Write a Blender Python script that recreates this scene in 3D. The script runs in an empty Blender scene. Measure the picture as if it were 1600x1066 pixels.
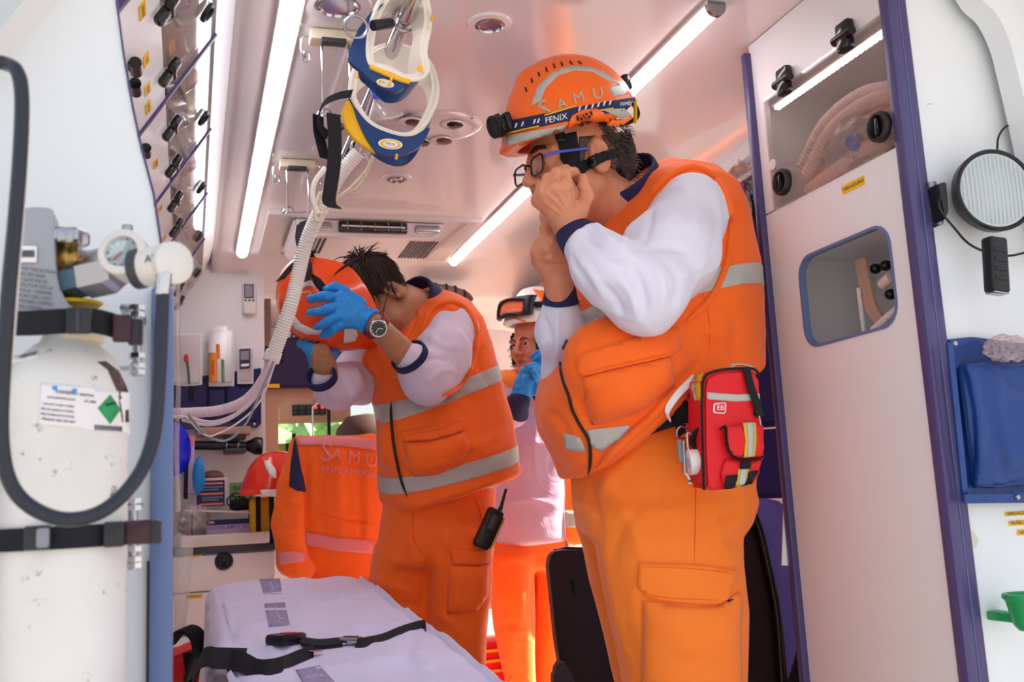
import bpy, bmesh, math, random
import numpy as np
from mathutils import Vector, Matrix, Quaternion
from mathutils.bvhtree import BVHTree
random.seed(7); np.random.seed(7)
PI = math.pi
SC = bpy.context.scene
COL = SC.collection

# ------------------------------------------------------------------ camera
FPX = 1556.0
_F = np.array([-505., 278., FPX]); _F /= np.linalg.norm(_F)
_U = np.array([-500., -9533., FPX]); _U -= _U.dot(_F) * _F; _U /= np.linalg.norm(_U)
_R = np.cross(_F, _U)
if _R[0] < 0: _R = -_R
MW = np.array([_R, _F, _U])                      # world axes (x right, y forward, z up) seen in camera space (x right, y down, z ahead)
EYE = np.array([0.0, 0.0, 0.91])
cam_data = bpy.data.cameras.new('camera'); cam = bpy.data.objects.new('camera', cam_data); COL.objects.link(cam)
cam_data.sensor_width = 36.0; cam_data.lens = FPX * 36.0 / 1600.0; cam_data.clip_start = 0.02; cam_data.clip_end = 300
_c = MW @ np.diag([1, -1, -1.0])                 # blender camera axes (x right, y up, -z ahead) as columns in the world
cam.matrix_world = Matrix([[_c[0][0], _c[0][1], _c[0][2], EYE[0]], [_c[1][0], _c[1][1], _c[1][2], EYE[1]], [_c[2][0], _c[2][1], _c[2][2], EYE[2]], [0, 0, 0, 1]])
cam_data.dof.use_dof = True; cam_data.dof.focus_distance = 2.35; cam_data.dof.aperture_fstop = 6.3
SC.camera = cam
def ray(px, py):
    d = MW @ np.array([px - 800.0, py - 533.0, FPX]); return d / np.linalg.norm(d)
def at(px, py, Y=None, X=None, Z=None):          # the point of a plane (Y=, X= or Z=) seen at a pixel
    d = ray(px, py)
    t = (X - EYE[0]) / d[0] if X is not None else (Y - EYE[1]) / d[1] if Y is not None else (Z - EYE[2]) / d[2]
    return Vector(EYE + d * t)
def A3(v): return np.array(v, dtype=float)
def to_px(p):
    q = (np.asarray(p) - EYE) @ MW
    return 800 + FPX * q[..., 0] / q[..., 2], 533 + FPX * q[..., 1] / q[..., 2]

# ------------------------------------------------------------------ world, sun, exposure
W = bpy.data.worlds.new('sky'); SC.world = W; W.use_nodes = True
wn = W.node_tree; wn.nodes.clear()
wo = wn.nodes.new('ShaderNodeOutputWorld'); wb = wn.nodes.new('ShaderNodeBackground')
wt = wn.nodes.new('ShaderNodeTexCoord'); ws = wn.nodes.new('ShaderNodeSeparateXYZ'); wr = wn.nodes.new('ShaderNodeValToRGB')
wn.links.new(wt.outputs['Generated'], ws.inputs[0]); wn.links.new(ws.outputs[2], wr.inputs[0])
e = wr.color_ramp.elements; e[0].position = 0.0; e[0].color = (1.0, .97, .96, 1); e[1].position = 0.8; e[1].color = (.62, .76, 1.0, 1)
wn.links.new(wr.outputs[0], wb.inputs[0]); wb.inputs[1].default_value = .98
wn.links.new(wb.outputs[0], wo.inputs[0])
sun_d = bpy.data.lights.new('sun', 'SUN'); sun_d.energy = 22.0; sun_d.angle = math.radians(1.5); sun_d.color = (1.0, .93, .84)
sun = bpy.data.objects.new('sun', sun_d); COL.objects.link(sun)
sun.rotation_euler = Vector((-0.64, -0.04, -0.76)).to_track_quat('-Z', 'Y').to_euler()
SC.view_settings.view_transform = 'Standard'; SC.view_settings.look = 'None'; SC.view_settings.gamma = 1
SC.view_settings.use_curve_mapping = False
SC.view_settings.exposure = 0.37

# ------------------------------------------------------------------ materials
MATS = {}
def s2l(c):
    return tuple(((x / 12.92) if x <= .04045 else ((x + .055) / 1.055) ** 2.4) for x in c)
def hexc(h):
    h = h.lstrip('#'); return s2l([int(h[i:i + 2], 16) / 255 for i in (0, 2, 4)])
def mat(name, col, rough=.5, metal=0.0, spec=.5, noise=0.0, nscale=20, bump=0.0, bscale=200, coat=0.0, trans=0.0, alpha=1.0, emit=0.0, sheen=0.0, ior=1.45, weave=0.0, sss=0.0, stain=None, wr=0.0):
    m = bpy.data.materials.new(name); m.use_nodes = True; nt = m.node_tree; b = nt.nodes['Principled BSDF']
    c = hexc(col) if isinstance(col, str) else col
    b.inputs['Base Color'].default_value = (*c, 1); b.inputs['Roughness'].default_value = rough; b.inputs['Metallic'].default_value = metal
    b.inputs['Specular IOR Level'].default_value = spec; b.inputs['IOR'].default_value = ior
    b.inputs['Coat Weight'].default_value = coat; b.inputs['Coat Roughness'].default_value = .08
    b.inputs['Transmission Weight'].default_value = trans; b.inputs['Alpha'].default_value = alpha
    if sheen: b.inputs['Sheen Weight'].default_value = sheen; b.inputs['Sheen Roughness'].default_value = .5
    if sss: b.inputs['Subsurface Weight'].default_value = sss; b.inputs['Subsurface Radius'].default_value = (.012, .005, .003); b.inputs['Subsurface Scale'].default_value = 1.0
    if emit: b.inputs['Emission Color'].default_value = (*c, 1); b.inputs['Emission Strength'].default_value = emit
    tc = nt.nodes.new('ShaderNodeTexCoord')
    last = None
    if noise:
        n = nt.nodes.new('ShaderNodeTexNoise'); n.inputs['Scale'].default_value = nscale; n.inputs['Detail'].default_value = 5
        nt.links.new(tc.outputs['Object'], n.inputs['Vector'])
        r = nt.nodes.new('ShaderNodeValToRGB'); r.color_ramp.elements[0].position = .3; r.color_ramp.elements[1].position = .7
        r.color_ramp.elements[0].color = (*[x * (1 - noise) for x in c], 1); r.color_ramp.elements[1].color = (*[min(1, x * (1 + noise * .5)) for x in c], 1)
        nt.links.new(n.outputs[0], r.inputs[0]); nt.links.new(r.outputs[0], b.inputs['Base Color']); last = r.outputs[0]
    if stain:
        scol, sscale, thr = stain
        n = nt.nodes.new('ShaderNodeTexNoise'); n.inputs['Scale'].default_value = sscale; n.inputs['Detail'].default_value = 8; n.inputs['Roughness'].default_value = .65
        nt.links.new(tc.outputs['Object'], n.inputs['Vector'])
        r = nt.nodes.new('ShaderNodeValToRGB'); r.color_ramp.elements[0].position = thr; r.color_ramp.elements[1].position = thr + .07
        r.color_ramp.elements[0].color = (0, 0, 0, 1); r.color_ramp.elements[1].color = (1, 1, 1, 1)
        nt.links.new(n.outputs[0], r.inputs[0])
        mx = nt.nodes.new('ShaderNodeMix'); mx.data_type = 'RGBA'; nt.links.new(r.outputs[0], mx.inputs[0])
        if last: nt.links.new(last, mx.inputs[6])
        else: mx.inputs[6].default_value = (*c, 1)
        mx.inputs[7].default_value = (*hexc(scol), 1); nt.links.new(mx.outputs[2], b.inputs['Base Color'])
    hs = None
    if weave:
        w1 = nt.nodes.new('ShaderNodeTexWave'); w1.inputs['Scale'].default_value = weave; w1.bands_direction = 'DIAGONAL'
        nt.links.new(tc.outputs['Object'], w1.inputs['Vector']); hs = w1.outputs[0]
    if bump:
        n = nt.nodes.new('ShaderNodeTexNoise'); n.inputs['Scale'].default_value = bscale; n.inputs['Detail'].default_value = 4
        nt.links.new(tc.outputs['Object'], n.inputs['Vector'])
        if hs is not None:
            ad = nt.nodes.new('ShaderNodeMath'); ad.operation = 'ADD'; nt.links.new(n.outputs[0], ad.inputs[0]); nt.links.new(hs, ad.inputs[1]); hs = ad.outputs[0]
        else: hs = n.outputs[0]
        bp = nt.nodes.new('ShaderNodeBump'); bp.inputs['Strength'].default_value = bump; bp.inputs['Distance'].default_value = .002
        nt.links.new(hs, bp.inputs['Height']); nt.links.new(bp.outputs[0], b.inputs['Normal'])
    if wr:
        n = nt.nodes.new('ShaderNodeTexNoise'); n.inputs['Scale'].default_value = wr; n.inputs['Detail'].default_value = 3; n.inputs['Distortion'].default_value = 1.2
        nt.links.new(tc.outputs['Object'], n.inputs['Vector']); b2 = nt.nodes.new('ShaderNodeBump'); b2.inputs['Strength'].default_value = .55; b2.inputs['Distance'].default_value = .012
        nt.links.new(n.outputs[0], b2.inputs['Height'])
        if bump: nt.links.new(b2.outputs[0], bp.inputs['Normal'])
        else: nt.links.new(b2.outputs[0], b.inputs['Normal'])
    MATS[name] = m
    return m

# ------------------------------------------------------------------ objects
def tag(o, label=None, cat=None, group=None, kind=None):
    if label: o['label'] = label
    if cat: o['category'] = cat
    if group: o['group'] = group
    if kind: o['kind'] = kind
    return o
def empty(name, loc=(0, 0, 0), label=None, cat=None, group=None, rot=None):
    o = bpy.data.objects.new(name, None); o.empty_display_size = .05; COL.objects.link(o); o.location = loc
    if rot is not None: o.rotation_euler = rot
    bpy.context.view_layer.update() if False else None
    return tag(o, label, cat, group)
def link(name, me, m=None, parent=None, smooth=None):
    o = bpy.data.objects.new(name, me); COL.objects.link(o)
    if m is not None:
        for mm in (m if isinstance(m, (list, tuple)) else [m]): me.materials.append(mm)
    if parent is not None:
        o.parent = parent
        # parents are laid out unrotated at their location: geometry is given in world space
        mats = parent_world(parent); o.matrix_parent_inverse = mats.inverted()
    return o
def parent_world(p):
    m = Matrix.LocRotScale(p.location, p.rotation_euler, p.scale)
    if p.parent is not None: m = parent_world(p.parent) @ p.matrix_parent_inverse @ m
    return m
def np_mesh(name, V, Fq, smooth=True):
    me = bpy.data.meshes.new(name); V = np.asarray(V, dtype=np.float32); Fq = np.asarray(Fq, dtype=np.int32)
    me.vertices.add(len(V)); me.vertices.foreach_set('co', V.ravel())
    k = Fq.shape[1]; me.loops.add(Fq.size); me.loops.foreach_set('vertex_index', Fq.ravel())
    me.polygons.add(len(Fq)); me.polygons.foreach_set('loop_start', np.arange(0, Fq.size, k, dtype=np.int32))
    me.polygons.foreach_set('use_smooth', np.full(len(Fq), smooth)); me.update(calc_edges=True); me.validate(); return me

class MB:
    """collects shapes in world space, build() links them as ONE mesh object"""
    def __init__(s): s.v = []; s.f = []; s.sm = []; s.mi = []; s.cur = 0
    def add(s, V, Fs, smooth=False):
        b = len(s.v); s.v += [tuple(v) for v in V]; s.f += [tuple(i + b for i in f) for f in Fs]
        s.sm += [smooth] * len(Fs); s.mi += [s.cur] * len(Fs); return s
    def bm(s, bm, M=None, smooth=False):
        bm.verts.index_update(); V = [(M @ v.co if M is not None else v.co) for v in bm.verts]
        s.add(V, [[v.index for v in f.verts] for f in bm.faces], smooth); bm.free(); return s
    def box(s, lo, hi, bev=0.0, M=None, seg=2):
        bm = bmesh.new(); bmesh.ops.create_cube(bm, size=1)
        lo = Vector(lo); hi = Vector(hi); c = (lo + hi) / 2; d = hi - lo
        for v in bm.verts: v.co = Vector((v.co.x * d.x, v.co.y * d.y, v.co.z * d.z)) + c
        if bev > 0: bmesh.ops.bevel(bm, geom=list(bm.edges), offset=min(bev, min(abs(d.x), abs(d.y), abs(d.z)) * .49), segments=seg, affect='EDGES', profile=.5)
        return s.bm(bm, M, bev > 0)
    def cbox(s, c, size, bev=0.0, rot=None, seg=2):
        c = Vector(c); h = Vector(size) / 2
        M = Matrix.Translation(c) @ (rot.to_4x4() if rot is not None else Matrix())
        return s.box(-h, h, bev, M, seg)
    def tube(s, pts, r, n=10, smooth=True, cap=True, closed=False, squash=None):
        P = [Vector(p) for p in pts]; k = len(P)
        rr = r if isinstance(r, (list, tuple)) else [r] * k
        V = []; prev = None
        for i, p in enumerate(P):
            if closed: t = P[(i + 1) % k] - P[i - 1]
            else: t = (P[min(i + 1, k - 1)] - P[max(i - 1, 0)])
            t.normalize()
            if prev is None:
                a = Vector((0, 0, 1)) if abs(t.z) < .9 else Vector((1, 0, 0)); u = t.cross(a).normalized()
            else:
                u = (prev - t * prev.dot(t)); u = u.normalized() if u.length > 1e-6 else t.orthogonal().normalized()
            w = t.cross(u); prev = u
            for j in range(n):
                an = 2 * PI * j / n; V.append(p + (u * math.cos(an) + w * math.sin(an) * (squash or 1)) * rr[i])
        Fs = []
        for i in range(k if closed else k - 1):
            i2 = (i + 1) % k
            for j in range(n): Fs.append((i * n + j, i * n + (j + 1) % n, i2 * n + (j + 1) % n, i2 * n + j))
        s.add(V, Fs, smooth)
        if cap and not closed:
            s.add(V[:n], [tuple(range(n))[::-1]], False); s.add(V[-n:], [tuple(range(n))], False)
        return s
    def lathe(s, prof, c, axis=(0, 0, 1), n=32, smooth=True, up=None):
        """prof: list of (radius, height) along the axis"""
        ax = Vector(axis).normalized(); u = Vector(up).normalized() if up is not None else ax.orthogonal().normalized(); w = ax.cross(u); c = Vector(c); V = []
        for (r, h) in prof:
            for j in range(n):
                a = 2 * PI * j / n; V.append(c + ax * h + (u * math.cos(a) + w * math.sin(a)) * r)
        Fs = []
        for i in range(len(prof) - 1):
            for j in range(n): Fs.append((i * n + j, i * n + (j + 1) % n, (i + 1) * n + (j + 1) % n, (i + 1) * n + j))
        s.add(V, Fs, smooth)
        if prof[0][0] > 1e-6: s.add(V[:n], [tuple(range(n))[::-1]])
        if prof[-1][0] > 1e-6: s.add(V[-n:], [tuple(range(n))])
        return s
    def cyl(s, a, b, r, n=24, r2=None):
        a = Vector(a); b = Vector(b); return s.lathe([(r, 0), (r if r2 is None else r2, (b - a).length)], a, b - a, n)
    def rcyl(s, a, b, r, n=24, e=.15):
        a = Vector(a); b = Vector(b); L = (b - a).length; q = r * e
        return s.lathe([(r - q, 0), (r - q * .3, q * .3), (r, q), (r, L - q), (r - q * .3, L - q * .3), (r - q, L)], a, b - a, n)
    def ring(s, c, axis, R, r, n=28, m=8, a0=0, a1=2 * PI, up=None):
        ax = Vector(axis).normalized(); u = Vector(up).normalized() if up is not None else ax.orthogonal().normalized(); w = ax.cross(u); c = Vector(c)
        full = abs(a1 - a0 - 2 * PI) < 1e-6; k = n if full else n + 1
        return s.tube([c + (u * math.cos(a0 + (a1 - a0) * i / n) + w * math.sin(a0 + (a1 - a0) * i / n)) * R for i in range(k)], r, m, closed=full)
    def prism(s, poly, d, bev=0.0, seg=2, smooth=False, hole=None):
        """poly: 3d points of a flat outline, d: extrusion vector"""
        bm = bmesh.new(); vs = [bm.verts.new(Vector(p)) for p in poly]; f = bm.faces.new(vs)
        r = bmesh.ops.extrude_face_region(bm, geom=[f]); nv = [g for g in r['geom'] if isinstance(g, bmesh.types.BMVert)]
        bmesh.ops.translate(bm, verts=nv, vec=Vector(d)); bmesh.ops.recalc_face_normals(bm, faces=bm.faces)
        if bev > 0:
            bmesh.ops.bevel(bm, geom=list(bm.edges), offset=bev, segments=seg, affect='EDGES', clamp_overlap=True)
        return s.bm(bm, None, smooth or bev > 0)
    def ribbon(s, pts, wv, th, smooth=True):
        """flat strap: centre points, half-width vectors (one or per point), thickness"""
        P = [Vector(p) for p in pts]; k = len(P); Wv = [Vector(w) for w in wv] if hasattr(wv[0], '__len__') else [Vector(wv)] * k
        V = []
        for i in range(k):
            t = (P[min(i + 1, k - 1)] - P[max(i - 1, 0)]).normalized(); w = Wv[i]; nn = t.cross(w).normalized() * th / 2
            V += [P[i] - w + nn, P[i] + w + nn, P[i] + w - nn, P[i] - w - nn]
        Fs = []
        for i in range(k - 1):
            for j in range(4): Fs.append((i * 4 + j, i * 4 + (j + 1) % 4, i * 4 + 4 + (j + 1) % 4, i * 4 + 4 + j))
        Fs += [(3, 2, 1, 0), (4 * k - 4, 4 * k - 3, 4 * k - 2, 4 * k - 1)]
        return s.add(V, Fs, False)
    def build(s, name, m, parent=None, label=None, cat=None, group=None, kind=None, angle=None):
        me = bpy.data.meshes.new(name); me.from_pydata([tuple(v) for v in s.v], [], s.f)
        me.polygons.foreach_set('use_smooth', s.sm); me.polygons.foreach_set('material_index', s.mi); me.update()
        bm = bmesh.new(); bm.from_mesh(me); bmesh.ops.remove_doubles(bm, verts=bm.verts, dist=1e-5); bmesh.ops.recalc_face_normals(bm, faces=bm.faces); bm.to_mesh(me); bm.free()
        try: me.set_sharp_from_angle(angle=math.radians(angle or 40))
        except Exception: pass
        o = link(name, me, m, parent); return tag(o, label, cat, group, kind)
def bez(pts, n=12):
    """smooth curve through the points (Catmull-Rom)"""
    P = [Vector(p) for p in pts]; P = [P[0] * 2 - P[1]] + P + [P[-1] * 2 - P[-2]]; out = []
    for i in range(1, len(P) - 2):
        for k in range(n):
            t = k / n; a, b, c, d = P[i - 1], P[i], P[i + 1], P[i + 2]
            out.append(.5 * ((2 * b) + (c - a) * t + (2 * a - 5 * b + 4 * c - d) * t * t + (3 * b - a - 3 * c + d) * t ** 3))
    out.append(P[-2]); return out
def pxp(l, **k):
    """pixel list -> points; an entry (x, y, Y) carries its own distance"""
    return [at(q[0], q[1], Y=q[2]) if len(q) > 2 else at(q[0], q[1], **k) for q in l]
def text_bm(s, size, res=3, extr=0.0):
    cu = bpy.data.curves.new('lettering', 'FONT'); cu.body = s; cu.size = size; cu.align_x = 'CENTER'; cu.align_y = 'CENTER'; cu.resolution_u = res; cu.extrude = extr
    o = bpy.data.objects.new('lettering', cu); COL.objects.link(o); dg = bpy.context.evaluated_depsgraph_get(); me = o.evaluated_get(dg).to_mesh()
    bm = bmesh.new(); bm.from_mesh(me); o.evaluated_get(dg).to_mesh_clear(); bpy.data.objects.remove(o); return bm
def lettering(s, size, c, ux, uy, m, parent, off=.0006, name='lettering'):
    """flat print at c, reading along ux with uy up"""
    ux = Vector(ux).normalized(); uy = Vector(uy); uy = (uy - ux * uy.dot(ux)).normalized(); n = ux.cross(uy)
    bm = text_bm(s, size); c = Vector(c) + n * off
    mb = MB(); bm.verts.index_update(); mb.add([c + ux * v.co.x + uy * v.co.y for v in bm.verts], [[v.index for v in f.verts] for f in bm.faces]); bm.free()
    return mb.build(name, m, parent)

# ------------------------------------------------------------------ implicit surfaces (bodies and cloth)
def L_(p, a): return p - np.asarray(a, dtype=float)
def cap(p, a, b, ra, rb=None):
    a = A3(a); b = A3(b); rb = ra if rb is None else rb; ab = b - a; pa = p - a
    t = np.clip(pa @ ab / max(1e-12, ab @ ab), 0, 1); return np.linalg.norm(pa - t[:, None] * ab, axis=1) - (ra + (rb - ra) * t)
def chain(p, pts, rs, k=.0):
    d = None
    for i in range(len(pts) - 1):
        e_ = cap(p, pts[i], pts[i + 1], rs[i], rs[i + 1]); d = e_ if d is None else (smin(d, e_, k) if k else np.minimum(d, e_))
    return d
def sph(p, c, r): return np.linalg.norm(p - A3(c), axis=1) - r
def ell(p, c, r, Rm=None):
    q = p - A3(c)
    if Rm is not None: q = q @ Rm            # Rm columns: local axes in world
    r = A3(r); k0 = np.linalg.norm(q / r, axis=1); k1 = np.linalg.norm(q / (r * r), axis=1) + 1e-9
    return k0 * (k0 - 1) / k1
def smin(a, b, k):
    h = np.clip(.5 + .5 * (b - a) / k, 0, 1); return b * (1 - h) + a * h - k * h * (1 - h)
def smax(a, b, k): return -smin(-a, -b, k)
def plane(p, c, n):
    n = A3(n); n = n / np.linalg.norm(n); return (p - A3(c)) @ n
def loft(p, rows, e=2.3):
    """rows: (z, cx, cy, a, b, yaw) ascending or descending in z: stacked super-ellipses"""
    R_ = np.array(sorted(rows, key=lambda r: r[0])); z = p[:, 2]
    cx, cy, a, b, yw = [np.interp(z, R_[:, 0], R_[:, i]) for i in range(1, 6)]
    dx = p[:, 0] - cx; dy = p[:, 1] - cy; c, s = np.cos(yw), np.sin(yw); u = dx * c + dy * s; v = -dx * s + dy * c
    q = (np.abs(u / a) ** e + np.abs(v / b) ** e) ** (1 / e)
    d = (q - 1) * np.minimum(a, b) * .9
    zz = np.maximum(R_[0, 0] - z, z - R_[-1, 0])
    return smax(d, zz, .02)
def px_rows(rows, yaw=0.0):
    """rows of (y_px, x_left, x_right, Y, half_depth): a silhouette with its own distance and depth"""
    out = []
    for r in rows:
        y, xl, xr, Y, b = r[:5]; l = at(xl, y, Y=Y); q = at(xr, y, Y=Y); m = (l + q) / 2
        out.append((m.z, m.x, m.y, abs(q.x - l.x) / 2, b, r[5] if len(r) > 5 else yaw))
    return out
def hash3(i, j, k, seed):
    n = (i * 374761393 + j * 668265263 + k * 2147483647 + seed * 1274126177) & 0xffffffff
    n = ((n ^ (n >> 13)) * 1274126177) & 0xffffffff
    return ((n ^ (n >> 16)) & 0xffff) / 65535.0
def vnoise(p, seed=0):
    i = np.floor(p).astype(np.int64); f = p - i; f = f * f * (3 - 2 * f); r = 0
    for a in (0, 1):
        for b in (0, 1):
            for c in (0, 1):
                w = (f[:, 0] if a else 1 - f[:, 0]) * (f[:, 1] if b else 1 - f[:, 1]) * (f[:, 2] if c else 1 - f[:, 2])
                r = r + w * hash3(i[:, 0] + a, i[:, 1] + b, i[:, 2] + c, seed)
    return r
def ridge(p, seed=0): return 1 - np.abs(2 * vnoise(p, seed) - 1)
def sdf_mesh(fn, lo, hi, h):
    lo = A3(lo); hi = A3(hi); K = 4
    nc = np.ceil((hi - lo) / (h * K)).astype(int) + 1
    gx = [lo[i] + np.arange(nc[i]) * h * K for i in range(3)]
    G = np.stack(np.meshgrid(*gx, indexing='ij'), -1).reshape(-1, 3); Dc = fn(G).reshape(nc)
    nf = (nc - 1) * K + 1
    idx = [np.rint(np.arange(nf[i]) / K).astype(int).clip(0, nc[i] - 1) for i in range(3)]
    D = Dc[np.ix_(*idx)].astype(np.float64)
    msk = np.abs(D) < h * K * 1.6
    I = np.argwhere(msk); D[msk] = fn(lo + I * h)
    S = D < 0
    c = S[:-1, :-1, :-1].astype(np.int8)
    tot = sum(S[a:S.shape[0] - 1 + a, b:S.shape[1] - 1 + b, d:S.shape[2] - 1 + d].astype(np.int8) for a in (0, 1) for b in (0, 1) for d in (0, 1))
    act = (tot > 0) & (tot < 8); C = np.argwhere(act)
    ids = -np.ones(act.shape, dtype=np.int64); ids[act] = np.arange(len(C))
    acc = np.zeros((len(C), 3)); cnt = np.zeros(len(C))
    for ax in range(3):
        o = [a for a in range(3) if a != ax]
        for a in (0, 1):
            for b in (0, 1):
                p0 = C.copy(); p0[:, o[0]] += a; p0[:, o[1]] += b; p1 = p0.copy(); p1[:, ax] += 1
                d0 = D[tuple(p0.T)]; d1 = D[tuple(p1.T)]; m = (d0 < 0) != (d1 < 0)
                t = d0 / np.where(d0 == d1, 1, d0 - d1); q = p0.astype(float); q[:, ax] += t
                acc[m] += q[m]; cnt[m] += 1
    V = lo + (acc / cnt[:, None]) * h
    Q = []
    for ax in range(3):
        o = [a for a in range(3) if a != ax]
        s0 = np.take(S, range(S.shape[ax] - 1), ax); s1 = np.take(S, range(1, S.shape[ax]), ax)
        E = np.argwhere(s0 != s1)
        E = E[(E[:, o[0]] > 0) & (E[:, o[1]] > 0) & (E[:, o[0]] < S.shape[o[0]] - 1) & (E[:, o[1]] < S.shape[o[1]] - 1)]
        ins = s0[tuple(E.T)]
        def cid(da, db):
            q = E.copy(); q[:, o[0]] -= da; q[:, o[1]] -= db; return ids[tuple(q.T)]
        q = np.stack([cid(1, 1), cid(0, 1), cid(0, 0), cid(1, 0)], 1)
        flip = ins if ax != 1 else ~ins
        q[~flip] = q[~flip][:, ::-1]; Q.append(q)
    Q = np.concatenate(Q); Q = Q[(Q >= 0).all(1)]
    return V, Q
def vnormals(V, Q):
    n = np.cross(V[Q[:, 2]] - V[Q[:, 0]], V[Q[:, 3]] - V[Q[:, 1]]); N = np.zeros_like(V)
    for i in range(4): np.add.at(N, Q[:, i], n)
    return N / (np.linalg.norm(N, axis=1)[:, None] + 1e-12)
def relax(V, Q, it=1, lam=.5):
    for _ in range(it):
        S_ = np.zeros_like(V); c = np.zeros(len(V))
        for i in range(4):
            for j in (1, 3):
                np.add.at(S_, Q[:, i], V[Q[:, (i + j) % 4]]); np.add.at(c, Q[:, i], 1)
        V = V + lam * (S_ / np.maximum(c, 1)[:, None] - V)
    return V
def seg_dist(x, y, pts):
    d = np.full(len(x), 1e9); tt = np.zeros(len(x)); n = len(pts) - 1
    for i in range(n):
        ax, ay = pts[i][:2]; bx, by = pts[i + 1][:2]; vx, vy = bx - ax, by - ay
        t = np.clip(((x - ax) * vx + (y - ay) * vy) / (vx * vx + vy * vy + 1e-9), 0, 1)
        e_ = np.hypot(x - ax - t * vx, y - ay - t * vy); m = e_ < d; d[m] = e_[m]; tt[m] = (i + t[m]) / n
    return d, tt
def folds(V, Q, strokes):
    """cloth folds pressed into the surface: (points, width, height) ; height < 0 is a crease"""
    N = vnormals(V, Q); x, y = to_px(V); vd = EYE - V; vd /= np.linalg.norm(vd, axis=1)[:, None]
    fac = np.clip((N * vd).sum(1) * 3, 0, 1); H = np.zeros(len(V))
    for pts, w, a in strokes:
        pp = [tuple(q) for q in bez([(q[0], q[1], 0) for q in pts], 4)] if len(pts) > 2 else pts
        d, t = seg_dist(x, y, pp); H += a * np.exp(-(d / w) ** 2) * np.sin(np.clip(t, .0, 1) * PI) ** .35 if False else a * np.exp(-(d / w) ** 2) * np.minimum(1, np.minimum(t, 1 - t) * 4 + .15)
    return V + N * (H * fac)[:, None]
def cloth_obj(name, fn, lo, hi, h, m, parent, strokes=None, nz=0.0, nzs=(9, 9, 4), seed=0, it=1, label=None):
    V, Q = sdf_mesh(fn, lo, hi, h); V = relax(V, Q, it)
    if nz:
        N = vnormals(V, Q); V = V + N * ((ridge(V * np.array(nzs), seed) ** 2 - .4) * nz + (vnoise(V * np.array(nzs) * 2.7, seed + 3) - .5) * nz * .5)[:, None]
    if strokes: V = folds(V, Q, strokes)
    o = link(name, np_mesh(name, V, Q), m, parent); tag(o, label); o_data[o.name] = (V, Q); return o
o_data = {}
def bvh_of(*objs):
    Vs = []; Qs = []; b = 0
    for o in objs:
        V, Q = o_data[o.name]; Vs.append(V); Qs.append(Q + b); b += len(V)
    return BVHTree.FromPolygons(np.concatenate(Vs).tolist(), np.concatenate(Qs).tolist())
def strip_band(src, name, planes, off, m, parent, label=None, th=.0015):
    """the piece of a garment between cutting planes (c, n: keeps the side n points to), laid on it as its own layer"""
    V, Q = o_data[src.name]; keep = np.ones(len(Q), bool); C = V[Q].mean(1)
    for c, n in planes: keep &= ((C - A3(c)) @ A3(n)) / np.linalg.norm(A3(n)) > -.03
    q = Q[keep]; u, inv = np.unique(q, return_inverse=True); N = vnormals(V, Q)[u]; v = V[u] + N * off; q = inv.reshape(q.shape)
    bm = bmesh.new(); vs = [bm.verts.new(x) for x in v]
    for f in q.tolist():
        try: bm.faces.new([vs[i] for i in f])
        except ValueError: pass
    for c, n in planes:
        bmesh.ops.bisect_plane(bm, geom=list(bm.verts) + list(bm.edges) + list(bm.faces), plane_co=Vector(c), plane_no=Vector(n), clear_inner=True)
    if not bm.faces: bm.free(); return None
    bmesh.ops.recalc_face_normals(bm, faces=bm.faces)
    me = bpy.data.meshes.new(name); bm.to_mesh(me); bm.free(); me.polygons.foreach_set('use_smooth', [True] * len(me.polygons))
    o = link(name, me, m, parent); tag(o, label)
    md = o.modifiers.new('thick', 'SOLIDIFY'); md.thickness = th + off; md.offset = -1
    return o
def cast(bvh, px, py, off=0.0, back=None):
    d = Vector(ray(px, py)); h = bvh.ray_cast(Vector(EYE), d, 20)
    if h[0] is None: return back
    n = h[1]
    if n.dot(d) > 0: n = -n
    return h[0] + n * off, n
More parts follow.
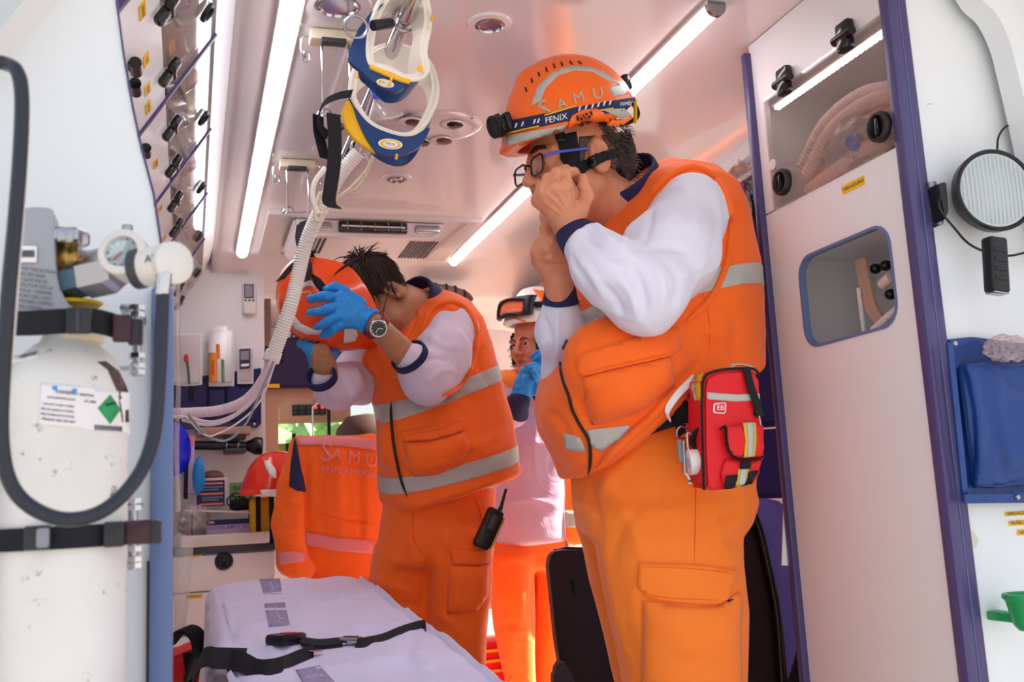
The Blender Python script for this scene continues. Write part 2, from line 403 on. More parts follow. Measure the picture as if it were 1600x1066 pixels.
def patch(bvh, poly, name, m, parent, off=.003, cell=7, label=None, th=None, puff=0.0, smooth_poly=False, bm2=None):
    """a piece of cloth, print or tape whose outline was read off the photograph, laid on the surface it belongs to"""
    if bm2 is None:
        bm = bmesh.new()
        pl = [(q[0], q[1]) for q in (bez([(a[0], a[1], 0) for a in poly] + [(poly[0][0], poly[0][1], 0)], 4)[:-1] if smooth_poly else poly)]
        vs = [bm.verts.new((x, y, 0)) for x, y in pl]; bm.faces.new(vs)
    else: bm = bm2
    xs = [v.co.x for v in bm.verts]; ys = [v.co.y for v in bm.verts]
    for lo_, hi_, ax in ((min(xs), max(xs), 0), (min(ys), max(ys), 1)):
        k = int((hi_ - lo_) // cell)
        for i in range(1, k + 1):
            co = [0, 0, 0]; no = [0, 0, 0]; co[ax] = lo_ + (hi_ - lo_) * i / (k + 1); no[ax] = 1
            bmesh.ops.bisect_plane(bm, geom=list(bm.verts) + list(bm.edges) + list(bm.faces), plane_co=co, plane_no=no)
    bmesh.ops.triangulate(bm, faces=[f for f in bm.faces if len(f.verts) > 4])
    cx = sum(v.co.x for v in bm.verts) / len(bm.verts); cy = sum(v.co.y for v in bm.verts) / len(bm.verts)
    bd = {v for e_ in bm.edges if len(e_.link_faces) == 1 for v in e_.verts}; P0 = {}; bad = []; last = None
    R0 = max(1, max(math.hypot(v.co.x - cx, v.co.y - cy) for v in bm.verts)); bpts = [(v.co.x, v.co.y) for v in bd]
    for v in bm.verts:
        pf = 0
        if puff and v not in bd: pf = puff * min(1, min(math.hypot(v.co.x - a, v.co.y - b) for a, b in bpts) / 14.0)
        r = cast(bvh, v.co.x, v.co.y, off + pf)
        if r is None: bad.append(v)
        else: P0[v] = r[0]
    dist = [(p - Vector(EYE)).length for p in P0.values()]
    if not dist: bm.free(); return None
    for v in bad:
        g = min(P0.keys(), key=lambda w: (w.co.x - v.co.x) ** 2 + (w.co.y - v.co.y) ** 2)
        P0[v] = Vector(EYE) + Vector(ray(v.co.x, v.co.y)) * (P0[g] - Vector(EYE)).length
    for v in bm.verts: v.co = P0[v]
    bm.normal_update()
    # face the viewer side outwards
    tot = sum((f.normal.dot(f.calc_center_median() - Vector(EYE)) * f.calc_area() for f in bm.faces))
    if tot > 0: bmesh.ops.reverse_faces(bm, faces=bm.faces)
    me = bpy.data.meshes.new(name); bm.to_mesh(me); bm.free(); me.polygons.foreach_set('use_smooth', [True] * len(me.polygons))
    o = link(name, me, m, parent); tag(o, label)
    md = o.modifiers.new('thick', 'SOLIDIFY'); md.thickness = th if th else off + .001; md.offset = -1
    return o
def seam(bvh, pts, r, name, m, parent, off=0.0, n=6, label=None, sm=True):
    P2 = bez([(q[0], q[1], 0) for q in pts], 5) if (sm and len(pts) > 2) else [Vector((q[0], q[1], 0)) for q in pts]
    out = []
    for q in P2:
        h = cast(bvh, q.x, q.y, off)
        if h: out.append(h[0])
    if len(out) < 2: return None
    rr = [r * min(1, .25 + .3 * min(i, len(out) - 1 - i)) for i in range(len(out))]
    mb = MB().tube(out, rr, n); return mb.build(name, m, parent, label=label)
def print_on(bvh, s, c, wpx, ang, m, parent, off=.0012, name='lettering', vscale=1.0, shear=0.0):
    """lettering that lies on a curved surface; c centre, wpx width on the photograph, ang degrees"""
    bm = text_bm(s, 1.0, 2); xs = [v.co.x for v in bm.verts]; w = max(xs) - min(xs); k = wpx / w; a = math.radians(ang)
    for v in bm.verts:
        x = v.co.x * k + v.co.y * k * shear; y = -v.co.y * k * vscale; v.co = (c[0] + x * math.cos(a) - y * math.sin(a), c[1] + x * math.sin(a) + y * math.cos(a), 0)
    return patch(bvh, None, name, m, parent, off=off, cell=max(2.2, wpx / max(1, len(s)) / 4), bm2=bm, th=.0006)

# ------------------------------------------------------------------ shared materials
def clear(name, tint='#ffffff', rough=.03, base=.06, gain=1.0, milk=0.0, milkcol='#ffffff'):
    m = bpy.data.materials.new(name); m.use_nodes = True; nt = m.node_tree; nt.nodes.clear(); N = nt.nodes.new
    o = N('ShaderNodeOutputMaterial'); t = N('ShaderNodeBsdfTransparent'); t.inputs[0].default_value = (*hexc(tint), 1)
    g = N('ShaderNodeBsdfGlossy'); g.inputs['Roughness'].default_value = rough; lw_ = N('ShaderNodeLayerWeight'); lw_.inputs[0].default_value = .5; fr = N('ShaderNodeMath'); fr.operation = 'POWER'; fr.inputs[1].default_value = 4.0; nt.links.new(lw_.outputs['Facing'], fr.inputs[0])
    ma = N('ShaderNodeMath'); ma.operation = 'MULTIPLY_ADD'; ma.inputs[1].default_value = gain; ma.inputs[2].default_value = base; ma.use_clamp = True
    mx = N('ShaderNodeMixShader'); nt.links.new(fr.outputs[0], ma.inputs[0]); nt.links.new(ma.outputs[0], mx.inputs[0])
    if milk:
        df = N('ShaderNodeBsdfDiffuse'); df.inputs[0].default_value = (*hexc(milkcol), 1); m2 = N('ShaderNodeMixShader'); m2.inputs[0].default_value = milk
        nt.links.new(t.outputs[0], m2.inputs[1]); nt.links.new(df.outputs[0], m2.inputs[2]); nt.links.new(m2.outputs[0], mx.inputs[1])
    else: nt.links.new(t.outputs[0], mx.inputs[1])
    nt.links.new(g.outputs[0], mx.inputs[2]); nt.links.new(mx.outputs[0], o.inputs[0]); MATS[name] = m; return m
M = MATS
mat('white_panel', '#e9e6e6', rough=.32, spec=.4)
mat('ceiling_white', '#e6dcdc', rough=.13, spec=.6, coat=.35)
mat('rear_panel', '#eaeef0', rough=.4, spec=.3)
mat('purple_trim', '#4d4372', rough=.35)
mat('blue_trim', '#62759f', rough=.4)
mat('floor_mat', '#d8c4b4', rough=.4, noise=.1, nscale=60)
mat('black_plastic', '#17161b', rough=.38)
mat('black_gloss', '#101013', rough=.18, spec=.6)
mat('dark_grey', '#3b3d44', rough=.45)
mat('mid_grey', '#8b8d94', rough=.45)
mat('chrome', '#c9c9cc', rough=.12, metal=1.0)
mat('steel', '#a9a9ad', rough=.25, metal=1.0)
mat('brass', '#b58d4a', rough=.3, metal=1.0)
mat('led', '#f4f5ff', emit=9.0)
mat('spot_lens', '#cfc4c0', rough=.2)
mat('yellow_label', '#f0bb1d', rough=.5)
mat('print_black', '#17161c', rough=.6)
mat('print_white', '#f4f2f2', rough=.6)
mat('navy_cloth', '#232452', rough=.75, bump=.2, bscale=400)
mat('navy_vinyl', '#2b2f66', rough=.38, bump=.15, bscale=60)
mat('blue_vinyl', '#123c80', rough=.25, bump=.15, bscale=40, wr=14)
mat('purple_vinyl', '#5a4fa6', rough=.5, bump=.1, bscale=150)
mat('black_webbing', '#121118', rough=.8, bump=.5, bscale=500)
mat('white_plastic', '#dcd6d0', rough=.4)
mat('cream_plastic', '#e4d6b8', rough=.45)
mat('orange_cloth', '#ff6a0c', rough=.75, bump=.15, bscale=350, sheen=.15, wr=11)
mat('orange_cloth_bright', '#ff8220', rough=.75, bump=.15, bscale=350, sheen=.15, wr=9)
mat('orange_helmet', '#ff6c10', rough=.3, coat=.3)
mat('reflective_silver', '#b9b6ae', rough=.35, bump=.25, bscale=600, spec=.6)
mat('reflective_pink', '#e8878c', rough=.45, bump=.2, bscale=600)
mat('red_cloth', '#e0141f', rough=.6, bump=.2, bscale=400)
mat('cab_beige', '#b98f78', rough=.6)
mat('clear_label', '#efe9e9', rough=.5)
clear('acrylic', '#f1ece8', rough=.04, base=.03, gain=.9, milk=.07, milkcol='#e8e0dc')
clear('window_glass', '#eef4f2', rough=.02, base=.02, gain=.8)
clear('clear_film', '#f6f0f0', rough=.12, base=.10, gain=1.2, milk=.16)
clear('soft_bag', '#f6e8e6', rough=.16, base=.07, gain=.8, milk=.16, milkcol='#f0dcd8')

# ------------------------------------------------------------------ the van body
def bxo(name, lo, hi, m, bev=0, parent=None, kind=None, **k):
    return MB().box(lo, hi, bev).build(name, M[m], parent, kind=kind, **k)
ZC = 1.98
bxo('floor', (-.75, 1.3, -.06), (1.9, 4.6, 0), 'floor_mat', kind='structure')
# ceiling, coved down to the right side and to the bulkhead
nx, ny = 40, 60; V = []; Fq = []
for j in range(ny + 1):
    Y = 1.3 + (4.55 - 1.3) * j / ny
    for i in range(nx + 1):
        X = .09 + (1.68 - .09) * i / nx; z = ZC
        if X > 1.36: t = min(1, (X - 1.36) / .26); z -= .16 * (1 - math.sqrt(max(0, 1 - t * t)))
        if Y > 3.98: t = min(1, (Y - 3.98) / .50); z -= .42 * (1 - math.sqrt(max(0, 1 - t * t * .96)))
        V.append((X, Y, z))
for j in range(ny):
    for i in range(nx): a = j * (nx + 1) + i; Fq.append((a, a + nx + 1, a + nx + 2, a + 1))
ceiling = link('ceiling', np_mesh('ceiling', V, Fq), M['ceiling_white']); tag(ceiling, kind='structure')
md = ceiling.modifiers.new('thick', 'SOLIDIFY'); md.thickness = .02; md.offset = -1
bxo('roof_shell', (-.9, .98, 2.02), (1.95, 4.62, 2.1), 'white_panel', kind='structure')  # rear end lengthened, out of view, to keep sun off the gas cylinder
bxo('wall_left', (-.75, 1.45, 0), (-.70, 4.5, 2.02), 'white_panel', kind='structure')
# right wall: pieces around the sliding side door opening (Y 3.2 - 4.3)
bxo('wall_right', (1.66, 1.3, 0), (1.71, 3.15, 2.02), 'white_panel', kind='structure')
bxo('wall_right', (1.66, 4.3, 0), (1.71, 4.6, 2.02), 'white_panel', kind='structure')
bxo('wall_right', (1.66, 3.15, 1.80), (1.71, 4.3, 2.02), 'white_panel', kind='structure')
MB().box((1.44, 3.0, 1.795), (1.66, 4.45, 1.835), .008).build('trim_1', M['cab_beige'], kind='structure')
# bulkhead behind the crew: left panel stands proud of the rest
bxo('wall_front', (-.75, 4.24, 0), (.300, 4.30, 2.0), 'white_panel', kind='structure')
wf = MB()
WX0, WX1, WZ0, WZ1 = .345, .98, .98, 1.43
wf.box((.30, 4.45, 0), (1.68, 4.49, WZ0)); wf.box((.30, 4.45, WZ1), (1.68, 4.49, 2.0)); wf.box((.30, 4.45, WZ0), (WX0, 4.49, WZ1)); wf.box((WX1, 4.45, WZ0), (1.68, 4.49, WZ1))
wf.box((.30, 4.24, 0), (.302, 4.49, 2.0))
wf.build('wall_front', M['white_panel'], kind='structure')
def rrect(c, ux, uz, w, h, r, n=6):
    c = Vector(c); ux = Vector(ux); uz = Vector(uz); P = []
    for (sx, sz, a0) in ((1, 1, 0), (-1, 1, 90), (-1, -1, 180), (1, -1, 270)):
        for i in range(n + 1):
            a = math.radians(a0 + 90 * i / n); P.append(c + ux * (sx * (w / 2 - r) + math.cos(a) * r) + uz * (sz * (h / 2 - r) + math.sin(a) * r))
    return P
def frame_ring(mb, outer, inner, d):
    """a flat frame between two outlines with the same point count, given depth d"""
    n = len(outer); d = Vector(d); V = [Vector(p) for p in outer] + [Vector(p) for p in inner] + [Vector(p) + d for p in outer] + [Vector(p) + d for p in inner]; Fs = []
    for i in range(n):
        j = (i + 1) % n
        Fs += [(i, j, n + j, n + i), (2 * n + i, 3 * n + i, 3 * n + j, 2 * n + j), (i, 2 * n + i, 2 * n + j, j), (n + i, n + j, 3 * n + j, 3 * n + i)]
    return mb.add(V, Fs)
# cab window in the bulkhead
w1 = empty('window_1', (.66, 4.44, WZ0)); tag(w1, kind='structure')
cx_, cz_ = (WX0 + WX1) / 2, (WZ0 + WZ1) / 2
mb = MB(); frame_ring(mb, rrect((cx_, 4.43, cz_), (1, 0, 0), (0, 0, 1), WX1 - WX0 + .07, WZ1 - WZ0 + .07, .05), rrect((cx_, 4.43, cz_), (1, 0, 0), (0, 0, 1), WX1 - WX0 - .05, WZ1 - WZ0 - .05, .05), (0, .03, 0))
mb.build('window_frame', M['cab_beige'], w1)
mb = MB().box((.52, 4.455, WZ0), (.96, 4.46, WZ1)); mb.build('window_pane', M['window_glass'], w1)
mb = MB().tube(bez([(.52, 4.452, WZ0), (.52, 4.452, 1.33), (.53, 4.452, 1.375), (.57, 4.452, 1.392), (.7, 4.452, 1.395), (.95, 4.452, 1.395)], 6), .004, 6); mb.build('sliding_pane_edge', M['white_plastic'], w1)
mb = MB().box((.585, 4.46, 1.1), (.60, 4.475, WZ1)); mb.build('window_stile', M['black_plastic'], w1)
# narrow door in the bulkhead, right of the second man
d1 = empty('door_1', (1.2, 4.44, 0)); tag(d1, kind='structure')
mb = MB(); mb.box((1.08, 4.43, .02), (1.285, 4.445, 1.665), .004); mb.build('door_panel', M['white_panel'], d1)
mb = MB(); mb.box((1.275, 4.405, 0), (1.315, 4.45, 1.70), .006); mb.box((1.06, 4.405, 1.665), (1.275, 4.45, 1.70), .006); mb.build('door_frame', mat('mauve_frame', '#a58a92', rough=.5), d1)
mb = MB(); mb.box((1.09, 4.428, 1.60), (1.27, 4.432, 1.603)); mb.box((1.25, 4.424, .1), (1.256, 4.434, 1.66)); mb.build('door_groove', M['dark_grey'], d1)
# the driver's cab beyond
cb = empty('driver_cab', (.7, 5.3, 0), 'driver cab seen through the bulkhead window, beige overhead console and windscreen', 'cab')
mb = MB().box((.43, 5.15, 1.38), (.80, 5.4, 1.49), .02); mb.build('overhead_console', M['cab_beige'], cb)
mb = MB().box((.50, 5.14, 1.40), (.67, 5.155, 1.455), .004); mb.build('switch_panel', M['black_plastic'], cb)
for i in range(5):
    for j in range(2):
        red = i >= 3 and j == 1; MB().cyl((.515 + i * .034, 5.137, 1.414 + j * .026), (.515 + i * .034, 5.142, 1.414 + j * .026), .008, 10).build('switch', mat('red_lamp', '#ff2a20', emit=2.5) if red and 'red_lamp' not in MATS else (MATS['red_lamp'] if red else M['dark_grey']), cb)
mb = MB().box((-.3, 5.1, 1.56), (1.7, 6.0, 1.6)); mb.box((-.3, 6.3, -.2), (1.7, 6.4, .95)); mb.box((-.38, 4.6, -.3), (-.33, 6.4, 1.0)); mb.box((1.75, 4.6, -.3), (1.8, 6.4, 1.0))
mb.tube([(-.32, 6.35, .95), (-.28, 5.9, 1.58)], .04, 8); mb.tube([(1.76, 6.35, .95), (1.7, 5.9, 1.58)], .04, 8); mb.build('cab_shell', M['cab_beige'], cb)
mb = MB(); mb.lathe([(0.001, -.012), (.05, -.012), (.06, 0), (.05, .02), (.001, .03)], (.62, 5.6, 1.24), (0, -1, .1), 20); hs = mb
MB().box((.41, 5.55, 1.235), (.66, 5.58, 1.29), .02).build('rear_view_mirror', M['black_plastic'], cb)
MB().box((.415, 5.545, 1.24), (.50, 5.551, 1.285), .005).build('mirror_glass', mat('mirror_yellow', '#9a9a20', rough=.3), cb)
MB().cyl((.55, 5.57, 1.28), (.55, 5.6, 1.34), .012).build('mirror_stem', M['black_plastic'], cb)
for sx in (.83,):
    mb = MB().lathe([(.001, 0), (.10, .01), (.155, .06), (.165, .12), (.15, .2), (.10, .26), (.001, .275)], (sx, 4.85, 1.10), (0, 0, 1), 24)
    mb.build('driver_seat_top', mat('maroon', '#4a2422', rough=.7), cb)
MB().box((.2, 6.2, .2), (1.4, 6.35, 1.0), .05).build('dashboard', M['dark_grey'], cb)
# ground and greenery outside
bxo('ground', (-40, -40, -.70), (40, 60, -.66), 'floor_mat', kind='structure')
M['ground_m'] = mat('ground_m', '#6c6a68', rough=.9, noise=.15, nscale=3)
bpy.data.objects['ground'].data.materials[0] = M['ground_m']
mat('leaf_green', '#7fa060', rough=.8, noise=.5, nscale=9); mat('leaf_dark', '#4c6b45', rough=.8, noise=.5, nscale=9)
rg = random.Random(4)
for i in range(4):
    x0 = -1.2 + i * 2.6; y0 = 12
    bm = bmesh.new(); bmesh.ops.create_icosphere(bm, subdivisions=4, radius=1)
    R0 = np.array([v.co[:] for v in bm.verts]); dd = 1 + .45 * (vnoise(R0 * 3 + i * 9, i) - .5) + .4 * (vnoise(R0 * 9 + i, i) - .5)
    for v, k_ in zip(bm.verts, dd): v.co = Vector((v.co.x * .9 * k_ + x0, v.co.y * .9 * k_ + y0, v.co.z * 1.35 * k_ + .65))
    MB().bm(bm, None, False).build('shrub', M['leaf_green' if i % 2 else 'leaf_dark'], label=['dark leafy shrub outside, far left beyond the windscreen', 'light leafy shrub outside behind the rear view mirror', 'dark leafy shrub outside, right part of the windscreen', 'light leafy shrub outside the side door'][i], cat='shrub', group='shrubs beyond the windscreen')
bxo('road_wall', (-8, 17, -.7), (12, 17.3, 1.1), 'white_panel', kind='structure')

# ------------------------------------------------------------------ ceiling fittings
def led_strip(x, y0, y1, label):
    t = empty('led_strip_light', (x, y0, ZC), label, 'ceiling light', 'ceiling light strips')
    MB().box((x - .027, y0, ZC - .012), (x + .027, y1, ZC - .001), .003).build('housing', M['white_plastic'], t)
    P = []; n = 8
    prof = [(math.cos(PI * i / n) * .0225, -math.sin(PI * i / n) * .014) for i in range(n + 1)]
    mb = MB(); V = [(x + a, y0 + .012, ZC - .012 + b) for a, b in prof] + [(x + a, y1 - .012, ZC - .012 + b) for a, b in prof]
    mb.add(V, [(i, i + 1, n + 2 + i, n + 1 + i) for i in range(n)] , True); mb.build('diffuser', M['led'], t)
    for yy in (y0, y1): MB().cyl((x, yy - (.012 if yy == y1 else 0), ZC - .012), (x, yy + (0 if yy == y1 else .012), ZC - .012), .0235, 16).build('end_cap', M['steel'], t)
led_strip(.206, 1.32, 4.09, 'long white light strip on the ceiling, on the left above the stretcher')
led_strip(1.108, 1.80, 4.137, 'white light strip running behind the orange helmet of the standing man')
def downlight(px, py, r, lab):
    c = at(px, py, Z=ZC); t = empty('downlight', c, lab, 'ceiling light', 'round ceiling downlights')
    MB().lathe([(r * .62, -.002), (r * .66, -.007), (r * .95, -.006), (r, -.001), (r, 0)], c, (0, 0, 1), 36).build('bezel', M['ceiling_white'], t)
    MB().lathe([(r * .60, -.001), (r * .60, -.009), (r * .53, -.011), (r * .50, -.006)], c, (0, 0, 1), 32).build('chrome_ring', M['chrome'], t)
    MB().lathe([(.0005, -.004), (r * .5, -.003), (r * .51, 0)], c, (0, 0, 1), 32).build('lens', M['spot_lens'], t)
downlight(765, 36, .052, 'round downlight in the ceiling, right of the hanging neck collars')
downlight(527, 6, .075, 'round downlight cut by the top edge of the picture, near the left light strip')
downlight(620, 278, .050, 'small round downlight between the round vent and the air conditioner')
# round vent
c = at(688, 197, Z=ZC); t = empty('ceiling_vent', c, 'oval ceiling air vent with dark swivelling nozzles', 'vent')
mb = MB(); mb.lathe([(.0005, -.010), (.085, -.010), (.108, -.006), (.118, -.0015), (.12, 0)], c, (0, 0, 1), 48); mb.build('vent_plate', M['ceiling_white'], t)
for k, (a, b) in enumerate(((642, 190), (707, 194), (690, 219), (655, 222))):
    q = at(a, b, Z=ZC - .011); dk = k % 2 == 1
    MB().lathe([(.035, 0), (.036, -.003), (.031, -.005), (.029, -.001)], q, (0, 0, 1), 28).build('nozzle_ring', M['ceiling_white'], t)
    MB().lathe([(.0005, -.006), (.012, -.005), (.028, -.001), (.030, 0)], q, (.2, 0, 1), 24).build('nozzle', M['black_gloss'] if dk else mat('nozzle_brown%d' % k, '#6a3d34', rough=.3), t)
for a, b in ((625, 180), (738, 185)): q = at(a, b, Z=ZC - .009); MB().lathe([(.0005, -.003), (.004, -.002), (.005, 0)], q, (0, 0, 1), 10).build('screw', M['steel'], t)
# air conditioner with its panel
c = (.66, 3.8, ZC); t = empty('air_conditioner', c, 'ceiling air conditioner with black slot and slatted grilles above the bending man', 'air conditioner')
o_ = [at(437, 318, Z=ZC - .001), at(742, 333, Z=ZC - .001), at(690, 408, Z=ZC - .001), at(398, 396, Z=ZC - .001)]
mb = MB(); X0, X1, Y0, Y1 = .27, 1.06, 3.50, 4.10
frame_ring(mb, [Vector((X0, Y0, ZC)), Vector((X1, Y0, ZC)), Vector((X1, Y1, ZC)), Vector((X0, Y1, ZC))], [Vector((X0 + .05, Y0 + .03, ZC)), Vector((X1 - .05, Y0 + .03, ZC)), Vector((X1 - .09, Y1 - .03, ZC)), Vector((X0 + .09, Y1 - .03, ZC))], (0, 0, -.018)); mb.build('panel_frame', M['ceiling_white'], t)
BX0, BX1, BY0 = .36, .93, 3.54
mb = MB(); poly = [(BX0, BY0, ZC - .01), (BX1, BY0, ZC - .01), (BX1, BY0, ZC - .03), (BX1 - .04, BY0 + .01, ZC - .075), (BX0 + .04, BY0 + .01, ZC - .075), (BX0, BY0, ZC - .03)]
mb.prism(poly, (0, .46, 0), .012); mb.build('housing', M['ceiling_white'], t)
mb = MB().box((.52, BY0 - .012, ZC - .064), (.775, BY0 + .01, ZC - .022), .006); mb.build('outlet_slot', M['black_gloss'], t)
MB().box((.53, BY0 - .018, ZC - .046), (.765, BY0 - .008, ZC - .041)).build('louvre', M['ceiling_white'], t)
for i in range(5): MB().box((.55 + i * .05, BY0 - .019, ZC - .06), (.553 + i * .05, BY0 - .008, ZC - .026)).build('vane', M['steel'], t)
for sx in (.805, .40): MB().box((sx, BY0 - .009, ZC - .058), (sx + .095, BY0 + .006, ZC - .028), .012, None, 4).build('side_outlet', M['steel'], t)
for i in range(9):
    x = .80 + i * .0125; MB().box((x, BY0 + .05, ZC - .079), (x + .006, BY0 + .30, ZC - .074)).build('grille_slat', M['dark_grey'], t)
for i in range(5):
    x = .405 + i * .0175; MB().box((x, BY0 + .05, ZC - .079), (x + .008, BY0 + .26, ZC - .074)).build('grille_slat', M['dark_grey'], t)
for q in (at(600, 398, Z=ZC - .08), at(489, 394, Z=ZC - .08)): MB().lathe([(.0005, -.006), (.014, -.004), (.016, 0)], q, (0, 0, 1), 16).build('screw_cover', M['black_plastic'], t)
# infusion hooks
def iv_hook(bx, by, rods, yb, lab, L):
    c = at(bx, by, Z=ZC); t = empty('infusion_hook', c, lab, 'hook', 'folding infusion hooks')
    w = (rods[-1] - rods[0]) / 1556 * ((c - Vector(EYE)).length) * .5 + .02
    MB().box((c.x - w, c.y - .025, ZC - .028), (c.x + w, c.y + .02, ZC - .001), .005).build('hook_base', M['cream_plastic'], t)
    MB().box((c.x - w * .55, c.y - .03, ZC - .036), (c.x + w * .5, c.y - .005, ZC - .024), .003).build('clip', M['dark_grey'], t)
    for rx in rods:
        p = at(rx, by, Y=c.y - .01); x = p.x
        r_ = [(x, c.y - .012, ZC - .02), (x, c.y - .012, ZC - L)]
        MB().tube(r_, .0028, 8).build('rod', M['chrome'], t)
    xa = at(rods[0], by, Y=c.y).x; xb = at(rods[-1], by, Y=c.y).x
    zb = ZC - L; y_ = c.y - .012
    MB().tube(bez([(xa, y_, zb), (xa - .006, y_, zb - .008), (xa - .014, y_, zb - .004), (xa - .004, y_ + .006, zb + .012), (xa + .012, y_ + .01, zb + .016), (xa + .018, y_ + .008, zb + .004), (xa + .006, y_, zb - .004), (xb - .01, y_, zb)], 6), .0028, 8).build('hook_end', M['chrome'], t)
    for sx, x in ((-1, c.x - w), (1, c.x + w)):
        MB().tube(bez([(x, c.y, ZC - .012), (x + sx * .016, c.y, ZC - .014), (x + sx * .018, c.y, ZC - .05), (x + sx * .012, c.y, ZC - .072), (x + sx * .0, c.y, ZC - .068), (x + sx * .002, c.y, ZC - .05), (x + sx * .012, c.y, ZC - .052), (x + sx * .010, c.y, ZC - .064)], 5), .0026, 8).build('spring_wire', M['chrome'], t)
iv_hook(520, 52, [502, 545], 180, 'folding infusion hook on the ceiling beside the neck collars', .20)
iv_hook(464, 252, [448, 481], 345, 'folding infusion hook above the orange helmet being held', .165)
# grab rail
t = empty('grab_rail', (.40, 2.6, 1.85), 'polished steel grab rail under the ceiling that the neck collars hang on', 'rail')
RX, RZ = .401, 1.85
MB().tube([(RX, 1.35, RZ), (RX, 3.75, RZ)], .0165, 20).build('rail_tube', M['chrome'], t)
for y in (1.78, 2.68, 3.7):
    MB().ring((RX, y, RZ), (0, 1, .15), .024, .0035, 24, 8).build('bracket_ring', M['steel'], t)
    MB().tube([(RX, y, RZ + .02), (RX, y, ZC - .005)], .008, 12).build('bracket_stem', M['steel'], t)
    MB().lathe([(.026, 0), (.026, .006), (.01, .014)], (RX, y, ZC - .001), (0, 0, -1), 20).build('bracket_plate', M['steel'], t)

# ------------------------------------------------------------------ left overhead cabinets: a sloping row of doors
FA = Vector((.093, 0, 1.98)); FB = Vector((-.16, 0, 1.589)); FD = (FB - FA).normalized(); FN = Vector((-FD.z, 0, FD.x)).normalized()
if FN.x < 0: FN = -FN                                    # faces down into the room
def fpt(s, Y, off=0.0): q = FA + FD * s + FN * off; return Vector((q.x, Y, q.z))
def at_face(px, py):
    d = Vector(ray(px, py)); e_ = Vector(EYE); k_ = (Vector((FA.x, 0, FA.z)) - e_).dot(Vector((FN.x, 0, FN.z))) / d.dot(Vector((FN.x, 0, FN.z))); p = e_ + d * k_
    return (Vector((p.x, 0, p.z)) - FA).dot(FD), p.y
S1 = .075; S2 = at_face(258, 114)[0]; S3 = .62
print('S2', S2, at_face(347, 43), at_face(252, 35), at_face(204, 115))
cab = empty('overhead_cabinets', (0, 2.8, 1.6), 'row of sloping overhead cabinets with clear flaps above the left side', 'cabinet')
def fquad(mb, s0, s1, y0, y1, th=.012, off=0.0):
    a = fpt(s0, y0, off); V = [fpt(s0, y0, off), fpt(s1, y0, off), fpt(s1, y1, off), fpt(s0, y1, off), fpt(s0, y0, off - th), fpt(s1, y0, off - th), fpt(s1, y1, off - th), fpt(s0, y1, off - th)]
    mb.add(V, [(0, 1, 2, 3), (7, 6, 5, 4), (0, 4, 5, 1), (1, 5, 6, 2), (2, 6, 7, 3), (3, 7, 4, 0)]); return mb
mb = MB(); fquad(mb, -.01, S1, 1.30, 4.24); mb.build('top_rail', M['white_panel'], cab)
mb = MB(); fquad(mb, S2 - .02, S3, 1.30, 4.24, .002, -.02); mb.box((-.69, 1.45, 1.93), (.06, 4.24, 1.95)); mb.box((-.69, 1.45, 1.30), (-.30, 4.24, 1.32)); mb.build('carcass', M['white_panel'], cab)
YD = [1.51, 2.055, 2.597, 3.145, 3.69, 4.235]
for i in range(5):
    y0, y1 = YD[i] + .006, YD[i + 1] - .006
    d = fquad(MB(), S2 + .004, S3, y0, y1).build('lower_door', M['white_panel'], cab)
    f_ = fquad(MB(), S1 + .003, S2 - .002, y0, y1, .004, .002).build('clear_flap', M['acrylic'], cab)
    fquad(MB(), S1, S3, YD[i] - .006, YD[i] + .006, .016, .005).build('divider', M['purple_trim'], cab)
    if i: fquad(MB(), S1, S2, YD[i] - .004, YD[i] + .004, .2, -.02).build('partition', M['white_panel'], cab)
    ym = (y0 + y1) / 2; q = fpt(S1 + .045, ym + .10, .004)
    kb = MB().lathe([(.021, 0), (.021, .006), (.018, .009), (.014, .008), (.013, .002), (.0005, .002)], q, FN, 28).build('round_latch', M['black_plastic'], f_)
    for yy in (y0 + .14, y1 - .14):
        hg = fpt(S2, yy, .004); R = Matrix((FD, Vector((0, 1, 0)), FN)).transposed()
        h = MB(); h.cbox(hg + FN * .008 - FD * .014, (.03, .026, .016), .005, R); h.cbox(hg + FN * .010 + FD * .018, (.034, .024, .018), .006, R)
        h.tube([hg + FN * .014 - Vector((0, .016, 0)), hg + FN * .014 + Vector((0, .016, 0))], .007, 10); h.build('flap_hinge', M['black_gloss'], f_)
for (px, py, l_, w) in ((222, 16, .05, 'DRENAJE'), (228, 93, .045, 'SNG'), (230, 139, .045, 'AGUJAS'), (231, 168, .05, 'JERINGAS'), (243, 255, .045, 'SONDAS'), (250, 325, .04, 'VENDAS'), (256, 372, .04, 'GASAS'), (268, 74, .05, 'TRAQUEO')):
    s, y = at_face(px, py)
    lb = MB(); c0 = fpt(s, y, .0008); lb.cbox(c0, (.017, l_, .0014), 0, Matrix((FD, Vector((0, 1, 0)), FN)).transposed()); o = lb.build('yellow_label', M['yellow_label'], cab)
    lettering(w, .011, c0, (0, -1, 0), -FD, M['print_black'], o, .0012) if False else lettering(w, .010, c0 + FN * .0012, (0, 1, 0), FN.cross(Vector((0, 1, 0))), M['print_black'], o, .0004)
for (a, b) in ((204, 100), (204, 132), (222, 232)):
    s, y = at_face(a, b); q = fpt(s, y, .01); MB().tube([q - Vector((0, .02, 0)), q + Vector((0, .02, 0))], .011, 12).build('lower_hinge', M['black_gloss'], cab)
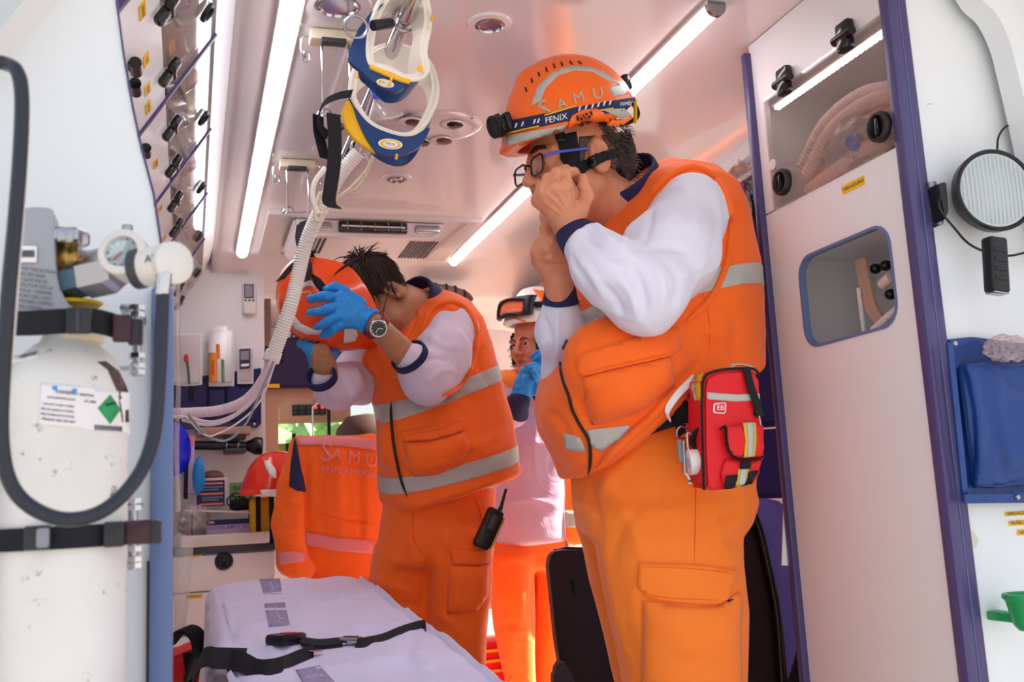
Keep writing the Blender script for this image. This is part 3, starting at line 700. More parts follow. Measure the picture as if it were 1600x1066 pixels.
# packets lying behind the clear flaps
rp = random.Random(9)
for i in range(5):
    for k in range(3):
        ym = YD[i] + .09 + k * .17; s_ = S2 - .035 - rp.random() * .03
        c0 = fpt(s_, ym, -.062); bm = bmesh.new(); bmesh.ops.create_icosphere(bm, subdivisions=3, radius=1)
        a_ = np.array([v.co[:] for v in bm.verts]); dd = .8 + .5 * vnoise(a_ * 3.1 + i * 7 + k, k)
        for v, q in zip(bm.verts, dd): v.co = Vector((v.co.x * .07 * q, v.co.y * .075 * q, v.co.z * .035 * q)) + c0
        colr = ['soft_bag', 'clear_film', 'soft_bag'][k]
        MB().bm(bm, None, True).build('supply_packet', M[colr], label='clear tubing packet behind the %s overhead flap from the rear, %s' % (['first', 'second', 'third', 'fourth', 'fifth'][i], ['near its rear end', 'in its middle', 'near its front end'][k]), cat='packet', group='packets in the overhead cabinets')
# near left panel in front of the cabinets, with its blue edge profile
YP = 1.38
edge = [(178, -14), (190, 78), (205, 167), (218, 228), (238, 304), (250, 385), (262, 430), (266, 470), (262, 1100)]
poly = [at(a, b, Y=YP) for a, b in edge]; poly[-1].z = 0; poly[-1].x = -.03
poly += [Vector((-.85, YP, 0)), Vector((-.85, YP, 2.05)), Vector((poly[0].x - .01, YP, 2.05))]
MB().prism(poly, (0, .03, 0)).build('wall_rear_left', M['rear_panel'], kind='structure')
MB().box((-.047, YP - .022, 0), (-.0195, YP + .05, 1.215), .006).build('trim_2', M['blue_trim'], kind='structure')
MB().box((-.0505, YP - .012, 0), (-.0475, YP - .004, .86), 0).build('trim_3', M['black_plastic'], kind='structure')
MB().tube([p + Vector((.002, -.002, 0)) for p in poly[:7]], .0015, 8).build('trim_4', M['purple_trim'], kind='structure')
MB().box((-.36, 1.16, -.2), (-.232, 1.25, 2.3), .03).build('trim_5', M['rear_panel'], kind='structure')
# ------------------------------------------------------------------ right cabinet column
CX, CY0, CY1 = 1.30, 1.50, 1.985
rc = empty('tall_cabinet', (1.45, 1.74, 0), 'tall white cabinet with clear flap and rounded window beside the standing man', 'cabinet')
WA = (1.505, 1.94, 1.552, 1.822); WB = (1.565, 1.868, 1.212, 1.412)
mb = MB(); T = .012
# face with two openings
def facebox(y0, y1, z0, z1): mb.box((CX, y0, z0), (CX + T, y1, z1))
facebox(CY0, CY1, WA[3], ZC - .002); facebox(WA[1], CY1, WA[2], WA[3]); facebox(CY0, WA[0], WA[2], WA[3])
mb.build('face_upper', M['white_panel'], rc)
ou = rrect((CX, (CY0 + CY1) / 2, (0.0 + WA[2] - .004) / 2), (0, 1, 0), (0, 0, 1), CY1 - CY0, WA[2] - .004, .0005)
inn = rrect((CX, (WB[0] + WB[1]) / 2, (WB[2] + WB[3]) / 2), (0, 1, 0), (0, 0, 1), WB[1] - WB[0], WB[3] - WB[2], .045)
mb = MB(); frame_ring(mb, ou, inn, (T, 0, 0)); mb.build('lower_door', M['white_panel'], rc)
i2 = rrect((CX, (WB[0] + WB[1]) / 2, (WB[2] + WB[3]) / 2), (0, 1, 0), (0, 0, 1), WB[1] - WB[0] + .008, WB[3] - WB[2] + .008, .047)
i3 = rrect((CX, (WB[0] + WB[1]) / 2, (WB[2] + WB[3]) / 2), (0, 1, 0), (0, 0, 1), WB[1] - WB[0] - .004, WB[3] - WB[2] - .004, .044)
mb = MB(); frame_ring(mb, [p + Vector((-.002, 0, 0)) for p in i2], [p + Vector((-.002, 0, 0)) for p in i3], (.016, 0, 0)); mb.build('window_edging', M['blue_trim'], rc)
mb = MB(); mb.box((CX + T, CY1 - .012, 0), (1.6, CY1, ZC)); mb.box((1.585, CY0 + .04, 0), (1.6, CY1, ZC)); mb.box((CX + T, CY0 + .04, WA[2] - .02), (1.59, CY1, WA[2] - .006)); mb.box((CX + T, CY0 + .04, WB[2] - .03), (1.59, CY1, WB[2] - .012)); mb.box((CX + T, CY0 + .04, 1.44), (1.59, CY1, 1.452)); mb.box((CX + T, CY0 + .04, 1.86), (1.59, CY1, 1.87)); mb.build('carcass', M['white_panel'], rc)
MB().box((CX - .004, WA[0], WA[2]), (CX, WA[1], WA[3])).build('clear_flap', M['acrylic'], rc)
for yy, zz, hy in ((1.836, 1.845, 0), (1.612, 1.84, 0)):
    h = MB(); h.box((CX - .022, yy - .022, WA[3] - .004), (CX - .002, yy + .022, WA[3] + .032), .006); h.box((CX - .026, yy - .019, WA[3] - .034), (CX - .003, yy + .019, WA[3] + .002), .007); h.tube([(CX - .018, yy - .03, WA[3]), (CX - .018, yy + .03, WA[3])], .010, 12); h.build('flap_hinge', M['black_gloss'], rc)
for yy, zz in ((1.887, 1.600), (1.545, 1.60)):
    MB().lathe([(.031, 0), (.031, .010), (.028, .014), (.023, .014), (.020, .006), (.0005, .006)], (CX - .004, yy, zz), (-1, 0, 0), 36).build('round_latch', M['black_plastic'], rc)
    MB().box((CX - .018, yy - .006, zz - .018), (CX - .008, yy + .006, zz + .018), .004).build('latch_grip', M['black_gloss'], rc)
MB().cyl((CX - .001, 1.925, 1.655), (CX - .006, 1.925, 1.655), .013, 20).build('screw_cap', M['white_plastic'], rc)
# edge profiles
MB().box((CX - .016, CY1 - .006, 0), (CX + .014, CY1 + .016, ZC - .02), .005).build('edge_profile', M['purple_trim'], rc)
tr = MB(); tr.box((CX - .008, CY0 - .016, 0), (CX + .020, CY0 + .012, 2.4), .006); tr.build('edge_profile', M['purple_trim'], rc)
MB().box((CX + .017, CY0 - .013, 0), (CX + .042, CY0 + .012, 2.4), .006).build('edge_profile', M['purple_trim'], rc)
MB().box((CX + .0180, CY0 - .0155, 0), (CX + .0195, CY0 - .012, 2.4)).build('profile_line', M['blue_trim'], rc)
o = MB().box((CX - .0012, 1.617, 1.507), (CX, 1.690, 1.526)).build('yellow_label', M['yellow_label'], rc)
lettering('TUBULADURAS', .0105, (CX - .0014, 1.6535, 1.5165), (0, -1, 0), (0, 0, 1), M['print_black'], o)
o = MB().lathe([(.0005, .0006), (.010, .0006), (.010, 0)], (1.58, 1.70, 1.775), (-1, 0, 0), 20).build('oxygen_mark', M['clear_label'], rc)
lettering('O2', .010, (1.579, 1.70, 1.775), (0, -1, 0), (0, 0, 1), M['print_black'], o)
for k in range(26): MB().box((CX + .022, 1.525 + k * .016, 1.797), (CX + .036, 1.535 + k * .016, 1.806)).build('reflected_diode', mat('led_reflection', '#f4f5ff', emit=3.0) if k == 0 else M['led_reflection'], rc)  # glowing row added in place of the ceiling strip's reflection in the flap
MB().box((CX + .018, 1.52, 1.806), (CX + .040, 1.945, 1.812)).build('reflected_light_rail', M['white_plastic'], rc)  # backing of the added reflection row
# oxygen outlet
ox = empty('oxygen_outlet', (1.55, 1.66, 1.72), 'steel oxygen outlet with knurled collar in the upper cabinet', 'valve')
MB().rcyl((1.585, 1.66, 1.725), (1.54, 1.66, 1.725), .018).build('outlet_flange', M['steel'], ox)
MB().lathe([(.010, 0), (.014, .004), (.010, .008), (.014, .012), (.010, .016), (.014, .020), (.010, .024), (.012, .03), (.012, .07)], (1.545, 1.66, 1.725), (-1, .15, -.1), 20).build('outlet_nozzle', M['chrome'], ox)
MB().ring((1.51, 1.665, 1.722), (-1, .15, -.1), .02, .004).build('outlet_ring', M['white_plastic'], ox)
# rear panel to the right, arch frame
MB().box((CX + .04, CY0, 0), (2.3, CY0 + .03, 2.4)).build('wall_rear_right', M['rear_panel'], kind='structure')
ap = [at(a, b, Y=1.43) for a, b in ((1500, -60), (1530, -6), (1556, 20), (1576, 60), (1590, 112), (1606, 180), (1640, 330), (1700, 560), (1740, 1200))]
ap = bez(ap, 6); ap[-1].z = 0; pol = ap + [Vector((2.3, 1.43, 0)), Vector((2.3, 1.43, 2.6)), Vector((ap[0].x, 1.43, 2.6))]
MB().prism(pol, (0, .05, 0)).build('trim_6', M['rear_panel'], kind='structure')
# right wall furniture between cabinet and side door
pb = MB(); pb.box((1.56, 2.0, 1.76), (1.66, 3.0, 1.93), .006); pb.build('trim_7', M['white_panel'], kind='structure')

# ------------------------------------------------------------------ people
mat('skin_man', '#d98f6c', rough=.5, noise=.12, nscale=45, bump=.25, bscale=260, sss=.12)
mat('skin_tan', '#b87f5c', rough=.5, noise=.15, nscale=60, bump=.3, bscale=300, sss=.1)
mat('skin_woman', '#d98a6c', rough=.48, noise=.08, nscale=45, sss=.12)
mat('lip', '#b2554c', rough=.4)
mat('hair_dark', '#38251d', rough=.7, noise=.3, nscale=80)
mat('hair_grey', '#4a3c36', rough=.55, noise=.5, nscale=120)
mat('hair_curly', '#33211b', rough=.5, noise=.4, nscale=100)
mat('shirt_white', '#e2e1f0', rough=.8, bump=.15, bscale=420, sheen=.1, wr=10)
mat('shirt_lilac', '#ddcfe0', rough=.8, bump=.2, bscale=420, sheen=.1, wr=10)
mat('navy_knit', '#20224d', rough=.8, bump=.3, bscale=500)
mat('glove_blue', '#1f8fe0', rough=.42, noise=.08, nscale=50, bump=.5, bscale=90)
mat('eye_white', '#e8dcd6', rough=.2); mat('iris', '#3a241a', rough=.15)
mat('piping', '#f2e8e8', rough=.5)
mat('goggle_orange', '#f4784a', rough=.12, coat=.4)
mat('zip_black', '#1a1418', rough=.5)
mat('orange_seam', '#ee5f10', rough=.8)
mat('helmet_white', '#f0ebe8', rough=.3, coat=.3)
mat('helmet_red', '#ff5212', rough=.25, coat=.4)

def frame3(f, u):
    f = A3(f) / np.linalg.norm(f); u = A3(u); u = u - u.dot(f) * f; u /= np.linalg.norm(u); r = np.cross(f, u); return np.array([r, f, u]).T
def head_fn(O, Rm, s, neck=None, lips=1.0, female=False):
    O = A3(O)
    def fn(p):
        q = (p - O) @ Rm / s; x = np.abs(q[:, 0]); q2 = q.copy(); q2[:, 0] = x
        d = ell(q2, (0, -.012, .045), (.077, .098, .088))
        d = smin(d, ell(q2, (0, .03, -.03), (.060, .062, .082)), .03)
        d = smin(d, cap(q2, (.052, .0, -.055), (.018, .078, -.098), .016, .016), .03)
        d = smin(d, sph(q2, (0, .083, -.100), .019), .02)
        d = smin(d, sph(q2, (.040, .062, -.028), .026), .02)
        d = smin(d, cap(q2, (.012, .090, .026), (.046, .076, .024), .010, .009), .014)
        d = -smin(-d, sph(q2, (.032, .100, .006), .015), .012)
        d = smin(d, sph(q2, (.031, .082, .005), .0135), .006)
        d = smin(d, cap(q2, (0, .095, .016), (0, .120, -.026), .008, .0115), .010)
        d = smin(d, sph(q2, (.0125, .104, -.031), .0085), .007)
        d = smin(d, cap(q2, (0, .096, -.056), (.020, .086, -.060), .0065, .004), .008)
        d = smin(d, cap(q2, (0, .094, -.068), (.018, .085, -.067), .0075, .004), .008)
        d = -smin(-d, cap(q2, (0, .106, -.062), (.024, .092, -.063), .0022, .0015), .004)
        # ear
        e_ = ell(q2, (.079, -.008, -.004), (.013, .024, .037))
        e_ = -smin(-e_, ell(q2, (.092, -.004, .003), (.011, .013, .024)), .005)
        d = smin(d, e_, .006)
        if neck is not None: d = smin(d * s, cap(p, O + Rm @ A3((0, -.02, -.06)) * s, neck[0], .058 * s, neck[1]), .03) / s
        return d * s
    return fn
def hand_fn(w, knuck, fingers, thumb, wr=.026, pr=.0125, fr=.0092, fore=None, k=.010):
    def fn(p):
        d = None
        for q in knuck:
            e_ = cap(p, w, q, wr * .8, pr); d = e_ if d is None else smin(d, e_, .012)
        for i in range(len(knuck) - 1): d = smin(d, cap(p, knuck[i], knuck[i + 1], pr * .9, pr * .9), .008)
        m = (A3(knuck[0]) + A3(knuck[-1]) + A3(w)) / 3
        for ch in fingers: d = smin(d, chain(p, ch, [fr * (1.18 - .09 * j) for j in range(len(ch))], .003), .0035)
        d = smin(d, chain(p, thumb, [fr * 1.75, fr * 1.3, fr * 1.15, fr * .9][:len(thumb)], .006), .009)
        if fore is not None: d = smin(d, cap(p, w, fore[0], wr, fore[1]), .012)
        return d
    return fn
def merge(parts):
    Vs = []; Qs = []; b = 0
    for V, Q in parts: Vs.append(V); Qs.append(Q + b); b += len(V)
    return np.concatenate(Vs), np.concatenate(Qs)
def bb(pts, m):
    P = np.array([A3(p) for p in pts]); return P.min(0) - m, P.max(0) + m
def body_obj(m, parent, parts, label=None, name='body'):
    V, Q = merge(parts); o = link(name, np_mesh(name, V, Q), m, parent); o_data[o.name] = (V, Q); tag(o, label); return o
def p3(q): return A3(at(q[0], q[1], Y=q[2]))
def helmet(parent, O, Rm, s, m, peak=.02, vents=True, name='helmet_shell'):
    """shell with a short peak, a raised crest band and a lower rim"""
    O = A3(O)
    def fn(p):
        q = (p - O) @ Rm / s; ax = np.abs(q[:, 0]); q2 = q.copy(); q2[:, 0] = ax
        out = ell(q2, (0, 0, .02), (.122, .150, .144)); out = smin(out, ell(q2, (0, .02, .012), (.118, .15, .085)), .02)
        out = smin(out, cap(q2, (0, .07, .128), (0, -.08, .125), .020, .020) + .004, .03)
        rim = np.abs(q2[:, 2] + .008 + .10 * 0 - .0) - .008
        out = smin(out, smax(ell(q2, (0, 0, 0), (.124, .154, .06)), np.abs(q2[:, 2] - .0) - .03, .01), .01)
        pk = smax(ell(q2, (0, .085, .004), (.088, .102, .024)), -(q2[:, 1] - .05), .01); out = smin(out, pk, .012)
        inn = ell(q2, (0, 0, .018), (.112, .139, .133)); d = smax(out, -inn, .004)
        low = -(q2[:, 2] + .004 + .035 * np.clip(-q2[:, 1] / .15, 0, 1) * 0 - .022 * np.clip((-q2[:, 1] - .02) / .10, 0, 1) + .014 * np.exp(-((q2[:, 1] + .02) / .045) ** 2) * (ax > .0))
        return smax(d, low, .004) * s
    c = O; lo = c - .24 * s; hi = c + .24 * s
    V, Q = sdf_mesh(fn, lo, hi, .0040); V = relax(V, Q, 1); o = link(name, np_mesh(name, V, Q), m, parent); o_data[o.name] = (V, Q); return o
def LW(O, Rm, s, v): return Vector(A3(O) + Rm @ (A3(v) * s))
def locks(name, m, parent, roots, dirs, L, r, rnd, curl=0.0, grav=(0, 0, -1), n=6, seg=5):
    mb = MB()
    for c, d in zip(roots, dirs):
        d = Vector(d).normalized(); l_ = L * rnd.uniform(.6, 1.2); p = Vector(c); P = [p.copy()]; side = d.orthogonal().normalized(); ph = rnd.random() * 6
        for k in range(n):
            d = (d + Vector(grav) * .16 + Vector((rnd.uniform(-1, 1), rnd.uniform(-1, 1), rnd.uniform(-1, 1))) * .10).normalized()
            if curl: d = (d + (side * math.sin(ph + k * 1.5) + d.cross(side) * math.cos(ph + k * 1.5)) * curl).normalized()
            p = p + d * l_ / n; P.append(p.copy())
        rr = [r * (1 - .85 * (k / n) ** 1.5) for k in range(n + 1)]
        mb.tube(P, rr, seg, True, False)
    o = mb.build(name, m, parent); return o

# ================================================================= man at the front
m1 = empty('person', (1.05, 2.02, 0), 'man in orange vest and orange lamp helmet, both hands at his chin', 'person')
H1 = at(936, 240, Y=1.925); f1 = np.array([-.95, -.17, -.17]); R1 = frame3(f1, (0, 0, 1)); s1 = 1.11
O1 = A3(H1) - R1 @ A3((-.078, -.008, 0)) * s1
nb1 = p3((985, 335, 2.04))
hf = head_fn(O1, R1, s1, (nb1, .072))
Vh, Qh = sdf_mesh(hf, O1 - .20, O1 + .24, .0033)
# hands
wL = p3((887, 348, 1.80)); kn = [p3(q) for q in ((842, 313, 1.790), (850, 301, 1.770), (866, 293, 1.757), (884, 290, 1.755))]
fg = [[kn[0], p3((846, 292, 1.782)), p3((862, 284, 1.80)), p3((874, 290, 1.82))], [kn[1], p3((856, 279, 1.765)), p3((872, 270, 1.79)), p3((886, 278, 1.82))],
      [kn[2], p3((869, 270, 1.757)), p3((884, 265, 1.785)), p3((896, 274, 1.815))], [kn[3], p3((884, 270, 1.757)), p3((897, 269, 1.785)), p3((905, 280, 1.81))]]
th = [p3((905, 332, 1.785)), p3((917, 306, 1.765)), p3((912, 290, 1.765)), p3((911, 278, 1.77))]
h1 = hand_fn(wL, kn, fg, th, wr=.030, pr=.0150, fr=.0102, fore=(p3((905, 380, 1.80)), .034))
lo, hi = bb([wL, *kn, *th] + [q for c_ in fg for q in c_], .05); VL, QL = sdf_mesh(h1, lo, hi, .0024)
VL = folds(VL, QL, [([(885, 335), (868, 315), (852, 300)], 2.2, .0022), ([(890, 332), (878, 312), (866, 293)], 2.2, .0022), ([(896, 330), (888, 310), (884, 290)], 2.2, .0022), ([(880, 338), (862, 325), (844, 312)], 2.2, .0018), ([(858, 290), (864, 280), (876, 274)], 1.6, -.003), ([(874, 286), (878, 276), (890, 271)], 1.6, -.003), ([(847, 302), (852, 290), (862, 284)], 1.6, -.003), ([(903, 325), (897, 308), (893, 292)], 2.5, -.003), ([(914, 296), (918, 294)], 1.5, -.001)])
wR = p3((873, 440, 1.92)); kr = [p3(q) for q in ((843, 408, 1.90), (841, 395, 1.885), (846, 383, 1.875), (855, 374, 1.87))]
fr_ = [[kr[0], p3((858, 401, 1.862)), p3((876, 404, 1.868))], [kr[1], p3((855, 388, 1.850)), p3((877, 391, 1.855))], [kr[2], p3((862, 377, 1.848)), p3((882, 382, 1.853))], [kr[3], p3((851, 356, 1.862)), p3((862, 340, 1.862))]]
tr_ = [p3((882, 418, 1.90)), p3((880, 398, 1.875)), p3((872, 372, 1.865)), p3((868, 352, 1.86))]
h2 = hand_fn(wR, kr, fr_, tr_, wr=.030, pr=.0155, fr=.0102, fore=(p3((874, 470, 1.94)), .031))
lo, hi = bb([wR, *kr, *tr_] + [q for c_ in fr_ for q in c_], .05); VR, QR = sdf_mesh(h2, lo, hi, .0028)
SLV1 = [(1080, 330, 1.90), (1048, 398, 1.83), (1004, 458, 1.76), (942, 416, 1.755), (895, 364, 1.80)]
SLR1 = [.084, .090, .074, .056, .036]
SLV2 = [(985, 350, 2.24), (930, 470, 2.20), (892, 580, 2.05), (876, 520, 1.97), (875, 458, 1.935)]
SLR2 = [.08, .07, .058, .046, .033]
sp1 = [p3(q) for q in SLV1]; sp2 = [p3(q) for q in SLV2]
V1rows = px_rows([(258, 1045, 1082, 2.10, .05), (275, 1000, 1112, 2.09, .12), (305, 962, 1134, 2.08, .17), (345, 938, 1146, 2.07, .195), (400, 912, 1158, 2.06, .20), (480, 888, 1168, 2.05, .205),
                  (560, 864, 1171, 2.04, .205), (620, 846, 1171, 2.03, .20), (665, 850, 1170, 2.03, .195), (705, 872, 1170, 2.03, .19), (760, 890, 1168, 2.03, .185)])
T1rows = px_rows([(600, 900, 1150, 2.05, .155), (660, 900, 1163, 2.05, .16), (720, 902, 1166, 2.05, .165), (780, 905, 1163, 2.05, .165), (830, 912, 1158, 2.05, .15)])
LEGN = px_rows([(790, 925, 1166, 1.99, .11), (840, 932, 1146, 1.98, .115), (885, 940, 1148, 1.97, .115), (960, 955, 1157, 1.96, .115), (1066, 980, 1157, 1.96, .105), (1300, 1010, 1150, 1.96, .095), (1600, 1040, 1140, 1.97, .085), (1950, 1055, 1135, 1.97, .08)])
LEGF = px_rows([(760, 905, 1080, 2.14, .10), (840, 914, 1060, 2.16, .105), (900, 926, 1060, 2.17, .105), (980, 950, 1075, 2.17, .10), (1066, 972, 1090, 2.17, .10), (1300, 985, 1110, 2.18, .09), (1600, 1000, 1100, 2.18, .08), (1800, 1000, 1090, 2.18, .08)])
def vest1(p):
    d = loft(p, V1rows, 2.3)
    d = smin(d, cap(p, p3((1060, 300, 1.93)), p3((1010, 300, 2.2)), .055, .055), .04)
    d = smin(d, ell(p, p3((922, 640, 1.95)), (.085, .09, .10)), .05)
    d = smin(d, ell(p, p3((975, 570, 1.86)), (.13, .07, .10)), .05)
    a, b = A3(at(925, 752, Y=1.9)), A3(at(1075, 606, Y=1.9)); t = b - a; n = np.cross(t, (0, 1, 0)); n = n if n[2] < 0 else -n
    a3, b3 = A3(at(1075, 606, Y=1.9)), A3(at(1190, 578, Y=1.9)); n3 = np.cross(b3 - a3, (0, 1, 0)); n3 = n3 if n3[2] < 0 else -n3
    a2, b2 = A3(at(925, 752, Y=1.9)), A3(at(850, 672, Y=1.9)); t = b2 - a2; n2 = np.cross(t, (0, 1, 0)); n2 = n2 if n2[2] < 0 else -n2
    d = smax(d, smin(plane(p, a, n), plane(p, a3, n3), .02), .015); return smax(d, plane(p, a2, n2), .015)
def trous1(p):
    d = smin(loft(p, T1rows, 2.2), loft(p, LEGN, 2.2), .03); return smin(d, loft(p, LEGF, 2.2), .03)
def slv(sp, rs, k=.03): return lambda p: chain(p, sp, rs, k)
def core1(p):
    d = smax(loft(p, V1rows, 2.2) + .05, 1.12 - p[:, 2], .03); d = smin(d, trous1(p) + .03, .02); d = smin(d, chain(p, sp1, [r * .72 for r in SLR1]), .02); return smin(d, chain(p, sp2, [r * .72 for r in SLR2]), .02)
Vc, Qc = sdf_mesh(core1, (.55, 1.55, -.02), (1.5, 2.5, 1.85), .014)
body1 = body_obj(M['skin_man'], m1, [(Vh, Qh), (VL, QL), (VR, QR), (Vc, Qc)])
b1 = BVHTree.FromPolygons(Vh.tolist(), Qh.tolist())
# trousers
TS = [([(1085, 650), (1088, 720), (1086, 800), (1085, 870)], 3, -.003), ([(935, 700), (955, 760), (990, 830), (1000, 870)], 14, .008), ([(905, 720), (930, 790), (940, 900), (975, 1060)], 9, -.010),
      ([(925, 800), (950, 900), (985, 1060)], 10, .008), ([(1160, 790), (1145, 800), (1120, 815)], 8, -.008), ([(1160, 835), (1130, 850)], 9, -.008), ([(1165, 770), (1150, 760), (1110, 745)], 8, .006),
      ([(1000, 700), (960, 740), (930, 790)], 9, .006), ([(1010, 780), (970, 830), (950, 900)], 10, -.005), ([(1060, 700), (1050, 760), (1055, 830)], 12, .005), ([(1030, 1000), (1060, 960), (1110, 930)], 16, .007),
      ([(1010, 1050), (1050, 1030), (1100, 1040)], 12, -.006), ([(1130, 930), (1150, 980), (1140, 1060)], 10, -.006)]
tr1 = cloth_obj('trousers', trous1, (.70, 1.75, .06), (1.45, 2.40, 1.2), .0062, M['orange_cloth_bright'], m1, TS, nz=.010, nzs=(7, 7, 3), seed=2, it=1)
bt1 = bvh_of(tr1)
patch(bt1, [(1000, 880), (1090, 884), (1150, 892), (1146, 905), (1136, 935), (1122, 944), (1060, 943), (1012, 933), (996, 915)], 'cargo_flap', M['orange_cloth_bright'], m1, .007, 9, th=.006)
patch(bt1, [(1005, 938), (1060, 948), (1120, 948), (1152, 925), (1158, 935), (1156, 1000), (1158, 1090), (1004, 1090)], 'cargo_pocket', M['orange_cloth_bright'], m1, .005, 10, puff=.012)
seam(bt1, [(1002, 886), (1090, 890), (1144, 898)], .0008, 'stitching', M['orange_seam'], m1, .0075)
seam(bt1, [(1003, 926), (1060, 937), (1120, 938)], .0008, 'stitching', M['orange_seam'], m1, .0075)
seam(bt1, [(1086, 700), (1087, 780), (1085, 880)], .0010, 'side_seam', M['orange_seam'], m1, .0006)
seam(bt1, [(1058, 680), (1066, 730), (1083, 765)], .0013, 'pocket_edge', M['orange_seam'], m1, .001)
patch(bt1, [(1133, 937), (1145, 935), (1146, 943), (1134, 945)], 'pocket_tab', M['black_webbing'], m1, .008, 6)
for sx, Yb in ((0, 1.96), (1, 2.18)):
    rows_ = LEGN if sx == 0 else LEGF; q = rows_[-1]
    bx, by = q[1], q[2]
    def boot(p, bx=bx, by=by): return smax(smin(cap(p, (bx, by, .06), (bx, by, .25), .058, .056), ell(p, (bx - .10, by - .02, .045), (.15, .055, .06)), .03), -p[:, 2], .005)
    cloth_obj('boot', boot, (bx - .32, by - .14, -.02), (bx + .12, by + .14, .32), .009, M['black_plastic'], m1)
# vest
VS = [([(880, 560), (876, 600), (905, 660), (925, 740)], 5, -.006), ([(850, 640), (872, 655), (890, 690)], 7, -.008), ([(1040, 490), (1050, 560), (1060, 600)], 5, -.003),
      ([(960, 555), (1000, 548), (1050, 545)], 12, .005), ([(1080, 600), (1040, 640), (985, 690), (940, 715)], 10, .012), ([(1100, 560), (1060, 600), (1010, 645)], 7, -.008), ([(1000, 600), (960, 630), (925, 650)], 14, .008),
      ([(850, 590), (862, 575), (880, 555)], 6, -.007), ([(1145, 480), (1150, 540), (1140, 580)], 10, -.006), ([(1120, 360), (1140, 400), (1150, 440)], 8, -.005), ([(870, 600), (900, 640), (915, 690)], 6, .008), ([(950, 590), (920, 620), (900, 640)], 5, -.007), ([(1000, 640), (960, 660), (925, 665)], 5, -.006), ([(1000, 520), (1020, 560), (1010, 590)], 8, -.005),
      ([(900, 480), (910, 520), (900, 560)], 6, .005), ([(960, 330), (940, 380), (920, 430)], 6, .006), ([(975, 345), (955, 400), (940, 440)], 5, -.006), ([(1090, 530), (1130, 545), (1165, 540)], 7, -.005), ([(1080, 500), (1110, 520), (1150, 520)], 8, .005)]
ve1 = cloth_obj('vest', vest1, (.60, 1.68, .93), (1.42, 2.36, 1.88), .0062, M['orange_cloth'], m1, VS, nz=.010, nzs=(6, 6, 6), seed=5)
ba = A3(at(888, 520, Y=2.05)); bb_ = A3(at(1080, 447, Y=1.86)); bc = A3(at(1171, 452, Y=2.05)); nn = np.cross(bb_ - ba, bc - ba); nn /= np.linalg.norm(nn); nn = nn if nn[2] > 0 else -nn
strip_band(ve1, 'reflective_band', [(ba - nn * .023, nn), (ba + nn * .023, -nn)], .0018, M['reflective_silver'], m1)
bv1 = bvh_of(ve1)
patch(bv1, [(880, 676), (906, 684), (916, 704), (902, 706), (884, 700)], 'reflective_band', M['reflective_silver'], m1, .0025, 8)
patch(bv1, [(917, 672), (950, 668), (985, 664), (975, 682), (940, 705), (925, 697)], 'reflective_band', M['reflective_silver'], m1, .0025, 8)
seam(bv1, [(906, 470), (897, 500), (888, 530), (877, 560), (880, 590), (890, 620), (897, 645), (912, 672), (921, 690), (923, 718), (918, 748)], .0035, 'zip', M['zip_black'], m1, .002, n=8)
patch(bv1, [(905, 556), (1058, 512), (1062, 545), (1048, 556), (985, 570), (912, 588), (902, 580)], 'pocket_flap', M['orange_cloth'], m1, .007, 9, th=.006)
patch(bv1, [(910, 590), (1046, 558), (1052, 600), (1000, 640), (925, 662)], 'chest_pocket', M['orange_cloth'], m1, .005, 9, puff=.010)
seam(bv1, [(908, 562), (1054, 519)], .0008, 'stitching', M['orange_seam'], m1, .0085); seam(bv1, [(914, 582), (985, 565), (1044, 551)], .0008, 'stitching', M['orange_seam'], m1, .0085)
seam(bv1, [(1096, 420), (1100, 465), (1108, 500), (1108, 560)], .0008, 'side_seam', M['orange_seam'], m1, .0006)
seam(bv1, [(1074, 596), (1045, 625), (1005, 664), (965, 700), (934, 730)], .009, 'hem_roll', M['orange_cloth'], m1, .004, n=10)
# sleeves
SS = [([(1010, 300), (985, 350), (970, 400)], 7, .008), ([(905, 350), (930, 380), (960, 405), (985, 412)], 5, -.010), ([(925, 345), (950, 372), (985, 398)], 6, .008), ([(940, 440), (965, 470), (975, 500)], 6, -.007),
      ([(960, 430), (985, 460), (995, 500)], 6, .006), ([(985, 410), (1005, 450), (1010, 495)], 6, -.007), ([(1015, 395), (1035, 440), (1035, 485)], 7, .006), ([(1040, 400), (1060, 440), (1052, 480)], 7, -.006),
      ([(1000, 392), (1040, 385), (1080, 395)], 7, -.006), ([(1060, 430), (1090, 420), (1115, 400)], 7, .005), ([(900, 400), (925, 430), (945, 470)], 5, .005), ([(885, 390), (905, 425), (925, 455)], 5, -.005), ([(1060, 280), (1085, 320), (1090, 370)], 8, .004),
      ([(1020, 320), (1010, 370), (990, 400)], 6, -.006), ([(1110, 300), (1120, 350), (1110, 410)], 7, -.004)]
sl1 = cloth_obj('sleeve', slv(sp1, SLR1, .045), *bb(sp1, .12), .0052, M['shirt_white'], m1, SS, nz=.008, nzs=(10, 10, 10), seed=8)
dL = A3(sp1[3]) - A3(sp1[4]); dL /= np.linalg.norm(dL)
cfc = A3(sp1[4]) + dL * -.004
strip_band(sl1, 'cuff', [(cfc + dL * .028, -dL), (cfc + np.array([.09, 0, 0]), (-1, 0, 0))], .0025, M['navy_knit'], m1, 'navy ribbed cuff')
SS2 = [([(848, 490), (860, 530), (858, 570)], 5, -.006), ([(870, 480), (872, 530), (865, 580)], 5, .006), ([(845, 530), (852, 560)], 5, .006)]
sl2 = cloth_obj('sleeve', slv(sp2, SLR2, .045), *bb(sp2, .12), .0058, M['shirt_white'], m1, SS2, nz=.008, nzs=(10, 10, 10), seed=9)
dR = A3(sp2[3]) - A3(sp2[4]); dR /= np.linalg.norm(dR)
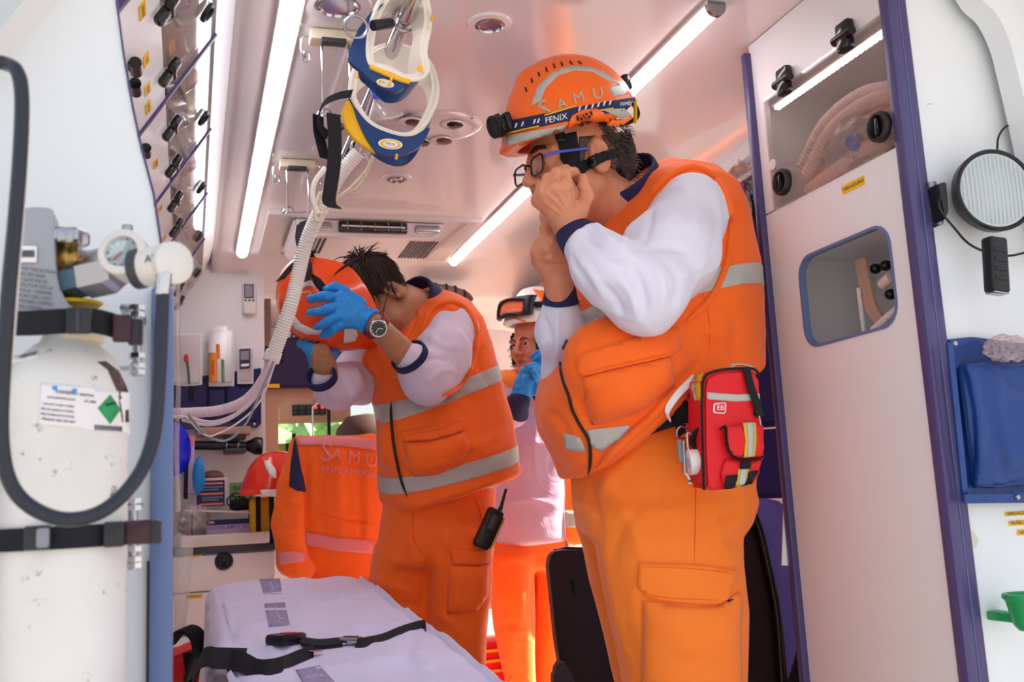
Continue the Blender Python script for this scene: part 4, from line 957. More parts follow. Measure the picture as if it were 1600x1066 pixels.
strip_band(sl2, 'cuff', [(A3(sp2[4]) + dR * .022, -dR), (A3(sp2[4]) + np.array([.08, 0, 0]), (-1, 0, 0))], .0025, M['navy_knit'], m1, 'navy ribbed cuff')
# armhole rim of the vest around the near shoulder
rim = [(1016, 308), (1028, 292), (1045, 276), (1078, 262), (1108, 272), (1134, 305), (1141, 350), (1137, 400), (1122, 445), (1100, 478), (1072, 503)]
bsl = bvh_of(ve1, sl1)
seam(bsl, rim, .0075, 'armhole_rim', M['orange_cloth'], m1, .002, n=10)
# collar: navy lining and orange outside
def collar(p):
    c = p3((982, 318, 2.06)); ax = p3((952, 262, 2.02)) - c; ax /= np.linalg.norm(ax); q = p - c; h = q @ ax; r = np.linalg.norm(q - h[:, None] * ax, axis=1)
    d = np.abs(r - (.100 - .12 * np.clip(h, -.03, .08) * .3)) - .0045; return smax(d, np.abs(h - .030) - .046, .006)
co = cloth_obj('collar', collar, p3((982, 318, 2.06)) - .16, p3((982, 318, 2.06)) + .16, .0045, M['navy_knit'], m1, label='navy stand-up collar')
# belt
def belt(p):
    d = np.abs(loft(p, T1rows, 2.2) - .006) - .004; a = A3(at(1040, 652, Y=1.9)); b = A3(at(1150, 628, Y=1.95)); n = np.cross(b - a, (0, 1, 0)); n /= np.linalg.norm(n); return smax(d, np.abs((p - a) @ n) - .022, .003)
be = cloth_obj('belt', belt, (.8, 1.8, .9), (1.42, 2.35, 1.3), .006, M['black_webbing'], m1, label='wide black webbing belt')
# hair at the back of the head and eyebrow
rh = random.Random(3); roots = []; dirs = []
for i in range(1000):
    x = rh.uniform(-1, 1); a = rh.uniform(-.2, 1.0); lx = (.079) * (1 if rh.random() < .5 else -1) if a < .45 else rh.uniform(-.078, .078)
    if a < .45: loc = (lx, -.02 - rh.random() * .06, rh.uniform(-.03, .07))
    else: loc = (lx, -.105 + .5 * abs(lx) ** 1.6 * 1.2, rh.uniform(-.055, .06))
    roots.append(LW(O1, R1, s1, loc)); dirs.append(R1 @ A3((0.25 * np.sign(lx), -.8, -.35)))
locks('hair', M['hair_grey'], m1, roots, dirs, .020, .0011, rh, curl=.6, n=6, seg=4)
patch(b1, [(829, 224), (845, 213), (878, 212), (900, 216), (944, 214), (975, 222), (985, 240), (990, 262), (985, 280), (965, 262), (957, 228), (935, 219), (925, 222), (918, 240), (912, 262), (903, 262), (905, 232), (875, 226), (845, 232)], 'sideburn_hair', M['hair_grey'], m1, .003, 7) if False else None
patch(b1, [(940, 212), (985, 205), (994, 232), (996, 262), (984, 284), (972, 270), (966, 250), (962, 232), (950, 220)], 'cropped_hair', M['hair_grey'], m1, .004, 6)
patch(b1, [(905, 214), (930, 212), (922, 220), (915, 234), (912, 256), (906, 258), (904, 238)], 'sideburn', M['hair_grey'], m1, .002, 5)
patch(b1, [(828, 238), (838, 228), (852, 227), (856, 232), (842, 234), (830, 243)], 'eyebrow', M['hair_grey'], m1, .002, 6)
# eyes
for sx in (-1, 1):
    MB().lathe([(.0005, .0128), (.006, .0112), (.0107, .007), (.0128, 0), (.0005, -.0128)], LW(O1, R1, s1, (sx * .031, .0835, .004)), R1 @ A3((0, 1, -.15)), 16).build('eye', M['eye_white'], m1)
    MB().lathe([(.0005, .0136), (.0055, .0124)], LW(O1, R1, s1, (sx * .031, .0835, .004)), R1 @ A3((0, 1, -.15)), 16).build('iris', M['iris'], m1)
# spectacles
sg = empty('spectacles', LW(O1, R1, s1, (0, .11, 0)), 'black rimmed spectacles with blue temples on the man at the front', 'glasses')
def rr2(c, w, h, r, tilt=0): return rrect(c, R1 @ A3((1, 0, 0)), R1 @ A3((0, -.15, 1)), w, h, r, 5)
for sx in (-1, 1):
    P = rr2(LW(O1, R1, s1, (sx * .034, .112, -.002)), .052, .040, .014); MB().tube(P, .0024, 8, closed=True).build('rim', M['black_gloss'], sg)
    mb = MB(); mb.add([p for p in P], [tuple(range(len(P)))]); mb.build('lens', M['window_glass'], sg)
    MB().tube([LW(O1, R1, s1, (sx * .062, .110, .008)), LW(O1, R1, s1, (sx * .072, .085, .010)), LW(O1, R1, s1, (sx * .078, .02, .012)), LW(O1, R1, s1, (sx * .079, .008, .012))], .0032, 8).build('temple', mat('temple_blue', '#4a5fd0', rough=.3) if 'temple_blue' not in M else M['temple_blue'], sg)
MB().tube([LW(O1, R1, s1, (-.009, .114, .004)), LW(O1, R1, s1, (0, .118, .007)), LW(O1, R1, s1, (.009, .114, .004))], .0024, 8).build('bridge', M['black_gloss'], sg)
# helmet
he1 = empty('rescue_helmet', LW(O1, R1, s1, (0, 0, .05)), 'orange rescue helmet with grey lettering and head torch, worn by the man at the front', 'helmet', 'orange rescue helmets')
fh1 = np.array([-.92, -.17, -.35]); RH1 = frame3(fh1, (.0, -.02, 1)); OH1 = A3(at(899, 205, Y=1.995)); sh1 = 1.06
hs1 = helmet(he1, OH1, RH1, sh1, M['orange_helmet']); bh1 = bvh_of(hs1)
patch(bh1, [(829, 167), (840, 135), (862, 114), (890, 103), (920, 104), (945, 113), (966, 130), (950, 126), (925, 112), (898, 110), (872, 118), (852, 138), (846, 156)], 'reflective_stripe', M['reflective_silver'], he1, .0012, 6)
patch(bh1, [(951, 137), (967, 130), (981, 146), (960, 153)], 'reflective_stripe', M['reflective_silver'], he1, .0012, 6)
patch(bh1, [(792, 214), (830, 206), (884, 196), (880, 205), (850, 211), (820, 219), (793, 228)], 'reflective_stripe', M['reflective_silver'], he1, .0035, 6)
patch(bh1, [(940, 172), (975, 170), (988, 180), (972, 186)], 'reflective_stripe', M['reflective_silver'], he1, .0035, 6)
for q in ((822, 140, -15), (831, 126, -12), (842, 116, -15), (854, 109, -15), (866, 103, -18), (878, 100, -20), (892, 98, -35), (906, 98, -50)):
    a = math.radians(q[2]); ux, uy = math.sin(-a), math.cos(a); w, h = 1.6, 3.6
    patch(bh1, [(q[0] + ux * h * sy + math.cos(a) * w * sx, q[1] + uy * h * sy + math.sin(a) * w * sx) for sx, sy in ((-1, -1), (1, -1), (1, 1), (-1, 1))], 'vent_slit', M['black_gloss'], he1, .0008, 9, th=.0012)
for ch, x, y, a in (('S', 852, 172, -24), ('A', 878, 163, -20), ('M', 904, 154, -16), ('U', 934, 147, -12)):
    print_on(bh1, ch, (x, y), 15, a, M['reflective_silver'], he1, .0022)
pa, pb_, pc_ = A3(at(782, 201, Y=1.99)), A3(at(890, 179, Y=1.86)), A3(at(1000, 160, Y=1.99)); nb = np.cross(pb_ - pa, pc_ - pa); nb /= np.linalg.norm(nb); nb = nb if nb[2] > 0 else -nb
hb = strip_band(hs1, 'head_torch_band', [(pa - nb * .0125, nb), (pa + nb * .0125, -nb)], .003, mat('torch_band_navy', '#1e2650', rough=.7), he1)
print_on(bh1, 'FENIX', (869, 186), 34, -13, M['print_white'], he1, .0040, shear=.15)
print_on(bh1, 'FENIX', (977, 163), 19, -10, M['print_white'], he1, .0040, shear=.15)
for x, y in ((799, 198), (808, 197), (818, 195), (836, 191), (842, 190), (905, 171), (915, 169), (925, 167), (934, 165), (943, 163), (952, 162)):
    patch(bh1, [(x - 2.6, y + 3.4), (x - .2, y - 3.6), (x + 2.4, y - 4), (x, y + 3)], 'band_mark', M['print_white'], he1, .0042, 9, th=.0008)
for pl in ([(793, 208), (843, 197), (843, 199.5), (793, 210.5)], [(851, 180), (899, 165), (899, 167.5), (851, 182.5)], [(925, 174), (957, 169), (957, 171.5), (925, 176)]):
    patch(bh1, pl, 'band_edge_line', M['yellow_label'], he1, .0042, 9, th=.0008)
patch(bh1, [(886, 199), (893, 182), (908, 173), (930, 171), (942, 178), (955, 188), (975, 187), (985, 181), (990, 184), (976, 194), (950, 197), (930, 192), (910, 193), (890, 201)], 'side_clip_plate', M['orange_helmet'], he1, .006, 6, th=.004)
patch(bh1, [(899, 183), (922, 176), (923, 182), (900, 189)], 'maker_plate', M['print_black'], he1, .0105, 7, th=.001)
print_on(bh1, 'MSA', (911, 182.5), 19, -16, mat('print_orange', '#ff6a2a', rough=.5), he1, .0118)
print_on(bh1, 'GALLET', (913, 189.5), 22, -14, M['print_black'], he1, .0085, vscale=.8)
lp = LW(OH1, RH1, sh1, (0, .170, .052)); fw = Vector(RH1 @ A3((0, 1, -.02))); upv = Vector(RH1 @ A3((0, 0, 1))); rgt = Vector(RH1 @ A3((1, 0, 0)))
hl = empty('head_torch', lp, 'black head torch on the front of the orange helmet', 'torch')
RL = Matrix((rgt, fw, upv)).transposed()
mb = MB(); mb.cbox(lp - fw * .006, (.050, .018, .042), .006, RL); mb.build('torch_bracket', M['black_plastic'], hl)
MB().lathe([(.021, 0), (.022, .004), (.024, .012), (.023, .016), (.025, .020), (.025, .026), (.021, .028), (.019, .025)], lp, fw, 32).build('torch_body', M['black_plastic'], hl)
MB().lathe([(.0005, .025), (.0185, .024)], lp, fw, 28).build('torch_lens', M['chrome'], hl)
for k in range(10):
    a = k * PI / 5; MB().cbox(lp + fw * .010 + (rgt * math.cos(a) + upv * math.sin(a)) * .0235, (.004, .012, .004), .001, RL).build('cooling_fin', M['black_plastic'], hl)
bp = LW(OH1, RH1, sh1, (-.015, -.152, .068)); mb = MB(); mb.cbox(bp, (.055, .020, .040), .008, RL); mb.build('battery_pack', M['black_gloss'], hl)
# retention straps and rear adjuster
def st(poly, off=.004, nm='chin_strap', m=None, cell=6): return patch(b1, poly, nm, M[m or 'black_webbing'], he1, off, cell, th=.0022)
st([(868, 214), (900, 206), (904, 232), (904, 262), (896, 270), (884, 262), (876, 250), (873, 232)])
st([(893, 264), (905, 254), (930, 242), (960, 232), (985, 222), (978, 236), (950, 250), (925, 262), (905, 276), (896, 274)], .006)
st([(893, 270), (905, 272), (909, 286), (902, 292), (894, 280)], .007)
st([(915, 250), (927, 244), (933, 256), (921, 264)], .010, 'strap_buckle', 'black_gloss'); st([(868, 212), (882, 208), (885, 220), (872, 225)], .008, 'strap_buckle', 'black_gloss')
MB().tube(bez([LW(OH1, RH1, sh1, v) for v in ((-.06, -.125, .02), (-.045, -.142, .0), (-.02, -.155, -.01), (.02, -.155, -.01))], 5), .006, 8).build('rear_hook', M['black_plastic'], he1)
MB().tube([LW(OH1, RH1, sh1, v) for v in ((-.075, -.12, .018), (-.055, -.132, .006), (-.03, -.138, -.022))], .0042, 8).build('adjuster_wheel', mat('adjuster_yellow', '#e6d21a', rough=.4), he1)
st([(958, 214), (972, 208), (986, 210), (984, 240), (970, 238), (962, 226)], .006, 'nape_strap')

# ================================================================= bending man with the helmet in his hands
m2 = empty('person', (.75, 3.1, 0), 'man in orange vest bending over the helmet he holds in blue gloves', 'person')
s2 = 1.06; f2 = np.array([-.30, -.22, -.93]); R2 = frame3(f2, (-.95, -.12, .28)); ear2 = at(613, 452, Y=2.96)
# his left side is towards the camera
sgn = -1 if (R2[:, 0][1] > 0) else 1
O2 = A3(ear2) - R2 @ A3((sgn * .078, -.008, 0)) * s2
hf2 = head_fn(O2, R2, s2, (p3((672, 492, 3.1)), .070))
V2h, Q2h = sdf_mesh(hf2, O2 - .22, O2 + .26, .004)
S21 = [(708, 520, 2.98), (692, 560, 2.90), (668, 592, 2.84), (646, 565, 2.80)]; R21 = [.078, .080, .064, .053]
S22 = [(610, 520, 3.28), (560, 590, 3.16), (528, 606, 3.02), (509, 594, 2.93)]; R22 = [.085, .075, .058, .043]
q21 = [p3(q) for q in S21]; q22 = [p3(q) for q in S22]
wr2 = p3((586, 508, 2.76)); el2 = p3((660, 581, 2.82))
V2rows = px_rows([(462, 655, 705, 3.14, .07), (478, 640, 730, 3.13, .13), (505, 612, 748, 3.12, .17), (545, 590, 762, 3.11, .19), (600, 584, 777, 3.10, .20), (650, 588, 789, 3.10, .20), (700, 590, 799, 3.10, .20), (745, 594, 807, 3.10, .20), (800, 600, 806, 3.10, .195)])
T2rows = px_rows([(720, 606, 770, 3.12, .15), (790, 598, 772, 3.12, .16), (840, 590, 770, 3.12, .165), (880, 583, 768, 3.12, .15)])
L2A = px_rows([(850, 588, 690, 3.14, .11), (900, 577, 676, 3.14, .115), (950, 578, 668, 3.14, .11), (1000, 596, 668, 3.14, .10), (1100, 612, 682, 3.14, .09), (1250, 625, 690, 3.16, .08), (1280, 627, 690, 3.16, .08)])
L2B = px_rows([(830, 660, 770, 3.06, .12), (900, 662, 766, 3.05, .125), (960, 664, 757, 3.05, .12), (1040, 682, 752, 3.05, .105), (1150, 695, 750, 3.05, .09), (1290, 705, 752, 3.06, .08)])
def vest2(p):
    d = loft(p, V2rows, 2.3); d = smin(d, cap(p, p3((700, 495, 3.0)), p3((665, 490, 3.2)), .06, .06), .04)
    d = smin(d, ell(p, p3((680, 690, 2.98)), (.17, .10, .13)), .05); d = smin(d, ell(p, p3((600, 560, 3.05)), (.07, .08, .05)), .04)
    a = A3(at(640, 798, Y=2.95)); b = A3(at(808, 743, Y=3.0)); n = np.cross(b - a, (0, 1, 0)); n = n if n[2] < 0 else -n
    c = A3(at(598, 768, Y=2.95)); n2 = np.cross(c - a, (0, 1, 0)); n2 = n2 if n2[2] < 0 else -n2
    return smax(smax(d, plane(p, a, n), .012), plane(p, a, n2), .012)
def trous2(p): return smin(smin(loft(p, T2rows, 2.2), loft(p, L2A, 2.2), .025), loft(p, L2B, 2.2), .025)
def arm2(p): return chain(p, [q21[2], el2, wr2], [.030, .044, .033], .02)
def arm2b(p): return chain(p, [p3((514, 604, 2.96)), p3((506, 568, 2.91)), p3((501, 552, 2.89))], [.036, .034, .030], .01)
def core2(p):
    d = smax(loft(p, V2rows, 2.2) + .05, .95 - p[:, 2], .03); d = smin(d, trous2(p) + .03, .02); d = smin(d, chain(p, q21, [r * .7 for r in R21]), .02); return smin(d, chain(p, q22, [r * .7 for r in R22]), .02)
Vc2, Qc2 = sdf_mesh(core2, (.25, 2.7, -.02), (1.15, 3.5, 1.7), .016)
Va, Qa = sdf_mesh(arm2, *bb([q21[1], el2, wr2], .09), .004)
Vb, Qb = sdf_mesh(arm2b, *bb([q22[2], p3((500, 552, 2.88))], .09), .005)
body2 = body_obj(M['skin_tan'], m2, [(V2h, Q2h), (Va, Qa), (Vb, Qb), (Vc2, Qc2)])
b2 = BVHTree.FromPolygons(V2h.tolist(), Q2h.tolist())
T2S = [([(672, 860), (668, 900), (664, 950)], 6, -.010), ([(690, 800), (720, 830), (760, 850)], 8, .005), ([(650, 800), (640, 850), (655, 890)], 9, .007), ([(590, 880), (630, 890), (665, 905)], 6, -.006), ([(585, 910), (620, 920), (660, 930)], 6, .006), ([(600, 950), (630, 945), (662, 950)], 6, -.006),
       ([(680, 960), (710, 975), (735, 1010)], 8, .008), ([(700, 950), (725, 985), (728, 1040)], 6, -.008), ([(620, 820), (610, 860), (600, 900)], 7, -.005), ([(675, 830), (690, 860), (720, 880)], 6, -.005)]
tr2 = cloth_obj('trousers', trous2, (.36, 2.8, .06), (1.12, 3.42, 1.1), .0080, M['orange_cloth'], m2, T2S, nz=.012, nzs=(7, 7, 3.5), seed=12)
bt2 = bvh_of(tr2)
patch(bt2, [(704, 858), (735, 862), (763, 858), (764, 879), (745, 884), (706, 882)], 'cargo_flap', M['orange_cloth'], m2, .008, 8, th=.007)
patch(bt2, [(703, 884), (745, 886), (764, 880), (762, 930), (745, 955), (698, 960)], 'cargo_pocket', M['orange_cloth'], m2, .005, 8, puff=.010)
seam(bt2, [(742, 775), (750, 800), (756, 825)], .0014, 'pocket_edge', M['orange_seam'], m2, .001)
seam(bt2, [(645, 800), (646, 840), (664, 872)], .0014, 'fly_seam', M['orange_seam'], m2, .001)
for rows_ in (L2A, L2B):
    q = rows_[-1]; bx, by = q[1], q[2]
    def boot(p, bx=bx, by=by): return smax(smin(cap(p, (bx, by, .06), (bx, by, .25), .058, .056), ell(p, (bx - .08, by - .06, .045), (.13, .09, .06)), .03), -p[:, 2], .005)
    cloth_obj('boot', boot, (bx - .25, by - .2, -.02), (bx + .12, by + .14, .32), .010, M['black_plastic'], m2)
V2S = [([(612, 620), (616, 680), (632, 760)], 4, -.006), ([(640, 480), (650, 500), (640, 530)], 5, -.006), ([(740, 545), (752, 580), (765, 610)], 6, -.005), ([(700, 600), (740, 610), (770, 600)], 8, .005), ([(650, 600), (690, 615), (730, 620)], 7, -.005),
       ([(720, 700), (760, 690), (795, 670)], 8, .006), ([(735, 730), (770, 715), (800, 700)], 6, -.006), ([(570, 550), (590, 570), (600, 600)], 5, -.007), ([(660, 470), (690, 475), (720, 490)], 6, .006), ([(600, 640), (598, 690), (606, 740)], 5, .006), ([(655, 640), (700, 628), (735, 640)], 5, .005)]
ve2 = cloth_obj('vest', vest2, (.38, 2.75, .84), (1.16, 3.48, 1.72), .0078, M['orange_cloth'], m2, V2S, nz=.012, nzs=(6, 6, 6), seed=15)
def band3(src, a, b, c, hw, parent, m, nm='reflective_band', off=.002, extra=()):
    a, b, c = A3(a), A3(b), A3(c); n = np.cross(b - a, c - a); n /= np.linalg.norm(n); n = n if n[2] > 0 else -n
    return strip_band(src, nm, [(a - n * hw, n), (a + n * hw, -n), *extra], off, m, parent)
band3(ve2, at(592, 645, Y=3.05), at(670, 625, Y=2.91), at(775, 580, Y=3.05), .024, m2, M['reflective_silver'])
band3(ve2, at(600, 762, Y=3.02), at(700, 745, Y=2.90), at(803, 705, Y=3.05), .024, m2, M['reflective_silver'])
bv2 = bvh_of(ve2)
seam(bv2, [(612, 628), (612, 660), (616, 700), (626, 745), (637, 776)], .0045, 'zip', M['zip_black'], m2, .003, n=8)
patch(bv2, [(628, 676), (680, 668), (722, 652), (724, 672), (716, 676), (672, 688), (630, 690)], 'pocket_flap', M['orange_cloth'], m2, .010, 7, th=.008)
patch(bv2, [(632, 692), (672, 690), (722, 676), (736, 700), (722, 726), (680, 742), (648, 744), (636, 728)], 'chest_pocket', M['orange_cloth'], m2, .006, 7, puff=.018)
seam(bv2, [(630, 680), (680, 672), (720, 657)], .001, 'stitching', M['orange_seam'], m2, .0115)
seam(bv2, [(657, 472), (648, 510), (628, 545)], .0016, 'yoke_seam', M['orange_seam'], m2, .001)
print_on(bv2, 'SAMU', (582, 600), 22, 8, mat('faint_print', '#ffb98a', rough=.6), m2, .002)
print_on(bv2, 'MEDICO', (622, 590), 18, 4, M['faint_print'], m2, .002)
S2S = [([(665, 520), (690, 540), (720, 545)], 6, .006), ([(655, 570), (680, 560), (710, 565)], 5, -.007), ([(665, 600), (690, 580), (715, 580)], 5, .006), ([(730, 520), (735, 550), (720, 590)], 6, -.005), ([(690, 490), (680, 520), (672, 550)], 6, .004)]
sl21 = cloth_obj('sleeve', slv(q21, R21, .045), *bb(q21, .12), .0065, M['shirt_lilac'], m2, S2S, nz=.010, nzs=(10, 10, 10), seed=18)
dd_ = q21[3] - q21[2]; dd_ /= np.linalg.norm(dd_)
def ringcuff(name, c, ax, r, h, m, parent, th=.006):
    MB().lathe([(r - th, -h / 2), (r, -h / 2), (r + .001, 0), (r, h / 2), (r - th, h / 2), (r - th, -h / 2)], c, ax, 40).build(name, m, parent, label='navy ribbed cuff')
ringcuff('cuff', q21[3] + dd_ * .020, dd_, .056, .022, M['navy_knit'], m2)
S22S = [([(497, 600), (508, 618), (515, 635)], 4, -.007), ([(515, 600), (525, 618), (530, 632)], 4, .007), ([(535, 590), (545, 610), (548, 625)], 4, -.007), ([(550, 570), (562, 590), (565, 610)], 5, .007), ([(510, 612), (535, 622), (560, 612)], 5, .005)]
sl22 = cloth_obj('sleeve', slv(q22, R22, .045), *bb(q22, .12), .007, M['shirt_lilac'], m2, S22S, nz=.012, nzs=(10, 10, 10), seed=19)
dd2 = q22[3] - q22[2]; dd2 /= np.linalg.norm(dd2); ringcuff('cuff', q22[3] + dd2 * .034, (dd2 + np.array([0, 0, .6])), .045, .026, M['navy_knit'], m2)
bsl2 = bvh_of(ve2, sl21)
seam(bsl2, [(660, 520), (672, 488), (700, 473), (724, 480), (740, 503), (744, 540), (733, 578), (712, 606), (690, 618)], .008, 'armhole_rim', M['orange_cloth'], m2, .003, n=10)
def collar2(p):
    c = p3((655, 478, 3.1)); ax = p3((632, 462, 3.06)) - c; ax /= np.linalg.norm(ax); q = p - c; h = q @ ax; r = np.linalg.norm(q - h[:, None] * ax, axis=1)
    return smax(np.abs(r - .083) - .006, np.abs(h - .01) - .035, .006)
cloth_obj('collar', collar2, p3((652, 476, 3.1)) - .15, p3((652, 476, 3.1)) + .15, .006, M['navy_knit'], m2, label='navy stand-up collar')
# hair: a cap and loose locks
def hair2(p):
    q = (p - O2) @ R2 / s2; q[:, 0] = np.abs(q[:, 0]); d = ell(q, (0, -.020, .052), (.088, .108, .096)); d = smax(d, (q[:, 1] - .062) * .8 + (q[:, 2] - .05) * -.35, .02)
    d = smax(d, -(q[:, 2] + .055 + 1.0 * np.clip(q[:, 1] + .03, 0, 1) * -1.6) * .6, .02)
    return (d + (vnoise(q * 60, 3) - .5) * .006) * s2
Vz, Qz = sdf_mesh(hair2, O2 - .22, O2 + .22, .005); hc_ = link('hair', np_mesh('hair', Vz, Qz), M['hair_dark'], m2); o_data[hc_.name] = (Vz, Qz)
rh = random.Random(11); roots = []; dirs = []
for i in range(1200):
    th_ = rh.uniform(0, 2 * PI); ph = rh.uniform(0, 1) ** .6 * 2.3
    loc = A3((.086 * math.sin(ph) * math.cos(th_), -.020 + .106 * math.sin(ph) * math.sin(th_), .052 + .095 * math.cos(ph)))
    if (loc[1] > .075 and loc[2] < .06) or (ph > 1.7 and loc[1] > -.02): continue
    out = A3((loc[0] / .086, (loc[1] + .02) / .106, (loc[2] - .052) / .095)); comb = A3((loc[0] * 2, .55, -.35)); t_ = comb - out * (comb @ out) * .8
    roots.append(LW(O2, R2, s2, loc)); dirs.append(R2 @ (t_ + out * .28))
locks('hair_locks', M['hair_dark'], m2, roots, dirs, .062, .0028, rh, grav=(0, 0, -1), n=6, seg=4)
roots = []; dirs = []
for i in range(16):
    a = rh.random(); roots.append(at(548 + rh.uniform(-14, 16), 402 + rh.uniform(-4, 8), Y=2.98)); dirs.append((rh.uniform(-.2, .9), 0, rh.uniform(.3, .9)))
locks('stray_hair', M['hair_dark'], m2, roots, dirs, .055, .0016, rh, grav=(.9, 0, -.4), n=7, seg=4)
# headband strap round the hair
MB().tube(bez(pxp([(496, 437, 2.86), (512, 440, 2.85), (528, 425, 2.86), (545, 412, 2.88), (560, 405, 2.95)]), 6), .010, 8, squash=.4).build('head_strap', M['black_webbing'], m2)
MB().tube([LW(O2, R2, s2, v) for v in ((sgn * .084, -.008, .012), (sgn * .080, .06, .010), (sgn * .072, .10, .006))], .0018, 6).build('spectacle_temple', M['black_gloss'], m2)
# the helmet he holds
h2e = empty('rescue_helmet', at(495, 488, Y=2.98), 'orange rescue helmet with white stripes held upside down in blue gloves', 'helmet', 'orange rescue helmets')
uh = A3((-.66, -.55, -.52)); fh = A3((.70, .05, -.70)); RH2 = frame3(fh, uh); OH2 = p3((517, 466, 2.98)) 
hs2 = helmet(h2e, OH2, RH2, 1.07, M['helmet_red'], name='helmet_shell'); bh2 = bvh_of(hs2)
patch(bh2, [(451, 484), (459, 492), (470, 506), (488, 514), (505, 516), (520, 514), (518, 519), (505, 522), (480, 522), (462, 514), (450, 500), (444, 492)], 'reflective_stripe', M['helmet_white'], h2e, .002, 6)
patch(bh2, [(538, 512), (556, 514), (559, 522), (555, 532), (537, 537)], 'reflective_stripe', M['helmet_white'], h2e, .002, 6)
patch(bh2, [(464, 447), (476, 434), (486, 438), (494, 450), (482, 446), (472, 450)], 'reflective_stripe', M['helmet_white'], h2e, .002, 6)
for i, (x, y) in enumerate(((442, 513), (449, 519), (456, 524), (464, 529), (473, 533), (484, 536), (496, 536))):
    a = math.radians(20 + i * 2); w, h = 1.3, 3.4
    patch(bh2, [(x + math.sin(a) * h * sy + math.cos(a) * w * sx, y - math.cos(a) * h * sy + math.sin(a) * w * sx) for sx, sy in ((-1, -1), (1, -1), (1, 1), (-1, 1))], 'vent_slit', M['black_gloss'], h2e, .0012, 9, th=.0015)
print_on(bh2, 'S', (477, 456), 10, 118, M['reflective_silver'], h2e, .0025); print_on(bh2, 'A', (490, 476), 10, 118, M['reflective_silver'], h2e, .0025); print_on(bh2, 'U', (505, 478), 10, 110, M['reflective_silver'], h2e, .0025)
# hanging straps of that helmet
for pts, wv in ((((474, 346, 2.93), (477, 362, 2.9), (478, 380, 2.86), (470, 400, 2.84), (455, 418, 2.83), (438, 438, 2.82)), .014), (((470, 350, 2.93), (468, 372, 2.9), (474, 395, 2.86), (481, 420, 2.82), (478, 440, 2.81)), .014), (((478, 376, 2.92), (484, 396, 2.9), (496, 418, 2.9), (502, 440, 2.9)), .010)):
    MB().ribbon(bez(pxp(pts), 5), (wv * .9, 0, wv * .35), .003).build('hanging_strap', M['black_webbing'], h2e)
patch(bh2, [(486, 428), (500, 436), (512, 450), (505, 462), (492, 446)], 'ear_strap', M['black_webbing'], h2e, .004, 6)
# gloves
def glove(parent, w, kn, fg, th, cuffto, wr=.034, fr=.0125, pr=.0185, cr=.040, nm='glove'):
    fn0 = hand_fn(w, kn, fg, th, wr=wr, pr=pr, fr=fr, fore=(cuffto, cr))
    d_ = A3(cuffto) - A3(w); d_ /= np.linalg.norm(d_)
    fn = lambda p: smax(fn0(p), (p - A3(cuffto)) @ d_, .004)
    lo, hi = bb([w, cuffto, *kn, *th] + [q for c_ in fg for q in c_], .06); o = cloth_obj(nm, fn, lo, hi, .0034, M['glove_blue'], parent, nz=.004, nzs=(30, 30, 30), it=1, seed=4)
    MB().ring(A3(cuffto) - d_ * .002, d_, cr * .98, .0022, 30, 6).build('glove_cuff', M['glove_blue'], o); return o
kn = [p3(q) for q in ((533, 466, 2.775), (530, 479, 2.765), (533, 492, 2.76), (540, 503, 2.765))]
fg = [[kn[0], p3((510, 463, 2.755)), p3((497, 464, 2.765)), p3((486, 467, 2.785))], [kn[1], p3((509, 484, 2.745)), p3((495, 487, 2.755)), p3((484, 489, 2.77))], [kn[2], p3((515, 501, 2.745)), p3((504, 507, 2.755)), p3((496, 511, 2.77))],
      [kn[3], p3((522, 512, 2.76)), p3((512, 520, 2.78)), p3((505, 524, 2.80))]]
th = [p3((560, 475, 2.80)), p3((537, 455, 2.80)), p3((522, 449, 2.80)), p3((509, 452, 2.80))]
glove(m2, p3((568, 498, 2.775)), kn, fg, th, p3((580, 505, 2.765)))
kn = [p3(q) for q in ((480, 540, 2.93), (488, 547, 2.90), (498, 552, 2.89), (508, 555, 2.90))]
fg = [[k_, k_ + A3((-.012, .03, .012)), k_ + A3((-.0, .05, .03))] for k_ in kn]
glove(m2, p3((502, 566, 2.93)), kn, fg, [p3((515, 556, 2.93)), p3((522, 548, 2.95)), p3((525, 540, 2.97))], p3((503, 574, 2.93)), cr=.036)
# wrist watch
wt_ = empty('wristwatch', at(581, 509, Y=2.70), 'steel wristwatch with black dial and red strap on a bare forearm', 'watch')
ax = (el2 - wr2); ax /= np.linalg.norm(ax); wc = wr2 + ax * .004
MB().lathe([(.040, -.012), (.0425, -.012), (.0435, 0), (.0425, .012), (.040, .012), (.040, -.012)], wc, ax, 36).build('watch_strap', mat('watch_red', '#8e1f26', rough=.6), wt_)
vv = EYE - wc; vv -= vv.dot(ax) * ax; vv /= np.linalg.norm(vv); vv = vv + ax * .05 + A3((-.12, 0, .12)); vv /= np.linalg.norm(vv); fc = wc + vv * .041
MB().lathe([(.0245, 0), (.0265, .003), (.0265, .008), (.0245, .012), (.021, .012), (.020, .009)], fc, vv, 36).build('watch_case', M['steel'], wt_)
MB().lathe([(.0005, .0095), (.0205, .0092)], fc, vv, 30).build('watch_dial', M['black_gloss'], wt_)
u_ = np.cross(vv, ax); 
MB().tube([fc + vv * .011, fc + vv * .011 + (u_ * .6 + ax * .8) * .013], .0011, 5).build('watch_hand', M['print_white'], wt_); MB().tube([fc + vv * .011, fc + vv * .011 - (u_ * .9 - ax * .2) * .015], .0011, 5).build('watch_hand', M['print_white'], wt_)
for k in range(12):
    a = k * PI / 6; MB().cyl(fc + vv * .0096 + (u_ * math.cos(a) + ax * math.sin(a)) * .018, fc + vv * .0106 + (u_ * math.cos(a) + ax * math.sin(a)) * .018, .0012, 6).build('hour_mark', M['print_white'], wt_)
